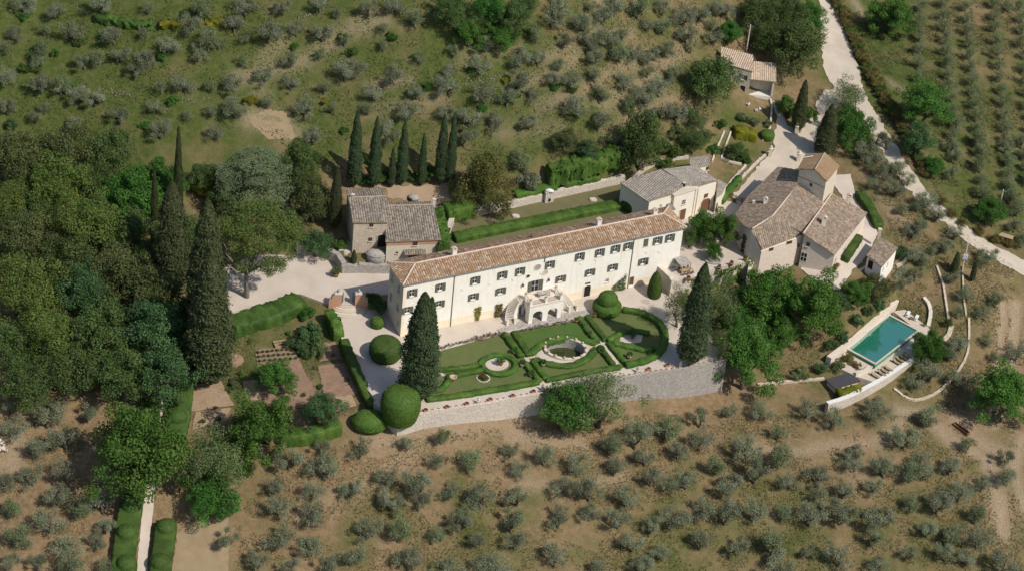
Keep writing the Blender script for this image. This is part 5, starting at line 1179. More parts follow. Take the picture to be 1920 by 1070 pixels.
def ph(s, lab, w=1.15, h=.75, mat='l_hedge2', **kw): return hedge(pxl(s), w * .84, h, mat, lab, 'box_hedge', HG, z=0.0, leaf=.065, dens=75, **kw)
ph('800,745 860,738 906,730 960,722 1010,712', 'long box hedge beside the wall walk, from the twin cypress to the first alley', 1.5, .7)
ph('1024,709 1100,694 1163,684', 'long box hedge beside the wall walk between the two alleys', 1.3, .7)
ph('1174,680 1206,674 1232,662 1246,645 1249,625 1242,606 1226,592 1200,581 1168,576', 'curved outer box hedge sweeping round the cypress end of the parterre', 1.5, .9)
ph('946,622 978,665', 'straight box hedge on the gate side of the first alley, above the crossing', 1.5); ph('964,619 992,663', 'straight box hedge on the basin side of the first alley, above the crossing', 1.5)
ph('984,676 1012,711', 'straight box hedge on the gate side of the first alley, below the crossing', 1.3); ph('999,674 1025,707', 'straight box hedge on the basin side of the first alley, below the crossing', 1.3)
ph('1085,592 1121,637', 'straight box hedge on the basin side of the second alley, above the crossing', 1.3); ph('1101,590 1136,634', 'straight box hedge on the cypress side of the second alley, above the crossing', 1.3)
ph('1124,646 1150,679', 'straight box hedge on the basin side of the second alley, below the crossing', 1.2); ph('1142,640 1172,675', 'straight box hedge on the cypress side of the second alley, below the crossing', 1.2)
ph('994,660 1016,643 1040,632 1065,629 1095,633 1118,641', 'curved box hedge round the loggia side of the basin', 1.6, .65, smooth=2); ph('1002,671 1030,680 1060,683 1082,680 1103,668 1118,651', 'curved box hedge round the wall side of the basin', 1.6, .65, smooth=2)
ph('900,683 905,672 920,663 945,662 962,669 969,680 962,692 944,700 925,698 908,690', 'round box hedge ring with a pale gravel centre', 1.3, .65, smooth=2)
ph('818,690 860,687 897,681', 'upper of two parallel box hedges leading from the ring to the twin cypress', 1.2); ph('838,703 870,697 905,690', 'lower of two parallel box hedges leading from the ring to the twin cypress', 1.2)
ph('803,727 826,728 838,716 843,705', 'hooked box hedge beside the twin cypress', 1.2, smooth=2)
ph('1138,634 1155,626 1172,618 1195,617 1218,622', 'curved box hedge round the loggia side of the small gravel bed', 1.2, smooth=2); ph('1152,639 1170,643 1190,649 1210,653 1228,650', 'curved box hedge round the wall side of the small gravel bed', 1.2, smooth=2)
# oval basin
bc = BASIN; rx, ry = BRX, BRY
bs = empty('stone_basin', bc, 'oval sunken stone basin of green water ringed with carved shells', 'basin')
def ovring(mb, r0, r1, z0, z1, n=36):
    for k in range(n):
        a, b = 2 * pi * k / n, 2 * pi * (k + 1) / n; q = lambda t, f_, z: (bc[0] + (rx + f_) * cos(t), bc[1] + (ry + f_) * sin(t), z)
        mb.add([q(a, r0, z0), q(b, r0, z0), q(b, r1, z0), q(a, r1, z0), q(a, r0, z1), q(b, r0, z1), q(b, r1, z1), q(a, r1, z1)], [(4, 5, 6, 7), (0, 1, 5, 4), (3, 7, 6, 2)])
mb = MB(); ovring(mb, .0, .45, .0, .55); mb.build('rim', M['coping'], bs)
mb = MB(); ovring(mb, -.1, .0, -2.2, .5); mb.v = [(x, y, z) for x, y, z in mb.v]; mb.build('lining', M['greystone'], bs)
m_, nt_, b_, N_, Lk_ = new_mat('basin_water'); b_.inputs['Base Color'].default_value = (.045, .055, .02, 1); b_.inputs['Roughness'].default_value = .12; M['basinwater'] = m_
mb = MB(); mb.add([(bc[0] + rx * cos(2 * pi * k / 36), bc[1] + ry * sin(2 * pi * k / 36), -1.55) for k in range(36)], [tuple(range(36))]); mb.build('water', m_, bs)
for k in range(14):
    a = 2 * pi * k / 14 + .2; mb = MB(); mb.lathe((bc[0] + (rx + .25) * cos(a), bc[1] + (ry + .25) * sin(a), .55), [(.14, 0), (.24, .12), (.26, .3), (.12, .42)], 7); mb.build('carved_shell', M['palepot'], bs, True)
mb = MB(); mb.tube([(bc[0] - .3, bc[1] + .6, -1.6), (bc[0] - .3, bc[1] + .6, .6)], .05, 6); mb.build('fountain_pipe', M['iron'], bs)
# lemon trees in pots and empty urns
def potted(px, py, label, r=.38, tree=True, kind='bush', z=0.0, tr=.75, mat='terracotta', group='potted lemon trees in the parterre', cat='potted tree', name='potted_lemon_tree'):
    p = P(px, py, z); o = empty(name, p, label, cat, group)
    mb = MB(); mb.lathe(p, [(r * .62, 0), (r * .7, .06), (r * .95, r * 1.25), (r * 1.08, r * 1.3), (r * 1.08, r * 1.5), (r * .88, r * 1.5), (r * .85, r * 1.3)], 12); mb.build('pot', M[mat], o, True)
    if tree:
        mb = MB(); mb.tube([p + Z3 * r * 1.2, p + Z3 * (r * 1.2 + .6)], .04, 5); mb.build('stem', M['bark'], o)
        cr = bpy.data.objects.new('crown', TREES[kind][_hs[0] % 2][0]); _hs[0] += 1; COL.objects.link(cr); cr.parent = o; cr.location = (0, 0, r * 1.2 + .2); cr.scale = (tr, tr, tr)
    return o
for px, py, lab in ((965, 663, 'potted lemon tree by the gate-side alley, above the hedge ring'), (979, 687, 'lemon tree in a pale pot at the first alley crossing'), (996, 706, 'potted lemon tree beside the lower end of the first alley'), (1018, 686, 'lemon tree in a pale pot on the wall side of the basin hedge'), (1127, 661, 'potted lemon tree just below the second alley crossing'), (1180, 672, 'potted lemon tree in the bed nearest the lone cypress wall walk')):
    potted(px, py, lab, mat='palepot')
potted(939, 684, 'dark potted shrub standing in the gravel ring', .42, kind='bush_h', tr=.9, cat='potted shrub', group='potted shrubs', name='potted_shrub')
potted(1186, 634, 'large potted palm-like shrub on the small gravel patch', .4, kind='bush_b', tr=1.1, cat='potted shrub', group='potted shrubs', name='potted_shrub')
for px, py, lab in ((944, 631, 'terracotta pot with plant at the end of the pink rose bed'), (1080, 604, 'big terracotta pot beside the iris border at the second alley'), (1106, 629, 'terracotta pot with plant in the lawn above the basin hedge'), (1114, 594, 'terracotta pot in front of the round topiary, nearer the loggia'), (1126, 595, 'terracotta pot in front of the round topiary, nearer the path')):
    potted(px, py, lab, .4, kind='bush_f', tr=.45, cat='flower pot', group='terracotta pots in the parterre', name='flower_pot')
potted(849, 713, 'large empty pale stone urn on the dry lawn', .65, tree=False, mat='palepot', cat='urn', group=None, name='stone_urn')
p = P(906, 709, 0); o = empty('round_flower_bed', p, 'small round flower bed edged with pale stones on the dry lawn', 'flower bed')
mb = MB()
for k in range(14): mb.box(p + np.array([1.15 * cos(k * .449), 1.15 * sin(k * .449), .08]), (cos(k * .449), sin(k * .449), 0), (-sin(k * .449), cos(k * .449), 0), Z3, .12, .22, .1)
mb.build('stone_edging', M['palestone'], o)
for k, m_ in ((0, 'bush_r'), (1, 'bush_f')):
    c = bpy.data.objects.new('flowers', TREES[m_][0][0]); COL.objects.link(c); c.parent = o; c.location = (.3 * k - .15, .2 - .4 * k, 0); c.scale = (.75, .75, .8)
def bed(path, n, kind, lab, w=1.0, h=.9, cat='flower bed', name='flower_border', z=0.0, seed=0):
    d = densify(W3(pxl(path), z), .55); rng = np.random.default_rng(seed); Qs = []; Ts = []
    for p in d:
        q, t = crown_broad(rng, n=150, nc=5, kz=.8, size=.12, low=.1, cr=(.3, .5)); s = rng.uniform(.75, 1.15) * w / 2; Qs.append(q * np.array([s, s, h * .6]) + p + np.array([rng.normal(0, .1), rng.normal(0, .1), h * .42])); Ts.append(t)
    return mobj(name, quads_np(name, np.concatenate(Qs), M[kind], np.concatenate(Ts)), None, label=lab, cat=cat, kind='thing')
bed('818,656 850,648 885,640', 0, 'l_rose', 'border of white roses along the front gravel near the twin cypress', seed=1); bed('888,639 935,628', 0, 'l_pink', 'bed of pink roses at the gate-side end of the flagstones', 1.2, 1.1, seed=2)
bed('972,622 1020,612 1076,602', 0, 'l_rose', 'border of grey-leaved irises below the loggia flagstones', 1.1, .7, seed=3)
# pots and busts on the wall walk
_pl = pxl('798,770 838,764 875,758 919,750 961,743 1000,735 1251,686 1216,693'); _on = ['first', 'second', 'third', 'fourth', 'fifth', 'sixth', 'last', 'second to last']
for (px, py), w_ in zip(_pl, _on):
    p = P(px, py, .06); o = empty('flower_trough', p, f'{w_} terracotta trough of red flowers along the garden wall, counted from the gate', 'flower trough', 'terracotta troughs along the garden wall')
    mb = MB(); t = VF.ex; mb.box(p + Z3 * .2, t, VF.ey, Z3, .42, .2, .2); mb.build('trough', M['terracotta'], o)
    c = bpy.data.objects.new('flowers', TREES['bush_r'][0][0]); COL.objects.link(c); c.parent = o; c.location = (0, 0, .3); c.scale = (.4, .3, .3)
for px, py, mat_, lab in ((897, 755, 'coping', 'grey stone bust on the wall walk below the hedge ring'), (1017, 730, 'greystone', 'dark stone bust on the wall walk near the first alley'), (1195, 697, 'greystone', 'dark stone bust on the wall walk near the second alley'), (1275, 688, 'white', 'white stone bust on the wall corner under the lone cypress')):
    p = P(px, py, .06); o = empty('stone_bust', p, lab, 'bust', 'stone busts on the garden wall'); mb = MB(); mb.abox(p[0] - .22, p[0] + .22, p[1] - .22, p[1] + .22, p[2], p[2] + .5); mb.build('pedestal', M['coping'], o)
    mb = MB(); mb.lathe(p + Z3 * .5, [(.10, 0), (.12, .08), (.30, .25), (.28, .42), (.10, .5), (.09, .56), (.15, .64), (.16, .78), (.10, .9), (.01, .93)], 10, 1.0, .75); mb.build('bust', M[mat_], o, True)
# brick edging dots along the wall top
mb = MB()
for p in densify(_gw[2:] + _gw2[1:], 1.1): mb.box(np.array([p[0], p[1], .12]) , VF.ex, VF.ey, Z3, .16, .14, .05)
mb.build('wall_edging', M['terracotta'], None, label='line of small terracotta tiles edging the garden wall top', cat='edging', kind='stuff')
# topiaries
def dome(r, h, base=.0, flat=.25, n=7): return [(r * .86, base)] + [(r, base + h * .25), (r * 1.0, base + h * .55)] + [(r * (flat + (1 - flat) * cos(pi / 2 * k / n)) if k < n else .02, base + h * (.55 + .45 * sin(pi / 2 * k / n))) for k in range(1, n + 1)]
topiary('drum_topiary', P(722, 668, 0), dome(3.0, 3.6, 0, .55), 'l_hedge', 'broad drum-shaped yew beside the twin cypress at the villa corner', n=2600, seed=3)
topiary('ball_topiary', P(707, 611, 0), dome(1.25, 2.0), 'l_hedge2', 'small clipped ball by the path below the gate', n=800, seed=4)
_tp = P(1137, 584, 0); topiary('tiered_topiary', _tp, [(2.3, 0), (2.75, .7), (2.75, 1.7), (2.3, 2.25), (1.75, 2.35), (1.95, 2.9), (1.75, 3.7), (1.2, 4.3), (.5, 4.6), (.02, 4.65)], 'l_hedge2', 'big two-tiered clipped topiary in front of the villa arched door', n=2600, seed=5)
topiary('egg_topiary', P(750, 775, -.3), [(2.9, -1.1), (3.25, 0), (3.5, 1.0), (3.6, 2.4), (3.45, 3.7), (2.9, 4.7), (1.8, 5.25), (.7, 5.45), (.02, 5.5)], 'l_hedge2', 'tall clipped egg-shaped bush at the gate end of the garden wall', n=4200, leaf=.1, seed=6)
topiary('low_topiary', G(692, 800), [(2.6, 0), (3.3, .8), (3.2, 1.8), (2.4, 2.7), (1.0, 3.1), (.02, 3.15)], 'l_hedge2', 'low rounded bush beside the tall egg-shaped topiary', n=2000, leaf=.1, sy=.75, seed=7)
topiary('lawn_topiary', P(1186, 390, 4.0), dome(2.4, 2.4), 'l_hedge', 'round clipped bush at the chapel end of the lawn hedge', n=1500, seed=8)
topiary('drive_topiary', G(1438, 259), dome(1.5, 1.7), 'l_hedge2', 'bright round bush beside the drive wall', n=900, seed=9)

# other hedges
hedge(pxl('852,441 930,425 1000,411 1085,394 1172,377'), 2.5, 1.2, 'l_hedge2', 'long clipped hedge along the lawn terrace behind the villa', z=4.0)
hedge(pxl('868,468 930,454 1000,440 1100,420'), .9, .5, 'l_feather', 'low ragged herb border between lawn hedge and villa roof', 'herb_border', z=4.0, dens=20, wob=.2)
hedge(pxl('836,388 860,383 886,377'), 3.2, 2.6, 'l_hedge2', 'thick clipped hedge block beside the vine on the stone house', z=4.7)
hedge(pxl('965,360 1003,352 1042,344'), 2.2, 1.3, 'l_hedge2', 'clipped hedge on the upper bank, nearer the golden conifer', z=5.3); hedge(pxl('1056,340 1090,333 1122,326'), 2.2, 1.3, 'l_hedge2', 'clipped hedge on the upper bank, nearer the chapel', z=5.4)
hedge(pxl('1030,314 1055,308 1075,302 1118,290 1158,281'), 3.2, 3.6, 'l_hedge2', 'tall thick hedge on the bank behind the chapel', dens=40, wob=.45, leaf=.12)
hedge(pxl('645,640 662,675 688,725 702,745'), 1.7, 1.8, 'l_hedge', 'clipped hedge between the garden path and the vegetable plots')
hedge(pxl('530,812 585,806 638,790'), 2.3, 2.2, 'l_hedge2', 'clipped hedge on the lower edge of the vegetable garden')
hedge(pxl('432,604 470,590 520,575 562,556'), 4.2, 2.4, 'l_hedge', 'deep sloping hedge below the gate courtyard', wob=.3, dens=26)
hedge(pxl('618,580 628,600 636,618'), 2.0, 2.6, 'l_hedge2', 'leafy hedge beside the gate steps', wob=.2)
for sd, s, lab in ((-1, '248,925 236,1000 228,1085', 'clipped avenue hedge on the wood side of the path, lower stretch'), (1, '312,975 305,1030 298,1085', 'clipped avenue hedge on the field side of the path, lower stretch'), (1, '345,705 338,760 328,815', 'clipped avenue hedge on the vegetable-garden side of the path'), (-1, '283,745 278,790', 'clipped avenue hedge under the elm on the wood side')):
    hedge(pxl(s), 3.9 if '248' in s or '345' in s else 3.6, 1.7, 'l_hedge', lab, group='hedges of the avenue', dens=24)
for px, py, lab in ((247, 950, 'domed bush rising from the wood-side avenue hedge, farthest up'), (238, 1000, 'domed bush rising from the wood-side avenue hedge, middle one'), (238, 1058, 'domed bush rising from the wood-side avenue hedge, nearest the photo edge'), (312, 990, 'domed bush rising from the field-side avenue hedge, upper one'), (300, 1055, 'domed bush rising from the field-side avenue hedge, nearest the photo edge'), (336, 752, 'domed bush rising from the hedge beside the vegetable plots, upper one'), (333, 783, 'domed bush rising from the hedge beside the vegetable plots, lower one')):
    topiary('hedge_dome', G(px, py, 1.2) , [(1.7, 0), (1.75, 1.5), (1.6, 2.15), (1.15, 2.6), (.5, 2.85), (.02, 2.9)], 'l_hedge', lab, group='domes on the avenue hedges', n=900, seed=px)
_rh = [T(a, b) for a, b in pxl('1562,0 1585,45 1605,90 1632,145 1655,185 1680,225 1712,285 1738,330')]; _k = 0
for p in densify(_rh, 1.75):
    _k += 1
    plant('hedgetree' if _k % 4 else 'bush_h', 'hedge_shrub', p, random.uniform(1.6, 2.3), random.uniform(1.3, 1.8), f'rusty-green shrub in the ragged roadside hedge, {ordinal(_k)} down from the top edge', 'shrub', 'shrubs of the roadside hedge')
for k, (px, py) in enumerate(pxl('1765,385 1785,408 1805,425 1835,440 1865,455 1895,462 1915,455')): plant('hedgetree', 'hedge_shrub', G(px, py), random.uniform(1.4, 2.0), random.uniform(1.2, 1.6), f'rusty-green shrub at the lower end of the roadside hedge, {ordinal(k + 1)} along', 'shrub', 'shrubs of the roadside hedge')
hedge(pxl('1378,240 1400,242 1420,250'), 2.6, 1.7, 'l_yellow', 'bright yellow-green hedge in the upper house garden', wob=.2)
hedge(pxl('1352,374 1370,350 1386,330'), 1.2, 1.1, 'l_hedge2', 'bright hedge along the lower drive wall beside the chapel', wob=.2)
hedge(pxl('1585,480 1598,460 1612,440'), 1.5, 1.6, 'l_hedge', 'clipped hedge against the farmhouse wing')
hedge(pxl('1612,358 1630,382 1650,420'), 2.0, 1.4, 'l_hedge', 'hedge above the path behind the farmhouse wing')
hedge(pxl('1572,734 1590,731 1611,724'), 2.2, 2.0, 'l_yellow', 'bright yellow shrub hedge under the black pool-house roof', name='yellow_hedge', wob=.25)
hedge(pxl('180,25 230,38 285,43'), 2.0, 1.1, 'l_hedge', 'dark bramble hedge on the top green slope', name='bramble_hedge', wob=.4); hedge(pxl('300,42 360,40 425,38'), 1.6, .9, 'l_yellow', 'yellowish bramble hedge on the top green slope', name='bramble_hedge', wob=.4)

# ------------------------------------------------------------------ gate, steps and courtyard things
for k, (px, flip, lab) in enumerate(((628, -1, 'pink scrolled gate pier on the vegetable-garden side'), (677, 1, 'pink scrolled gate pier on the villa side'))):
    b = P(px, 571, 1.0); ga, gb = P(616, 571, 1.0), P(690, 571, 1.0); f = Frame(b, gb - ga, (0, -1)); o = empty('gate_pier', b, lab, 'gate pier', 'pair of scrolled gate piers')
    out = [(-1.2, -.9), (1.2, -.9), (1.2, 3.6)] + [(1.2 - .0, 3.6), (-.1, 3.6)] + [(-.1 - .55 * sin(t * pi / 12), 3.6 - .9 * (1 - cos(t * pi / 12))) for t in range(1, 7)] + [(-1.2, 2.3)]
    out = [(s * (1 if flip < 0 else -1), z) for s, z in out]
    solid('pier', out, f, -.35, .35, M['pink'], o)
    mb = MB(); a0, a1 = (-.2, 1.28) if flip < 0 else (-1.28, .2); f.box(mb, a0, a1, -.45, .45, 3.6, 3.75); f.box(mb, a0 + .12, a1 - .12, -.36, .36, 3.75, 3.95); mb.build('cornice', M['coping'], o)
    mb = MB(); sg = 1 if flip < 0 else -1; mb.tube([f(sg * (-.1 - .55 * sin(t * pi / 12)), 0, 3.72 - .9 * (1 - cos(t * pi / 12))) for t in range(0, 7)] + [f(sg * -.95, 0, 2.55), f(sg * -1.15, 0, 2.5)], .17, 6); mb.build('scroll', M['greystone'], o, True)
    mb = MB(); mb.lathe(f(sg * .55, 0, 3.95), [(.16, 0), (.12, .1), (.26, .3), (.28, .5), (.1, .7), (.05, .85)], 8); mb.build('finial', M['greystone'], o, True)
gt = empty('iron_gate', P(653, 571, 1.0), 'open wrought-iron gate between the pink piers', 'gate'); ga, gb = P(640, 571, 1.0), P(665, 571, 1.0); f = Frame(ga, gb - ga, (0, -1)); gl_ = np.linalg.norm(gb - ga)
for sx, a in ((0.0, -70), (gl_, 250)):
    mb = MB(); A = f(sx, 0, 1.0); dr = f.ex * cos(radians(a)) - f.ey * sin(radians(a)) * (-1) * -1; dr = f.ex * cos(radians(a)) - f.ey * abs(sin(radians(a))); wd = gl_ / 2 - .05
    for zz in (1.15, 2.0, 3.0): mb.tube([A + Z3 * (zz - 1), A + dr * wd + Z3 * (zz - 1)], .025, 4)
    for k in range(9): mb.tube([A + dr * wd * k / 8 + Z3 * .15, A + dr * wd * k / 8 + Z3 * (2.1 + .25 * sin(k * pi / 8))], .015, 4)
    mb.build('gate_leaf', M['iron'], gt)
st = empty('gate_steps', P(652, 590, 0), 'wide curved stone steps descending from the iron gate', 'steps')
f = Frame(P(652, 571, 1.0), gb - ga, (0, -1))
for k in range(5):
    r = 2.0 + .42 * k; z1 = .98 - .2 * k; arc = [f(r * cos(pi * t / 14), .1 + (.75 + .5 * k + .0) * 1.0 * sin(pi * t / 14) , 0) for t in range(15)]; mb = MB(); mb.prism([p + Z3 * (-.3) for p in arc], [p + Z3 * z1 for p in arc]); mb.build('step', M['coping'] if k % 2 else M['deck'], st)
potted(630, 519, 'conical shrub in a terracotta pot by the curved courtyard wall', .55, kind='bush_h', z=1.0, tr=1.0, cat='potted shrub', group='potted shrubs', name='potted_shrub')
cv = empty('garden_cloche', Q(770, 378, 6.2), 'grey domed metal trough lying on the bare bank behind the stone house', 'trough'); c = G(775, 374)
mb = MB(); mb.lathe(c, [(1.1, 0), (1.15, .5), (.9, .9), (.5, 1.05), (.02, 1.1)], 12, 1, .75); mb.build('shell', M['greystone'], cv, True); mb = MB(); mb.lathe(c + np.array([-.5, -.45, .15]), [(.5, 0), (.5, .45), (.02, .5)], 10); mb.build('opening', M['dark'], cv)
for k, (px, py, r, h, lab) in enumerate(((967, 407, .8, .45, 'round pale stone lying on the lawn terrace nearer the stone house'), (1112, 376, .8, .4, 'round pale stone lying on the lawn terrace nearer the chapel'))):
    p = P(px, py, 4.0); mb = MB(); mb.lathe(p, [(r, 0), (r * 1.05, h * .5), (r * .9, h), (.02, h * 1.05)], 9, 1, .7); mb.build('millstone', M['palestone'], None, label=lab, cat='stone')
p = P(1028, 378, 4.0); o = empty('stone_spout', p, 'pale stone wall fountain on the lawn wall', 'fountain'); mb = MB(); mb.box(p + Z3 * 1.2, VF.ex, VF.ey, Z3, .9, .4, 1.2); mb.build('pillar', M['palestone'], o); mb = MB(); mb.lathe(p + Z3 * 2.4, [(1.0, 0), (.9, .35), (.4, .6), (.02, .65)], 10, 1, .5); mb.build('shell', M['white'], o, True)
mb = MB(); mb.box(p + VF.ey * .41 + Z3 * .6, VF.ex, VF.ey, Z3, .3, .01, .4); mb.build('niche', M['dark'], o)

# court things beside the villa: canopy, table and chairs
p = P(1282, 500, 2.8); o = empty('garden_canopy', p, 'weathered grey canopy on posts at the chapel end of the villa', 'canopy')
cp = [P(1264, 484, 5.2), P(1282, 478, 5.2), P(1298, 494, 5.2), P(1278, 500, 5.2)]; mb = MB(); mb.prism([q - Z3 * .12 for q in cp], cp); mb.build('canopy_top', M['greystone'], o)
for q in shrink(cp, .3): mb = MB(); mb.tube([np.array([q[0], q[1], 2.8]), q - Z3 * .12], .06, 6); mb.build('post', M['iron'], o)
p = P(1268, 503, 2.8); mb = MB(); mb.lathe(p, [(.5, 0), (.6, .2), (.15, .35), (.15, .9), (.85, 1.0), (.95, 1.25), (.7, 1.2)], 14); mb.build('stone_font', M['pinkstone'], None, True, label='round pink stone font beside the grey canopy', cat='font')
c = P(1286, 511, 2.8); o = empty('dining_table', c, 'long honey-coloured table on the courtyard terrace', 'table'); f = Frame(c, VF.ex, (0, -1))
mb = MB(); f.box(mb, -1.3, 1.3, -.45, .45, 3.5, 3.56); mb.build('tabletop', M['palewood'], o)
for a in (-1.15, 1.15):
    for b in (-.35, .35): mb = MB(); f.box(mb, a - .05, a + .05, b - .05, b + .05, 2.8, 3.5); mb.build('leg', M['palewood'], o)
_ch = []
for i, a in enumerate((-.9, 0, .9)):
    for j, sg in enumerate((-1, 1)):
        q = f(a, sg * .85, 2.8); o = empty('dining_chair', q, f'{["first", "middle", "last"][i]} brown chair on the {"villa" if sg < 0 else "wall"} side of the terrace table', 'chair', 'chairs round the courtyard table'); ff = Frame(q, VF.ex, (0, -1))
        mb = MB(); ff.box(mb, -.22, .22, -.22, .22, 3.2, 3.25); mb.build('seat', M['wood'], o); mb = MB(); ff.box(mb, -.22, .22, sg * .22 - .02, sg * .22 + .02, 3.25, 3.7); mb.build('backrest', M['wood'], o)
        for x in (-.18, .18):
            for y in (-.18, .18): mb = MB(); ff.box(mb, x - .02, x + .02, y - .02, y + .02, 2.8, 3.2); mb.build('leg', M['wood'], o)
for px, py, lab in ((1290, 526, 'terracotta pot on the courtyard wall, nearest the dining table'), (1348, 505, 'terracotta pot on the courtyard wall beside the lone cypress tip'), (1371, 498, 'terracotta pot midway along the courtyard wall'), (1397, 489, 'big terracotta pot at the farmhouse end of the courtyard wall')): potted(px, py, lab, .42, kind='bush_r', z=3.1, tr=.4, cat='flower pot', group='pots on the courtyard wall', name='flower_pot')
p = P(1337, 490, 2.8); o = empty('tree_ring', p, 'round stone seat ring under the courtyard tree', 'stone ring'); mb = MB(); mb.lathe(p, [(1.5, 0), (1.55, .35), (1.2, .38), (1.15, .1)], 18, 1.1, .8); mb.build('ring', M['greystone'], o)
# wooden gate at the drive
p = T(1385, 377); o = empty('timber_gate', p, 'low dark timber fence gate by the chapel drive', 'gate'); f = Frame(T(1368, 370), T(1402, 388) - T(1368, 370), (0, -1)); zz = T(1385, 377)[2]; ln = np.linalg.norm((T(1402, 388) - T(1368, 370))[:2])
for h in (.35, .75, 1.1): mb = MB(); f.box(mb, 0, ln, -.03, .03, zz + h - .06, zz + h + .06); mb.build('rail', M['wood'], o)
for k in range(4): mb = MB(); f.box(mb, ln * k / 3 - .06, ln * k / 3 + .06, .035, .13, zz - .2, zz + 1.25); mb.build('post', M['wood'], o)
for px, py, lab in ((1443, 294, 'pale gatepost at the end of the drive wall'), (1492, 252, 'pale gatepost beside the dark roadside cypress'), (1496, 303, 'pale gatepost with a plant beside the farmhouse tower')):
    p = T(px, py); o = empty('gatepost', p, lab, 'gatepost', 'gateposts of the drive'); mb = MB(); mb.abox(p[0] - .35, p[0] + .35, p[1] - .35, p[1] + .35, p[2] - .3, p[2] + 2.0); mb.build('shaft', M['stucco2'], o); mb = MB(); mb.lathe(p + Z3 * 2.0, [(.5, 0), (.5, .12), (.22, .2), (.28, .45), (.15, .7), (.02, .75)], 9); mb.build('finial', M['coping'], o)

# ------------------------------------------------------------------ swimming pool
PZ = -5.5; c1, c2, c3, c4 = [P(a, b, PZ) for a, b in pxl('1667.7,591.8 1720,618.9 1639.6,679.6 1589,651.6')]
pf = Frame(c4, c1 - c4, (1, -1)); PL = np.linalg.norm(c1 - c4); PW = np.linalg.norm(c2 - c1)
pl = empty('swimming_pool', (c1 + c3) / 2, 'long rectangular swimming pool of dark green water with pale stone edges', 'pool')
def pbox(mb, s0, s1, d0, d1, z0, z1): pf.box(mb, s0, s1, d0, d1, z0, z1)
m_, nt_, b_, N_, Lk_ = new_mat('pool_lining'); b_.inputs['Base Color'].default_value = (.09, .27, .17, 1); b_.inputs['Roughness'].default_value = .6; M['lining'] = m_
mb = MB(); pbox(mb, 0, PL, 0, PW, PZ - 2.2, PZ - 2.0); mb.build('floor', M['lining'], pl)
for nm, a in (('side', (-.25, 0, -.25, PW + .25)), ('side', (PL, PL + .25, -.25, PW + .25)), ('side', (0, PL, -.25, 0)), ('side', (0, PL, PW, PW + .25))): mb = MB(); pbox(mb, *a, PZ - 2.2, PZ - .02); mb.build('pool_wall', M['lining'], pl)
mw, nt_, b_, N_, Lk_ = new_mat('pool_water'); b_.inputs['Base Color'].default_value = (.018, .19, .12, 1); b_.inputs['Roughness'].default_value = .04; b_.inputs['IOR'].default_value = 1.33; b_.inputs['Transmission Weight'].default_value = .35
g_ = pos_noise(nt_, 1.1, 3); bump(nt_, b_, g_, .06, .1)
mb = MB(); mb.add([pf(0, 0, PZ - .12), pf(PL, 0, PZ - .12), pf(PL, PW, PZ - .12), pf(0, PW, PZ - .12)], [(0, 1, 2, 3)]); mb.build('water', mw, pl)
mb = MB(); pbox(mb, .0, .9, .0, PW, PZ - .9, PZ - .35); mb.build('underwater_step', M['deck'], pl)
for a in ((-.45, 0, -.4, PW + .3), (PL, PL + .4, -.4, PW + .3), (0, PL, -.4, 0), (0, PL, PW, PW + .3)): mb = MB(); pbox(mb, *a, PZ - .018, PZ + .10); mb.build('coping', M['deck'], pl)
def deckpart(name, s, z, label, depth=3.5, mat=None): return pad(name, wpx(s, z), z, mat or M['deck'], depth, label, 'deck', side=M['pinkstone'])
deckpart('sun_deck', '1675,583 1697,580 1745,617 1735,628 1722,621', PZ, 'paved deck at the hill end of the pool with two white chairs')
_dk = [pf(-.5, PW + .26, PZ), pf(PL + .3, PW + .26, PZ)] + wpx('1722,628 1718,645 1714,668 1673,697 1640,716 1600,703 1628,692', PZ - .9)
pad('sun_deck', _dk, PZ - .9, M['deck'], 3.5, 'paved deck below the pool with a row of wooden loungers', 'deck', side=M['pinkstone'])
deckpart('pool_terrace', '1590,654 1640,683 1628,692 1605,704 1575,690 1560,676', PZ - .7, 'planted terrace beyond the spill edge of the pool')
wall_line('pool_wall', off_line(wpx('1680,568 1640,605 1600,640 1553,676', PZ), .0), -4.6, -8, 1.1, M['pinkstone'], 'pinkish stone wall and walk along the hill side of the pool', rag=.03)
wall_line('pool_terrace_wall', smooth_line(wpx('1551,757 1580,748 1604,738 1641,718 1673,699 1715,670', PZ - .9), 1), -6.2, -12, .8, M['palestone'], 'long curved white-capped wall under the lounger deck', coping=M['white'], rag=.02)
wall_line('pool_return_wall', wpx('1715,670 1719,645 1721,625', PZ - .9), -5.9, -10, .5, M['palestone'], 'short return wall at the tree end of the lounger deck', rag=.03)
wall_line('pool_steps_wall', wpx('1603,704 1618,699 1629,691', PZ - .9), -5.6, -9, .45, M['coping'], 'short white wall beside the black pool-house roof', rag=.02)
wall_line('pool_curved_wall', smooth_line([T(a, b) for a, b in pxl('1732,560 1742,572 1745,590 1740,614')], 1), None, None, .6, M['palestone'], 'curved pale wall beyond the pool chairs', coping=M['coping'])
wall_line('field_wall', smooth_line([T(a, b) for a, b in pxl('1816,598 1817,635 1814,668 1791,705 1757,738 1720,752 1698,747 1676,730')], 1), None, None, .42, M['stonewall'], 'long curving pale wall round the lawn below the pool', rag=.06)
wall_line('field_wall', [T(a, b) for a, b in pxl('1756,500 1768,534 1778,598')], None, None, .4, M['stonewall'], 'straight low pale wall above the pool lawn', rag=.05); wall_line('field_wall', [T(a, b) for a, b in pxl('1784,612 1779,628 1768,640')], None, None, .9, M['stonewall'], 'short broad pale wall below the dark round bush', rag=.05)
wall_line('field_wall', [T(a, b) for a, b in pxl('1804,500 1806,560 1811,592')], None, None, .3, M['stonewall'], 'faint low wall beside the power pole', rag=.05)
wall_line('field_wall', [T(a, b) for a, b in pxl('1420,722 1480,716 1545,710')], None, None, .5, M['stonewall'], 'low pale wall running from the walnuts to the black roof', rag=.06)
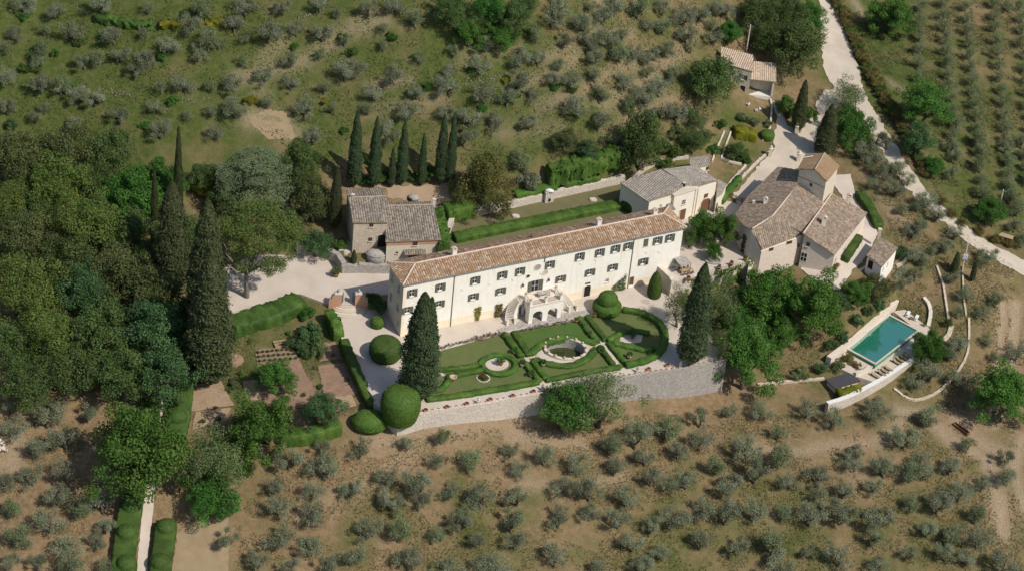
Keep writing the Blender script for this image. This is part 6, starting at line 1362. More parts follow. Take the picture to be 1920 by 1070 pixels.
wall_line('shed_garden_wall', smooth_line([T(a, b) for a, b in pxl('1680,500 1694,494 1700,482 1697,470')], 1), None, None, .5, M['palestone'], 'small curved pale wall behind the bakehouse', rag=.05)
# loungers
def lounger(p, ang, label, mat, group, name='sun_lounger'):
    o = empty(name, p, label, 'sun lounger', group); f = Frame(p, (cos(ang), sin(ang)), (-sin(ang), cos(ang))); mb = MB(); f.box(mb, -.32, .32, -.95, .95, p[2] + .26, p[2] + .32); mb.build('frame', M['wood'] if mat != 'white' else M['white'], o)
    mb = MB(); f.box(mb, -.29, .29, -.93, .35, p[2] + .323, p[2] + .40); mb.build('mattress', M[mat], o)
    a, b = f(-.29, .36, p[2] + .36), f(.29, .36, p[2] + .36); up = f.ey * .55 + Z3 * .38; n_ = unit(np.cross(b - a, up)) * .07; mb = MB(); mb.prism([a, b, b + up, a + up], [q + n_ for q in (a, b, b + up, a + up)]); mb.build('backrest', M[mat], o)
    for x in (-.27, .27):
        for y in (-.8, .8): mb = MB(); f.box(mb, x - .03, x + .03, y - .03, y + .03, p[2], p[2] + .26); mb.build('leg', M['wood'] if mat != 'white' else M['white'], o)
_la = math.atan2(pf.ex[1], pf.ex[0])
for i, (px, py) in enumerate(pxl('1640.5,706 1653,702 1658.5,697.5 1665.5,693 1681,681 1687,676.5 1693.5,673 1701,669')):
    lounger(P(px, py, PZ - .9), _la, f'{["first", "second", "third", "fourth", "fifth", "sixth", "seventh", "last"][i]} wooden lounger in the row below the pool, counted from the black roof', 'cloth', 'wooden loungers below the pool')
for px, py, lab in ((1702, 590, 'white lounger at the pool end nearer the wall'), (1718, 597, 'white lounger at the pool end nearer the curved wall')): lounger(P(px, py, PZ), _la + pi / 2 + .3, lab, 'white', 'white loungers at the pool end')
p = P(1708, 598, PZ); o = empty('side_table', p, 'small brown table between the white loungers', 'table'); mb = MB(); mb.abox(p[0] - .3, p[0] + .3, p[1] - .3, p[1] + .3, p[2] + .4, p[2] + .45); mb.build('tabletop', M['wood'], o)
for x in (-.25, .25):
    for y in (-.25, .25): mb = MB(); mb.abox(p[0] + x - .03, p[0] + x + .03, p[1] + y - .03, p[1] + y + .03, p[2], p[2] + .4); mb.build('leg', M['wood'], o)
bh = empty('pool_house', P(1580, 725, -7.5), 'flat black-roofed pool house beside the lounger deck', 'pool house'); q = [P(a, b, -6.3) for a, b in pxl('1547,710 1592,697.5 1614,713 1565,727')]
mb = MB(); mb.prism([v - Z3 * .2 for v in q], q); mb.build('roof', M['tarp'], bh); wf = shrink(q, .5); mb = MB(); mb.prism([np.array([*v[:2], -9.5]) for v in wf], [np.array([*v[:2], -6.52]) for v in wf]); mb.build('wall', M['stucco2'], bh)
for (px, py, z) in ((1733, 611, PZ), ): potted(px, py, 'small pot at the end of the curved wall by the pool', .3, kind='bush_h', z=z, tr=.4, cat='flower pot', group=None, name='flower_pot')

# ------------------------------------------------------------------ vegetable garden
def plot(s, mat, lab, rows=0, kind=None, h=.12):
    w = [T(a, b) for a, b in pxl(s)]; o = drape('vegetable_bed', w, mat, off=.10, edge=.15, label=lab, cat='vegetable bed', kind='thing')
    if rows:
        mb = MB()
        for k in range(rows):
            t = (k + .5) / rows; A = w[0] + (w[3] - w[0]) * t; B = w[1] + (w[2] - w[1]) * t; L_ = densify([A, B], .5)
            pts = [np.array([q[0] + RNG.normal(0, .04), q[1] + RNG.normal(0, .04), float(hgt(q[:1], q[1:2])[0]) + .12]) for q in L_]; mb.tube(pts, [h * RNG.uniform(.7, 1.3) for _ in pts], 5)
        mb.build('furrows', mat, o)
    if kind:
        for k in range(kind[1]):
            u, v = (k % kind[2] + .5) / kind[2], (k // kind[2] + .5) / max(1, kind[1] // kind[2]) * .22 + .02
            q = (w[0] * (1 - u) + w[1] * u) * (1 - v) + (w[3] * (1 - u) + w[2] * u) * v; c = bpy.data.objects.new('vegetable', TREES[kind[0]][k % 2][0]); COL.objects.link(c); c.parent = o; c.location = (q[0], q[1], float(hgt(q[:1], q[1:2])[0]) + .1); c.scale = (.38, .38, .35)
    return o
plot('478,656 548,650 606,762 498,772', M['soil'], 'tilled brown bed with rows of young plants in the middle of the vegetable garden', 14, ('bush_b', 24, 8)); plot('590,645 628,640 642,672 600,678', M['soil'], 'small tilled bed nearest the garden path hedge', 6)
plot('596,686 652,679 690,734 610,750', M['soil'], 'tilled brown bed between the path hedge and the fig tree', 10); plot('362,722 412,710 438,760 358,772', M['drysoil'], 'pale tilled bed beside the great cypress', 9); plot('366,772 434,764 420,790 360,806', M['drysoil'], 'dry straw-coloured bed below the great cypress', 6)
plot('455,715 480,712 500,748 462,752', M['drysoil'], 'narrow dry bed beside the round fruit tree', 4); plot('600,745 660,740 668,760 618,775', M['drysoil'], 'dry bed below the path hedge', 4)
_vg = pxl('415,700 425,706 436,712 418,722 430,730 440,735 450,700 395,760 405,764 416,768 380,790 395,792 410,786 372,778 590,690 640,700 650,712 625,720 635,752 650,748 570,740 575,765 545,765 560,690 540,625 500,630 470,640 455,655 480,700 470,730 600,665 612,668 625,665 590,710 600,725')
for k, (px, py) in enumerate(_vg[::2]): tree_at(('bush', 'bush_f', 'bush_b')[k % 3], 'garden_plant', px, py, random.uniform(4, 6.5), f'leafy vegetable plant in the kitchen garden, {ordinal(k + 1)} as they stand', 'plant', 'plants of the kitchen garden', .8, zc=.4)
p = T(436, 674); o = empty('compost_heap', p, 'compost heap partly covered with shiny crumpled plastic', 'compost heap'); rng = np.random.default_rng(4); mb = MB(); mb.lathe(p, [(2.3, -.3), (2.0, .4), (1.2, .9), (.02, 1.1)], 11, 1, .8); mb.build('heap', M['soil'], o)
mb = MB(); n_ = 9; gv = [[p + np.array([(i - 4) * .33, (j - 4) * .28, 1.0 - .045 * ((i - 4) ** 2 + (j - 4) ** 2) * .6]) + rng.normal(0, .12, 3) for j in range(n_)] for i in range(n_)]; mb.add([v for r_ in gv for v in r_], [(i * n_ + j, (i + 1) * n_ + j, (i + 1) * n_ + j + 1, i * n_ + j + 1) for i in range(n_ - 1) for j in range(n_ - 1)]); mb.build('plastic_sheet', M['metal'], o)
p = T(525, 640); o = empty('cold_frame', p, 'wooden cold frame of pale boards at the top of the vegetable garden', 'cold frame'); f = Frame(T(512, 642), T(536, 638) - T(512, 642), (0, -1))
for a in ((0, 2.4, -.05, .05), (0, 2.4, .75, .85), (0, 2.4, 1.5, 1.6), (-.05, .05, .05, 1.5), (2.35, 2.45, .05, 1.5)): mb = MB(); f.box(mb, *a, p[2] - .3, p[2] + .35); mb.build('board', M['palewood'], o)

# ------------------------------------------------------------------ poles, furniture of the fields
def pole(base, tip, label, box=False):
    b = T(*base); h = 6.0
    for h in np.arange(2, 14, .2):
        if proj(b + Z3 * h)[1] < tip[1]: break
    o = empty('utility_pole', b, label, 'utility pole', 'poles'); mb = MB(); mb.tube([b - Z3 * .3, b + Z3 * h], [.16, .11], 7); mb.build('post', M['coping'], o); mb = MB(); mb.abox(b[0] - .7, b[0] + .7, b[1] - .06, b[1] + .06, b[2] + h - .5, b[2] + h - .38); mb.build('crossarm', M['pipe'], o)
    if box: mb = MB(); mb.abox(b[0] - .5, b[0] + .5, b[1] - .55, b[1] - .13, b[2] + h * .52, b[2] + h * .52 + 1.0); tr = mb.build('transformer', M['metal'], o); mb = MB(); [mb.lathe((b[0] + k, b[1] - .34, b[2] + h * .52 + 1.0), [(.06, 0), (.09, .1), (.05, .3)], 6) for k in (-.3, 0, .3)]; mb.build('insulators', M['white'], tr)
pole((1802, 512), (1813, 458), 'concrete power pole with a transformer box below the white road', True); pole((1873, 390), (1880, 357), 'thin grey pole beside the bright roadside tree'); pole((1399, 98), (1394, 48), 'thin pole behind the upper house'); pole((1510, 58), (1513, 41), 'short white post at the roadside by the holm oaks')
p = T(1885, 446); o = empty('roadside_hut', p, 'small tan board roof half hidden in the roadside hedge', 'shelter'); q = [P(a, b, p[2] + 1.9) for a, b in pxl('1872,441 1878,436 1901,443 1899,449')]; mb = MB(); mb.prism([v - Z3 * .1 for v in q], q); mb.build('roof', M['palewood'], o)
for v in shrink(q, .1): mb = MB(); mb.tube([np.array([*v[:2], p[2] - .3]), v - Z3 * .1], .07, 5); mb.build('post', M['wood'], o)
p = T(1800, 800); o = empty('wooden_trough', p, 'long dark wooden trough lying on the bare field below the pool', 'trough'); A, B = T(1788, 794), T(1815, 817); f = Frame(A, B - A, (0, -1)); ln = np.linalg.norm((B - A)[:2]); z0 = T(1800, 806)[2]
for a in ((0, ln, -.4, -.32), (0, ln, .32, .4), (0, .08, -.32, .32), (ln - .08, ln, -.32, .32)): mb = MB(); f.box(mb, *a, z0 - .1, z0 + .6); mb.build('board', M['wood'], o)
mb = MB(); f.box(mb, .08, ln - .08, -.32, .32, z0 - .1, z0 + .1); mb.build('bottom', M['dark'], o)
for i, (px, py, lab) in enumerate(((1418, 210, 'white plastic chair on the upper house lawn, nearest the hedge'), (1424, 207, 'white plastic chair on the upper house lawn, nearest the wall'), (1402, 199, 'white plastic chair close to the upper house porch'))):
    q = G(px, py); o = empty('garden_chair', q, lab, 'chair', 'white chairs on the upper lawn'); f = Frame(q, (cos(i * 2.0), sin(i * 2.0)), (0, -1)); mb = MB(); f.box(mb, -.28, .28, -.28, .28, q[2] + .4, q[2] + .46); mb.build('seat', M['white'], o); mb = MB(); f.box(mb, -.28, .28, .24, .3, q[2] + .46, q[2] + .95); mb.build('backrest', M['white'], o)
    for x in (-.24, .24):
        for y in (-.24, .24): mb = MB(); f.box(mb, x - .03, x + .03, y - .03, y + .03, q[2] - .05, q[2] + .4); mb.build('leg', M['white'], o)
p = G(4, 838); o = empty('rubble_pile', p, 'pile of white rubble at the picture edge beside the olives', 'rubble'); mb = MB(); rng = np.random.default_rng(2)
for _ in range(22): q = p + np.array([rng.normal(0, .6), rng.normal(0, 1.2), .1 + abs(rng.normal(0, .3))]); u_ = unit(rng.normal(size=3)); v_ = unit(np.cross(u_, rng.normal(size=3))); mb.box(q, u_, v_, np.cross(u_, v_), rng.uniform(.15, .4), rng.uniform(.1, .3), rng.uniform(.1, .25))
o2 = mb.build('stones', M['palestone'], o); o2['kind'] = 'stuff'

# ------------------------------------------------------------------ cypresses
BR = 'cypress row behind the stone house'
for kind, tip, base, w, lab, g in (
    ('cypress_g', (668, 207), (663, 352), 25, 'tall cypress at the wood end of the row behind the stone house', BR), ('cypress_g', (700, 219), (700, 352), 23, 'second tall cypress of the row, behind the stone house chimney', BR),
    ('cypress_g', (735, 276), (733, 352), 14, 'short thin cypress between taller ones in the row', BR), ('cypress_g', (754, 225), (752, 348), 20, 'tall cypress in the middle of the row', BR), ('cypress_g', (791, 250), (789, 350), 15, 'slim cypress standing alone in a gap of the row', BR),
    ('cypress_g', (831, 215), (824, 348), 22, 'first of the two close cypresses at the golden conifer end of the row', BR), ('cypress_g', (848, 212), (842, 348), 19, 'last cypress of the row, beside the golden conifer', BR),
    ('cypress', (325, 236), (334, 420), 17, 'slender cypress rising out of the wood below the green slope', None), ('cypress', (287, 318), (290, 475), 15, 'thin cypress spire inside the wood', None), ('cypress', (322, 340), (322, 540), 58, 'broad dark cypress in the middle of the wood edge', None),
    ('cypress', (384, 374), (386, 640), 66, 'great cypress standing behind the largest one beside the vegetable garden', None), ('cypress', (396, 480), (392, 716), 74, 'largest broad cypress beside the pale vegetable bed', None),
    ('cypress_d', (789, 548), (782, 746), 60, 'twin-tipped dark cypress in front of the villa', None), ('cypress_g', (1322, 494), (1293, 682), 48, 'lone dark cypress at the corner of the garden wall', None),
    ('cypress', (1562, 196), (1543, 292), 36, 'dark cypress beside the farmhouse tower and drive', None), ('cypress', (1506, 150), (1494, 246), 26, 'dark cypress between the two arms of the gravel road', None),
    ('cypress', (629, 312), (627, 430), 22, 'narrow cypress against the shaded side of the stone house', None), ('cypress', (1797, 472), (1788, 512), 14, 'young cypress beside the power pole', None), ('cypress', (1829, 488), (1822, 527), 10, 'smallest young cypress below the white road', None), ('cypress', (664, 468), (663, 492), 10, 'tiny cypress at the foot of the stone house', None)):
    cypress_at(kind, tip, base, w, lab, g)

# ------------------------------------------------------------------ big trees: crown centre x, y, radius in pixels
WD = 'trees of the wood'
for kind, x, y, r, sq, lab, g in (
    ('brown', 38, 300, 62, 1.0, 'browning oak at the top picture-edge corner of the wood', WD), ('brown', 125, 282, 58, 1.0, 'browning oak on the upper edge of the wood', WD), ('oak', 205, 285, 50, 1.0, 'dark oak on the upper edge of the wood near the green slope', WD),
    ('pinelike', 20, 385, 52, 1.05, 'yellow-green pine at the picture edge of the wood', WD), ('pinelike', 105, 350, 62, 1.05, 'yellow-green pine just below the browning oaks', WD), ('pinelike', 168, 425, 66, 1.15, 'tall yellow-green pine in the heart of the wood', WD),
    ('brown', 45, 450, 58, 1.0, 'olive-brown oak between two pines at the wood edge', WD), ('oak', 128, 495, 56, 1.1, 'dark green oak in the heart of the wood', WD), ('pinelike', 38, 545, 74, 1.1, 'large yellow-green pine at the picture edge, lower wood', WD),
    ('blue', 165, 545, 50, 1.1, 'grey-green oak beside the red earth gap', WD), ('bright', 245, 365, 62, 1.0, 'bright green lime tree behind the thin cypress spire', WD), ('bright', 305, 335, 46, 1.0, 'bright green tree at the foot of the slender cypress', WD),
    ('oak', 250, 440, 52, 1.0, 'dark oak below the bright lime tree', WD), ('brown', 232, 515, 62, 1.0, 'reddish-brown oak in the middle of the wood', WD), ('brown', 292, 560, 58, 1.1, 'brown-tinged oak beside the great cypresses', WD),
    ('oak', 195, 625, 60, 1.1, 'dark oak below the reddish one', WD), ('blue', 288, 630, 62, 1.1, 'blue-green ash beside the largest cypress', WD), ('blue', 318, 700, 56, 1.1, 'blue-green ash at the head of the avenue', WD), ('oak', 232, 705, 56, 1.0, 'dark oak at the lower edge of the wood by the avenue', WD),
    ('pinelike', 95, 640, 60, 1.1, 'dark pine on the lower side of the wood', WD), ('oak', 20, 650, 52, 1.0, 'dark oak at the lower picture edge of the wood', WD), ('oak', 120, 695, 58, 1.0, 'dark spreading oak on the bottom edge of the wood', WD), ('oak', 50, 715, 50, 1.0, 'low dark oak at the bottom corner of the wood', WD),
    ('oak', 345, 450, 46, 1.2, 'dark oak in the shade behind the broad cypress', WD), ('oak', 385, 330, 30, 1.0, 'dark small oak beside the cedar', WD), ('oak', 180, 330, 40, 1.0, 'dark oak wedged behind the yellow-green pines', WD), ('oak', 70, 400, 46, 1.0, 'shaded oak between the upper pines', WD),
    ('oak', 280, 490, 40, 1.1, 'small dark oak behind the reddish-brown one', WD), ('oak', 350, 600, 40, 1.2, 'dark oak hidden behind the great cypresses', WD),
    ('oak', 560, 305, 46, 1.0, 'dark oak on the slope beside the cedar', None), ('brown', 590, 375, 42, 1.15, 'bronze-tinged oak between umbrella pine and stone house', None), ('blue', 596, 448, 34, .9, 'blue-green shrubby tree beside the curved courtyard wall', None), ('oak', 575, 355, 34, 1.0, 'dark oak behind the umbrella pine', None), ('oak', 430, 372, 36, 1.0, 'dark oak under the cedar', None),
    ('oak', 1205, 262, 52, 1.25, 'dark conifer-like oak behind the chapel', None), ('oak', 1336, 150, 52, 1.1, 'round oak hiding the corner of the upper house', None), ('oak', 1440, 72, 44, .8, 'great holm oak behind the upper house', None), ('oak', 1490, 88, 62, .95, 'great holm oak overhanging the white road', None),
    ('oak', 1478, 25, 46, 1.0, 'dark oak at the top of the road clump', None), ('bright', 1520, 28, 32, 1.1, 'bright green tree at the roadside, top of the clump', None), ('bright', 1368, 60, 26, 1.1, 'bright green small tree above the upper house roof', None), ('oak', 1425, 20, 42, 1.0, 'dark oak at the top picture edge', None),
    ('bush_h', 1478, 190, 26, 1.1, 'yellow-green shrub beside the upper house drive', None), ('bush', 1518, 210, 20, 1.2, 'bright shrub on the gravel island', None), ('feather', 1592, 182, 40, 1.0, 'loose grey-green tree at the road fork', None), ('bright', 1598, 238, 42, 1.1, 'bright green tree between the fork and the farmhouse tower', None),
    ('walnut', 1672, 30, 52, .85, 'spreading walnut at the top of the roadside field', None), ('walnut', 1735, 195, 54, .9, 'spreading walnut beside the row-planted olive grove', None), ('blue', 1722, 268, 32, 1.2, 'blue-green tree below the roadside walnut', None), ('bright', 1752, 310, 22, 1.0, 'small green tree leaning over the roadside hedge', None), ('bright', 1855, 395, 36, .9, 'bright green fig-like tree by the thin grey pole', None),
    ('walnut', 1435, 548, 58, 1.1, 'walnut with white blossom specks under the farmhouse terrace', None), ('walnut', 1520, 575, 64, 1.1, 'large dark walnut below the farmhouse wing', None), ('walnut', 1400, 668, 62, 1.1, 'bright walnut at the end of the garden wall', None), ('walnut', 1468, 618, 38, 1.1, 'walnut between the two larger ones above the pool', None), ('bright', 1380, 600, 36, 1.1, 'green tree squeezed between feathery tree and walnuts', None),
    ('feather', 1345, 578, 52, .95, 'feathery yellow-green tree beside the lone cypress', None), ('feather', 1275, 575, 36, 1.2, 'feathery small tree by the courtyard steps', None), ('feather', 1350, 640, 30, 1.1, 'yellowish feathery shrub tree under the lone cypress', None),
    ('brown', 1640, 540, 32, .85, 'bronze pomegranate bush above the pool, nearer the bakehouse', None), ('walnut', 1605, 548, 28, .9, 'green pomegranate bush above the pool, nearer the walnuts', None), ('blue', 1572, 565, 22, 1.0, 'blue-green bush beside the large walnut', None),
    ('bright', 1742, 648, 33, 1.15, 'bright green mulberry shading the lounger deck', None), ('walnut', 1880, 738, 60, 1.0, 'big walnut in the bare lower field', None), ('oak', 1778, 605, 9, 1.0, 'dark round bush at the gap of the pool lawn walls', None),
    ('bright', 1060, 758, 50, 1.1, 'bright green tree against the foot of the garden wall', None), ('feather', 1128, 745, 64, .95, 'feathery grey-green tree against the foot of the garden wall', None),
    ('walnut', 262, 848, 84, 1.05, 'great elm overhanging the avenue path', None), ('feather', 402, 865, 60, 1.15, 'half-bare feathery tree beside the avenue', None), ('bright', 400, 930, 46, .9, 'dense green bushy tree at the lower avenue', None), ('walnut', 490, 803, 60, 1.0, 'leafy green tree at the corner of the vegetable garden', None), ('bright', 445, 850, 34, 1.0, 'green tree between the elm and the vegetable garden corner', None),
    ('blue', 605, 768, 36, 1.0, 'blue-green fig tree beside the lower hedge', None), ('walnut', 518, 708, 38, .9, 'round fruit tree standing in the tilled bed', None), ('walnut', 1316, 425, 32, 1.1, 'dark round orange tree before the chapel door', None), ('walnut', 1352, 432, 36, 1.1, 'larger round orange tree in the chapel courtyard', None), ('bright', 1338, 470, 16, 1.3, 'small tree inside the round stone ring', None), ('oak', 1295, 445, 22, 1.0, 'dark shrub at the chapel end of the villa', None),
    ('oak', 845, 18, 36, 1.0, 'dark thicket oak at the top edge', 'thicket'), ('walnut', 880, 62, 32, .9, 'bright tree at the lower tip of the thicket', 'thicket'), ('bright', 918, 12, 36, 1.0, 'bright tree at the top edge of the thicket', 'thicket'), ('oak', 963, 32, 38, 1.0, 'dark oak on the brown-slope side of the thicket', 'thicket'), ('walnut', 940, 66, 32, .9, 'green tree low in the thicket', 'thicket'), ('oak', 895, 38, 26, 1.0, 'small dark oak inside the thicket', 'thicket'), ('oak', 985, 10, 26, 1.0, 'dark small oak at the top edge beside the thicket', 'thicket'),
    ('blue', 1100, 285, 26, .9, 'dark bush on the bank above the tall hedge', None), ('bush_o', 995, 330, 26, 1.0, 'silvery bush at the end of the tall hedge', None), ('brown', 1060, 262, 28, .9, 'bronze bush on the slope above the tall hedge', None), ('oak', 1380, 285, 22, 1.0, 'dark bush on the plot beside the drive', None), ('feather', 1310, 230, 22, 1.3, 'small dark tree with bare trunk below the round oak', None), ('oak', 1300, 265, 26, 1.0, 'dark bush behind the chapel annexe', None), ('brown', 1420, 462, 18, 1.1, 'dark creeper hanging on the farmhouse gable', None)):
    tree_at(kind, 'holm_oak' if kind in ('oak', 'brown') else {'pinelike': 'pine_tree', 'walnut': 'walnut_tree', 'bright': 'leafy_tree', 'blue': 'ash_tree', 'feather': 'feathery_tree'}.get(kind, 'shrub'), x, y, r, lab, 'tree' if not kind.startswith('bush') else 'shrub', g, sq)
p = G(463, 556); o = plant('umbrella', 'umbrella_pine', p, 8.5, 8.6, 'umbrella pine with broad dome shading the gate courtyard', 'pine', rot=0.0)
_cz = 12.2; q = P(488, 436, p[2] + _cz); o.children[0].location = ((q[0] - p[0]) / 8.1, (q[1] - p[1]) / 8.1, (_cz / 8.6) - 1.25); o.children[1].scale = (1, 1, 1.22)
tree_at('cedar', 'cedar_tree', 480, 318, 72, 'pale grey-green cedar with flat layered branches above the umbrella pine', 'cedar', None, .82, zc=1.25)
tree_at('gold', 'golden_conifer', 908, 345, 60, 'golden-green drooping conifer behind the lawn wall', 'conifer', None, 1.0, zc=.72)
tree_at('bush_y', 'fan_palm', 385, 352, 22, 'yellow-green feathery palm at the wood edge below the cedar', 'palm', None, .7, zc=.6)
# climbers and small shrubs
def ivy(name, f, s0, s1, z0, z1, d, mat, lab, n=700, leaf=.12, shape=None, cat='climber'):
    rng = np.random.default_rng(n + int(s0 * 7)); s = rng.uniform(s0, s1, n); z = rng.uniform(z0, z1, n)
    if shape: k = shape((s - s0) / (s1 - s0), (z - z0) / (z1 - z0)); s, z = s[k], z[k]
    C = np.array([f(a, d + abs(rng.normal(0, .14)), b) for a, b in zip(s, z)]); return mobj(name, quads_np(name, leaves(C, np.tile(f.ey + Z3 * .4, (len(C), 1)), leaf, rng, .65, .6), M[mat], np.clip(rng.normal(.5, .25, len(C)), 0, 1)), None, label=lab, cat=cat)
s_, _ = VF.hit(894, 600); ivy('climbing_rose', VF, s_ - .8, s_ + .8, 0, 3.2, .1, 'l_yellow', 'yellow climbing rose on the villa front', 420, .13, lambda u, v: np.abs(u - .5) < .18 + .3 * v)
s_, _ = VF.hit(1160, 540); ivy('wall_shrub', VF, s_ - 1.5, s_ + 1.3, 0, 3.8, .15, 'l_blue', 'dark espalier shrub against the villa between the two ground doors', 600, .14, lambda u, v: v < .35 + .65 * u)
s_, _ = VF.hit(934, 600); ivy('climbing_shrub', VF, s_ - .9, s_ + .5, 0, 3.0, .2, 'l_rust', 'brownish climber beside the gate-side curved stair', 420, .13)
hedge(pxl('820,392 828,420 833,456'), 2.2, 4.2, 'l_hedge2', 'yellow-green vine covering the end of the stone house', name='wall_vine', cat='climber', z=3.6, wob=.4, leaf=.12)
f_ = Frame(P(1262, 529, 2.8), P(1412, 487, 2.8) - P(1262, 529, 2.8), (0, -1)); ivy('hanging_vine', f_, 3, 17, -3.5, 2.9, .35, 'l_hedge2', 'greenery trailing down the chapel courtyard wall', 2200, .2, lambda u, v: vnoise(u * 20, v * 6, 1.5, 4) > -.12)
f_ = facade_between(E3, B3); ivy('gable_ivy', f_, .3, 4.2, 1.0, 7.0, .1, 'l_cyp', 'dark ivy on the farmhouse gable', 900, .2)
topiary('ivy_mound', P(1226, 552, 0), [(1.7, 0), (1.8, 1.4), (1.5, 3.0), (.9, 4.6), (.02, 5.6)], 'l_hedge', 'tall ivy-covered mound at the foot of the courtyard steps', n=1600, leaf=.12, sx=.75, seed=12)
f_ = Frame(P(800, 769, 0), P(1010, 734, 0) - P(800, 769, 0), (0, -1)); ivy('wall_weeds', f_, 5, 18, -5, -2.6, .45, 'l_feather', 'tall weeds growing at the foot of the garden wall', 1300, .14, lambda u, v: v < .3 + .5 * vnoise(u * 30, u * 0, 1.0, 6) + .3)
f_ = Frame(P(1100, 716, 0), P(1360, 671, 0) - P(1100, 716, 0), (0, -1)); ivy('wall_plants', f_, 9, 27, -6.5, -.5, .45, 'l_feather', 'scattered tufts rooted in the grey garden wall', 1500, .12, lambda u, v: vnoise(u * 40, v * 12, 1.0, 8) > .3)
for k, (kind, x, y, r, lab) in enumerate((('bush_h', 713, 572, 22, 'dark laurel in the shade beside the villa end'), ('bush_h', 698, 560, 14, 'dark laurel just behind the villa-side gate pier'), ('bush', 575, 585, 16, 'green shrub under the courtyard edge'), ('bush_b', 580, 628, 26, 'blue-green shrub at the top of the vegetable garden'), ('bush_b', 556, 645, 18, 'blue-green shrub beside the tilled bed'), ('bush_f', 600, 655, 16, 'yellow-green shrub between the two tilled beds'),
        ('bush_h', 1168, 290, 24, 'dark shrub at the end of the tall hedge behind the chapel'), ('bush_h', 1245, 280, 22, 'dark shrub pressed behind the chapel roof'), ('bush_f', 1272, 248, 18, 'grey shrub on the brown slope under the round oak'), ('bush', 1292, 215, 18, 'green shrub beside the round oak trunk'), ('bush_f', 1325, 255, 16, 'grey shrub above the vegetable strip'), ('bush', 1338, 280, 13, 'green shrub at the chapel end of the vegetable strip'), ('bush_h', 1268, 285, 18, 'dark shrub between chapel annexe and broken wall'), ('bush_f', 1392, 222, 14, 'grey lavender bush on the upper house lawn'), ('bush_f', 1412, 228, 12, 'grey bush behind the yellow-green hedge'), ('bush_f', 1440, 232, 10, 'small grey bush against the upper garden wall'), ('bush_h', 1352, 235, 14, 'dark bush uphill of the vegetable strip'), ('bush_o', 1230, 215, 18, 'silvery bush high behind the chapel'), ('bush_u', 1480, 215, 12, 'brownish bush at the foot of the roadside cypress'),
        ('bush_b', 572, 660, 13, 'small dark shrub at the edge of the tilled bed'), ('bush_u', 1562, 500, 13, 'russet shrub at the corner of the farmhouse wing'), ('bush_b', 1690, 475, 16, 'dark bush behind the bakehouse'), ('bush_b', 1625, 600, 12, 'blue-green shrub on the bank above the pool, nearest the pool wall'), ('bush_b', 1605, 612, 13, 'blue-green shrub on the bank above the pool, second along'), ('bush_b', 1580, 632, 13, 'blue-green shrub on the bank above the pool, third along'), ('bush_b', 1560, 648, 14, 'blue-green shrub on the bank above the pool, last along'),
        ('bush_b', 1650, 572, 12, 'green shrub at the upper end of the pool wall'), ('bush_u', 1592, 675, 16, 'russet flowering shrub on the planted pool terrace'), ('bush_f', 1572, 686, 14, 'grey shrub on the planted pool terrace'), ('bush_r', 1606, 688, 10, 'orange flowering plant on the planted pool terrace'), ('bush', 690, 340, 14, 'bright shrub between the first two cypresses of the row'), ('bush', 770, 330, 12, 'bright shrub among the cypress row'), ('bush_h', 720, 330, 20, 'dark shrub behind the cypress row'), ('bush_h', 808, 325, 18, 'dark shrub in the gap of the cypress row'),
        ('bush_h', 640, 458, 14, 'dark shrub below the narrow cypress'), ('bush_f', 1655, 545, 14, 'grey shrub beside the bronze pomegranate'), ('bush_f', 440, 720, 10, 'small green plant between the pale beds'), ('bush_h', 1250, 310, 18, 'shrub behind the broken chapel wall'), ('bush', 1395, 295, 16, 'green bush leaning over the drive wall'), ('bush_f', 1500, 700, 16, 'grey shrub below the walnuts'), ('bush_b', 1540, 690, 14, 'grey-green shrub beside the low wall to the black roof'))):
    tree_at(kind, 'shrub', x, y, r, lab, 'shrub', None, 1.0, zc=.55)
# bright bushes on the green slope
_wb = ((45, 30, 'bush'), (110, 165, 'bush'), (70, 130, 'bush_h'), (45, 128, 'bush_h'), (105, 100, 'bush'), (185, 105, 'bush_y'), (303, 107, 'bush'), (345, 25, 'bush'), (325, 190, 'bush'), (270, 235, 'bush'), (20, 235, 'bush_b'), (150, 80, 'bush_h'), (70, 90, 'bush_b'), (235, 255, 'bush'), (525, 55, 'bush'), (553, 88, 'bush'), (640, 70, 'bush'), (660, 100, 'bush_h'), (470, 190, 'bush_y'), (610, 190, 'bush_y'), (780, 108, 'bush'), (905, 205, 'bush'), (885, 130, 'bush'), (950, 150, 'bush_y'), (1040, 165, 'bush'), (1075, 168, 'bush_h'), (970, 180, 'bush'), (1120, 220, 'bush'), (800, 165, 'bush'), (645, 245, 'bush'), (735, 72, 'bush'), (1160, 15, 'bush_f'), (1180, 200, 'bush'), (0, 165, 'bush_h'), (130, 165, 'bush'), (695, 300, 'bush'), (1225, 225, 'bush_y'))
_wr = {i: r + 1 for r, i in enumerate(sorted(range(len(_wb)), key=lambda i: _wb[i][0]))}
for k, (x, y, kind) in enumerate(_wb):
    tree_at(kind, 'wild_bush', x, y, random.uniform(8, 14), f'wild green bush among the hillside olives, {ordinal(_wr[k])} counted from the left edge', 'bush', 'wild bushes on the hillside', random.uniform(.7, 1.1), zc=.5)

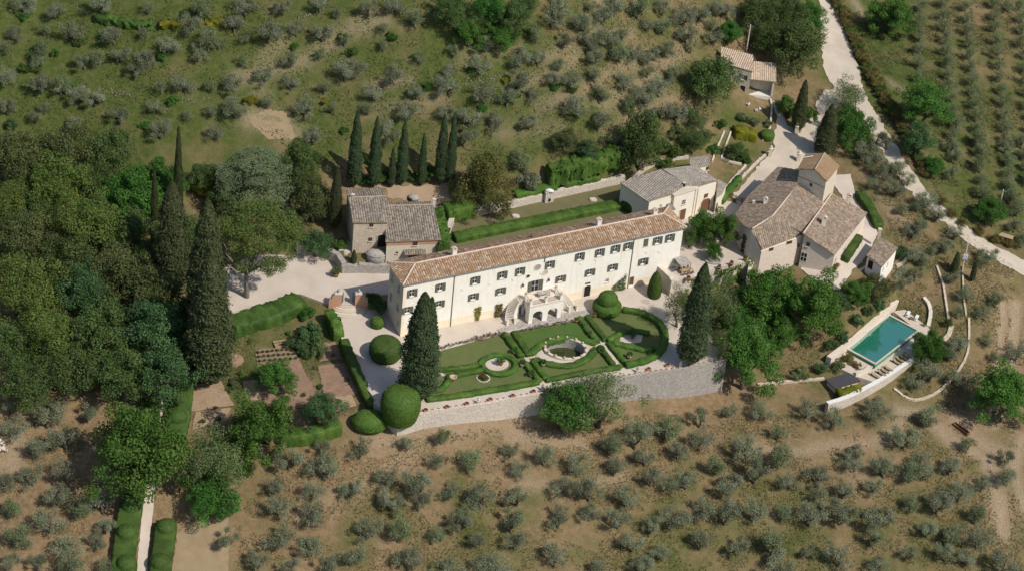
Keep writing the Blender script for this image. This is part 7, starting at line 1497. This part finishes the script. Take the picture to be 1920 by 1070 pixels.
# ------------------------------------------------------------------ olives: crown centres, in blocks (scale, x offset, y offset, points)
OL = [('slope', 3.9625, 0, 0, '170,15 410,70 760,35 1100,60 1490,60 1820,30 120,240 330,220 540,235 850,260 1060,245 1250,335 1550,300 1630,320 1400,180 1740,180 1830,270 50,350 290,360 630,460 720,440 870,395 1470,400 1800,450 270,450 50,570 300,620 450,640 1000,540 1200,640 1380,620 1560,640 1740,610 570,700 700,720 50,790 330,800 270,870 890,860 1170,790 1400,860 1570,820 1740,790 1190,960 540,910 1600,980 1060,450'),
      ('slope', 3.9625, 480, 0, '200,50 480,20 600,100 840,50 1050,30 1190,140 930,210 490,230 300,210 100,240 660,300 950,340 470,400 260,440 660,520 750,490 1020,550 1220,430 1470,380 1430,510 1680,480 1770,280 50,560 260,620 510,650 870,680 1200,680 1440,640 1700,680 1870,720 80,760 360,800 560,800 830,800 1120,810 1420,830 1580,870 1770,900 420,1000 980,980 1550,1010'),
      ('brown slope', 3.9625, 960, 0, '350,40 580,50 300,130 180,250 380,290 540,170 940,60 700,270 590,300 820,250 1000,180 1130,180 1280,120 1120,60 1400,80 1480,180 60,420 200,440 350,480 300,580 620,400 620,550 800,380 900,390 1020,410 1140,360 1300,250 1330,350 440,590 840,600 1010,530 660,690 1100,650 30,600 150,700 870,790 960,730 490,790 640,900 130,900 1230,840 1200,560 1500,270 1570,60 850,1050 1040,1060 60,1190 760,30 680,120'),
      ('road bank', 3.963, 1620, 250, '100,40 180,60 60,250 170,280 110,360 250,250 250,400 400,540 290,560 540,600 420,680 370,720 680,740 500,870 590,830 380,880 440,950 930,900 880,960 20,120 60,160 330,340 480,480'),
      ('pool bank', 3.566, 1600, 500, '420,50 330,60 650,60 760,170 700,300 860,290 960,220 900,490 740,500 950,600 740,740 640,580 520,700 400,780 150,910 700,530 500,990 1000,980 1100,560'),
      ('lower field', 2.972, 1280, 710, '100,220 250,170 430,170 530,300 700,170 830,230 1090,180 1240,310 1370,220 100,340 350,400 545,440 960,400 190,480 410,520 600,560 760,530 950,470 1130,490 1270,520 1340,470 1500,490 1670,580 1800,440 1820,540 1590,370 20,560 260,590 750,620 900,620 1060,590 1550,630 1430,690 1270,690 110,720 240,740 400,740 560,740 720,760 880,740 1100,780 1640,760 100,900 310,940 510,910 700,950 880,980 1070,890 1370,840 1520,850 1660,880 1270,960 1470,970 1580,990 1790,1020 540,1030 1100,1040'),
      ('lower field', 2.972, 640, 710, '100,390 370,350 560,320 520,450 710,440 940,390 1130,430 1000,490 1320,460 1510,370 1520,490 1690,430 1810,270 1640,320 1880,390 60,610 240,540 280,680 430,600 430,680 600,620 790,650 980,640 690,760 1230,600 1390,620 1590,650 1730,550 1840,570 140,830 320,850 530,860 660,800 950,790 760,900 970,900 1210,770 1390,740 1550,770 1730,820 1860,760 380,1000 600,1040 780,1040 1190,990 1620,910 1780,960 50,980 1680,1040 880,1050 1420,1050'),
      ('avenue field', 3.242, 0, 740, '60,60 90,200 280,120 530,110 400,260 220,310 190,480 390,460 60,680 350,600 480,680 300,760 620,640 110,850 420,920 590,890 640,800 230,1020 60,1010 20,530 350,50 440,1040 640,1040'),
      ('lower field', 3.242, 480, 740, '200,370 410,330 420,440 130,530 340,580 140,680 340,730 120,860 320,910 210,1030 430,1040 -180,860 10,1000'),
      ('grove', 1.0, 0, 0, '1728,12 1727,38 1726,64 1724,89 1723,115 1722,141 1768,2 1770,25 1772,47 1774,70 1776,92 1777,115 1779,137 1781,160 1783,182 1785,205 1812,8 1814,31 1816,54 1819,77 1821,100 1823,123 1825,147 1827,170 1829,193 1832,216 1834,239 1836,262 1862,3 1865,26 1867,49 1870,73 1872,96 1875,119 1877,142 1880,165 1882,188 1885,212 1887,235 1890,258 1913,8 1916,31 1918,54 1920,78 1923,101 1926,124 1928,147 1930,170 1933,194 1936,217 1938,240 1795,228 1790,250 1894,10'),
      ('grove', 3.963, 1620, 250, '650,80 680,170 840,40 860,130 870,240 880,330 890,430 650,290 1050,90 1070,190 1075,290 1080,380 1180,60 1200,140 1220,240 1230,340 1100,470 1150,560 1130,680 1180,800')]
olv = []
for zn, sc, ox, oy, s in OL:
    for a, b in pxl(s): olv.append((zn, ox + a / sc, oy + b / sc))
rng = np.random.default_rng(21); oinfo = []
for zn, x, y in olv:
    r = {'slope': 2.55, 'brown slope': 2.65, 'road bank': 2.5, 'pool bank': 2.5, 'lower field': 2.8, 'avenue field': 2.7, 'grove': 2.25}[zn] * (rng.uniform(.70, 1.24) if zn != 'grove' else rng.uniform(.9, 1.1))
    p = G(x, y, .85 * r); dd = np.linalg.norm(p - CC); oinfo.append([zn, x, y, r, p, r / dd])
order = sorted(range(len(oinfo)), key=lambda i: -oinfo[i][5] + (1 if oinfo[i][0] == 'grove' and oinfo[i][2] < 260 else 0)); keep = set(order[:298])
bands = {}
ORD = ['first', 'second', 'third', 'fourth', 'fifth', 'sixth', 'seventh', 'eighth', 'ninth', 'tenth', 'eleventh', 'twelfth', 'thirteenth', 'fourteenth', 'fifteenth', 'sixteenth', 'seventeenth', 'eighteenth', 'nineteenth', 'twentieth']
PLACE = {'slope': ('green hillside', 45), 'brown slope': ('brown hillside above the chapel', 50), 'road bank': ('bank below the white road', 60), 'pool bank': ('bank round the pool', 75), 'lower field': ('tan field below the garden wall', 38), 'avenue field': ('bare field beside the avenue', 55), 'grove': ('planted grove beyond the road', 40)}
for i in keep: bands.setdefault((oinfo[i][0], int(oinfo[i][2] // PLACE[oinfo[i][0]][1])), []).append(i)
rowno = {}
for zn in PLACE: 
    for j, k in enumerate(sorted(b for z_, b in bands if z_ == zn)): rowno[(zn, k)] = j
restQ = []; restT = []; tube_rest = MB()
for key, ids in bands.items():
    ids.sort(key=lambda i: oinfo[i][1])
    for j, i in enumerate(ids):
        zn, x, y, r, p, _ = oinfo[i]; w_ = ordinal(j + 1)
        lab = f'olive tree on the {PLACE[zn][0]}, {ordinal(rowno[key] + 1)} row down, {w_} from left'
        plant('olive_g' if zn == 'grove' or rng.random() < .15 else 'olive', 'olive_tree', p, r, r * rng.uniform(.85, 1.15), lab, 'olive tree', f'olive trees on the {PLACE[zn][0]}')
rest = [i for i in range(len(oinfo)) if i not in keep]
for i in rest:
    zn, x, y, r, p, _ = oinfo[i]; q, t, cl = crown_olive(rng, 2200, True); restQ.append(q * 1.0 * r + p + np.array([0, 0, .82 * r])); restT.append(t); tube_rest.tube([p - Z3 * .3, p + Z3 * .5 * r, p + Z3 * .9 * r], [.2, .16, .08], 5)
if rest:
    g_ = empty('olive_grove', oinfo[rest[0]][4], 'far rows of the planted olive grove beyond the white road', 'olive grove'); g_['kind'] = 'stuff'
    c = mobj('crowns', quads_np('crowns', np.concatenate(restQ), M['l_olive2'], np.concatenate(restT)), g_); c['kind'] = 'stuff'; t = tube_rest.build('trunks', M['bark'], g_); t['kind'] = 'stuff'

# ------------------------------------------------------------------ rough grass and weeds
def tufts(name, region, n, size, mat, lab, seed, avoid=True, tintf=None, h=1.0):
    rng = np.random.default_rng(seed); xs = []
    poly = [T(a, b)[:2] for a, b in pxl(region)]; bx = [p[0] for p in poly]; by = [p[1] for p in poly]
    X = rng.uniform(min(bx), max(bx), n * 3); Y = rng.uniform(min(by), max(by), n * 3); k = inpoly(X, Y, poly)
    if avoid:
        for nm, w, z in PADW: k &= ~inpoly(X, Y, w)
        k &= ~inpoly(X, Y, POOLW)
    k &= (vnoise(X, Y, 4.0, seed) + .6 * vnoise(X, Y, 1.3, seed + 1)) > -.05
    X, Y = X[k][:n], Y[k][:n]; m = len(X); Zt = hgt(X, Y); gi = np.clip(((X - GX[0]) / .8).astype(int), 0, len(GX) - 1); gj = np.clip(((Y - GY[0]) / .8).astype(int), 0, len(GY) - 1)
    gr = green[gi, gj]; bb = bare[gi, gj]; kk = bb < .45; X, Y, Zt, gr = X[kk], Y[kk], Zt[kk], gr[kk]; m = len(X)
    s = size * rng.uniform(.5, 1.4, m); C = np.c_[X, Y, Zt + s * .4 * h]; Nn = np.c_[rng.normal(0, .5, (m, 2)), np.full(m, 1.0)]
    q = leaves(C, Nn, s, rng, .75, .35); t = np.clip(.92 - .95 * gr + rng.normal(0, .22, m), 0, 1)
    return mobj(name, quads_np(name, q, M[mat], t), None, label=lab, cat='grass', kind='stuff')
tufts('rough_grass', '-60,-40 1540,-40 1440,60 1330,230 1240,290 1150,280 900,330 640,340 480,240 250,260 -60,260', 42000, .18, 'l_grass', 'rough grass and weeds over the olive hillside', 31)
tufts('rough_grass', '640,830 1000,800 1350,760 1560,780 1700,780 1900,800 1960,1100 440,1100 440,960 520,880', 40000, .16, 'l_grass', 'dry grass over the lower olive field', 32)
tufts('rough_grass', '-40,760 200,770 210,900 180,1100 -60,1100', 7000, .14, 'l_grass', 'sparse dry grass on the bare field beside the avenue', 33)
tufts('rough_grass', '1600,0 1960,-20 1960,460 1880,440 1760,370 1700,260 1640,120', 18000, .17, 'l_grass', 'grass between the planted olive rows', 34); tufts('rough_grass', '1620,250 1720,380 1900,500 1940,800 1800,780 1680,700 1500,720 1450,700 1560,560 1680,480 1640,400', 22000, .15, 'l_grass', 'grass on the banks round the pool', 35)
tufts('rough_grass', '350,640 440,620 560,600 640,640 700,760 620,790 380,830', 7000, .14, 'l_grass', 'grass paths of the vegetable garden', 36); tufts('undergrowth', '-40,330 300,330 400,500 370,720 -40,740', 9000, .25, 'l_oak', 'shaded undergrowth of the wood', 37)
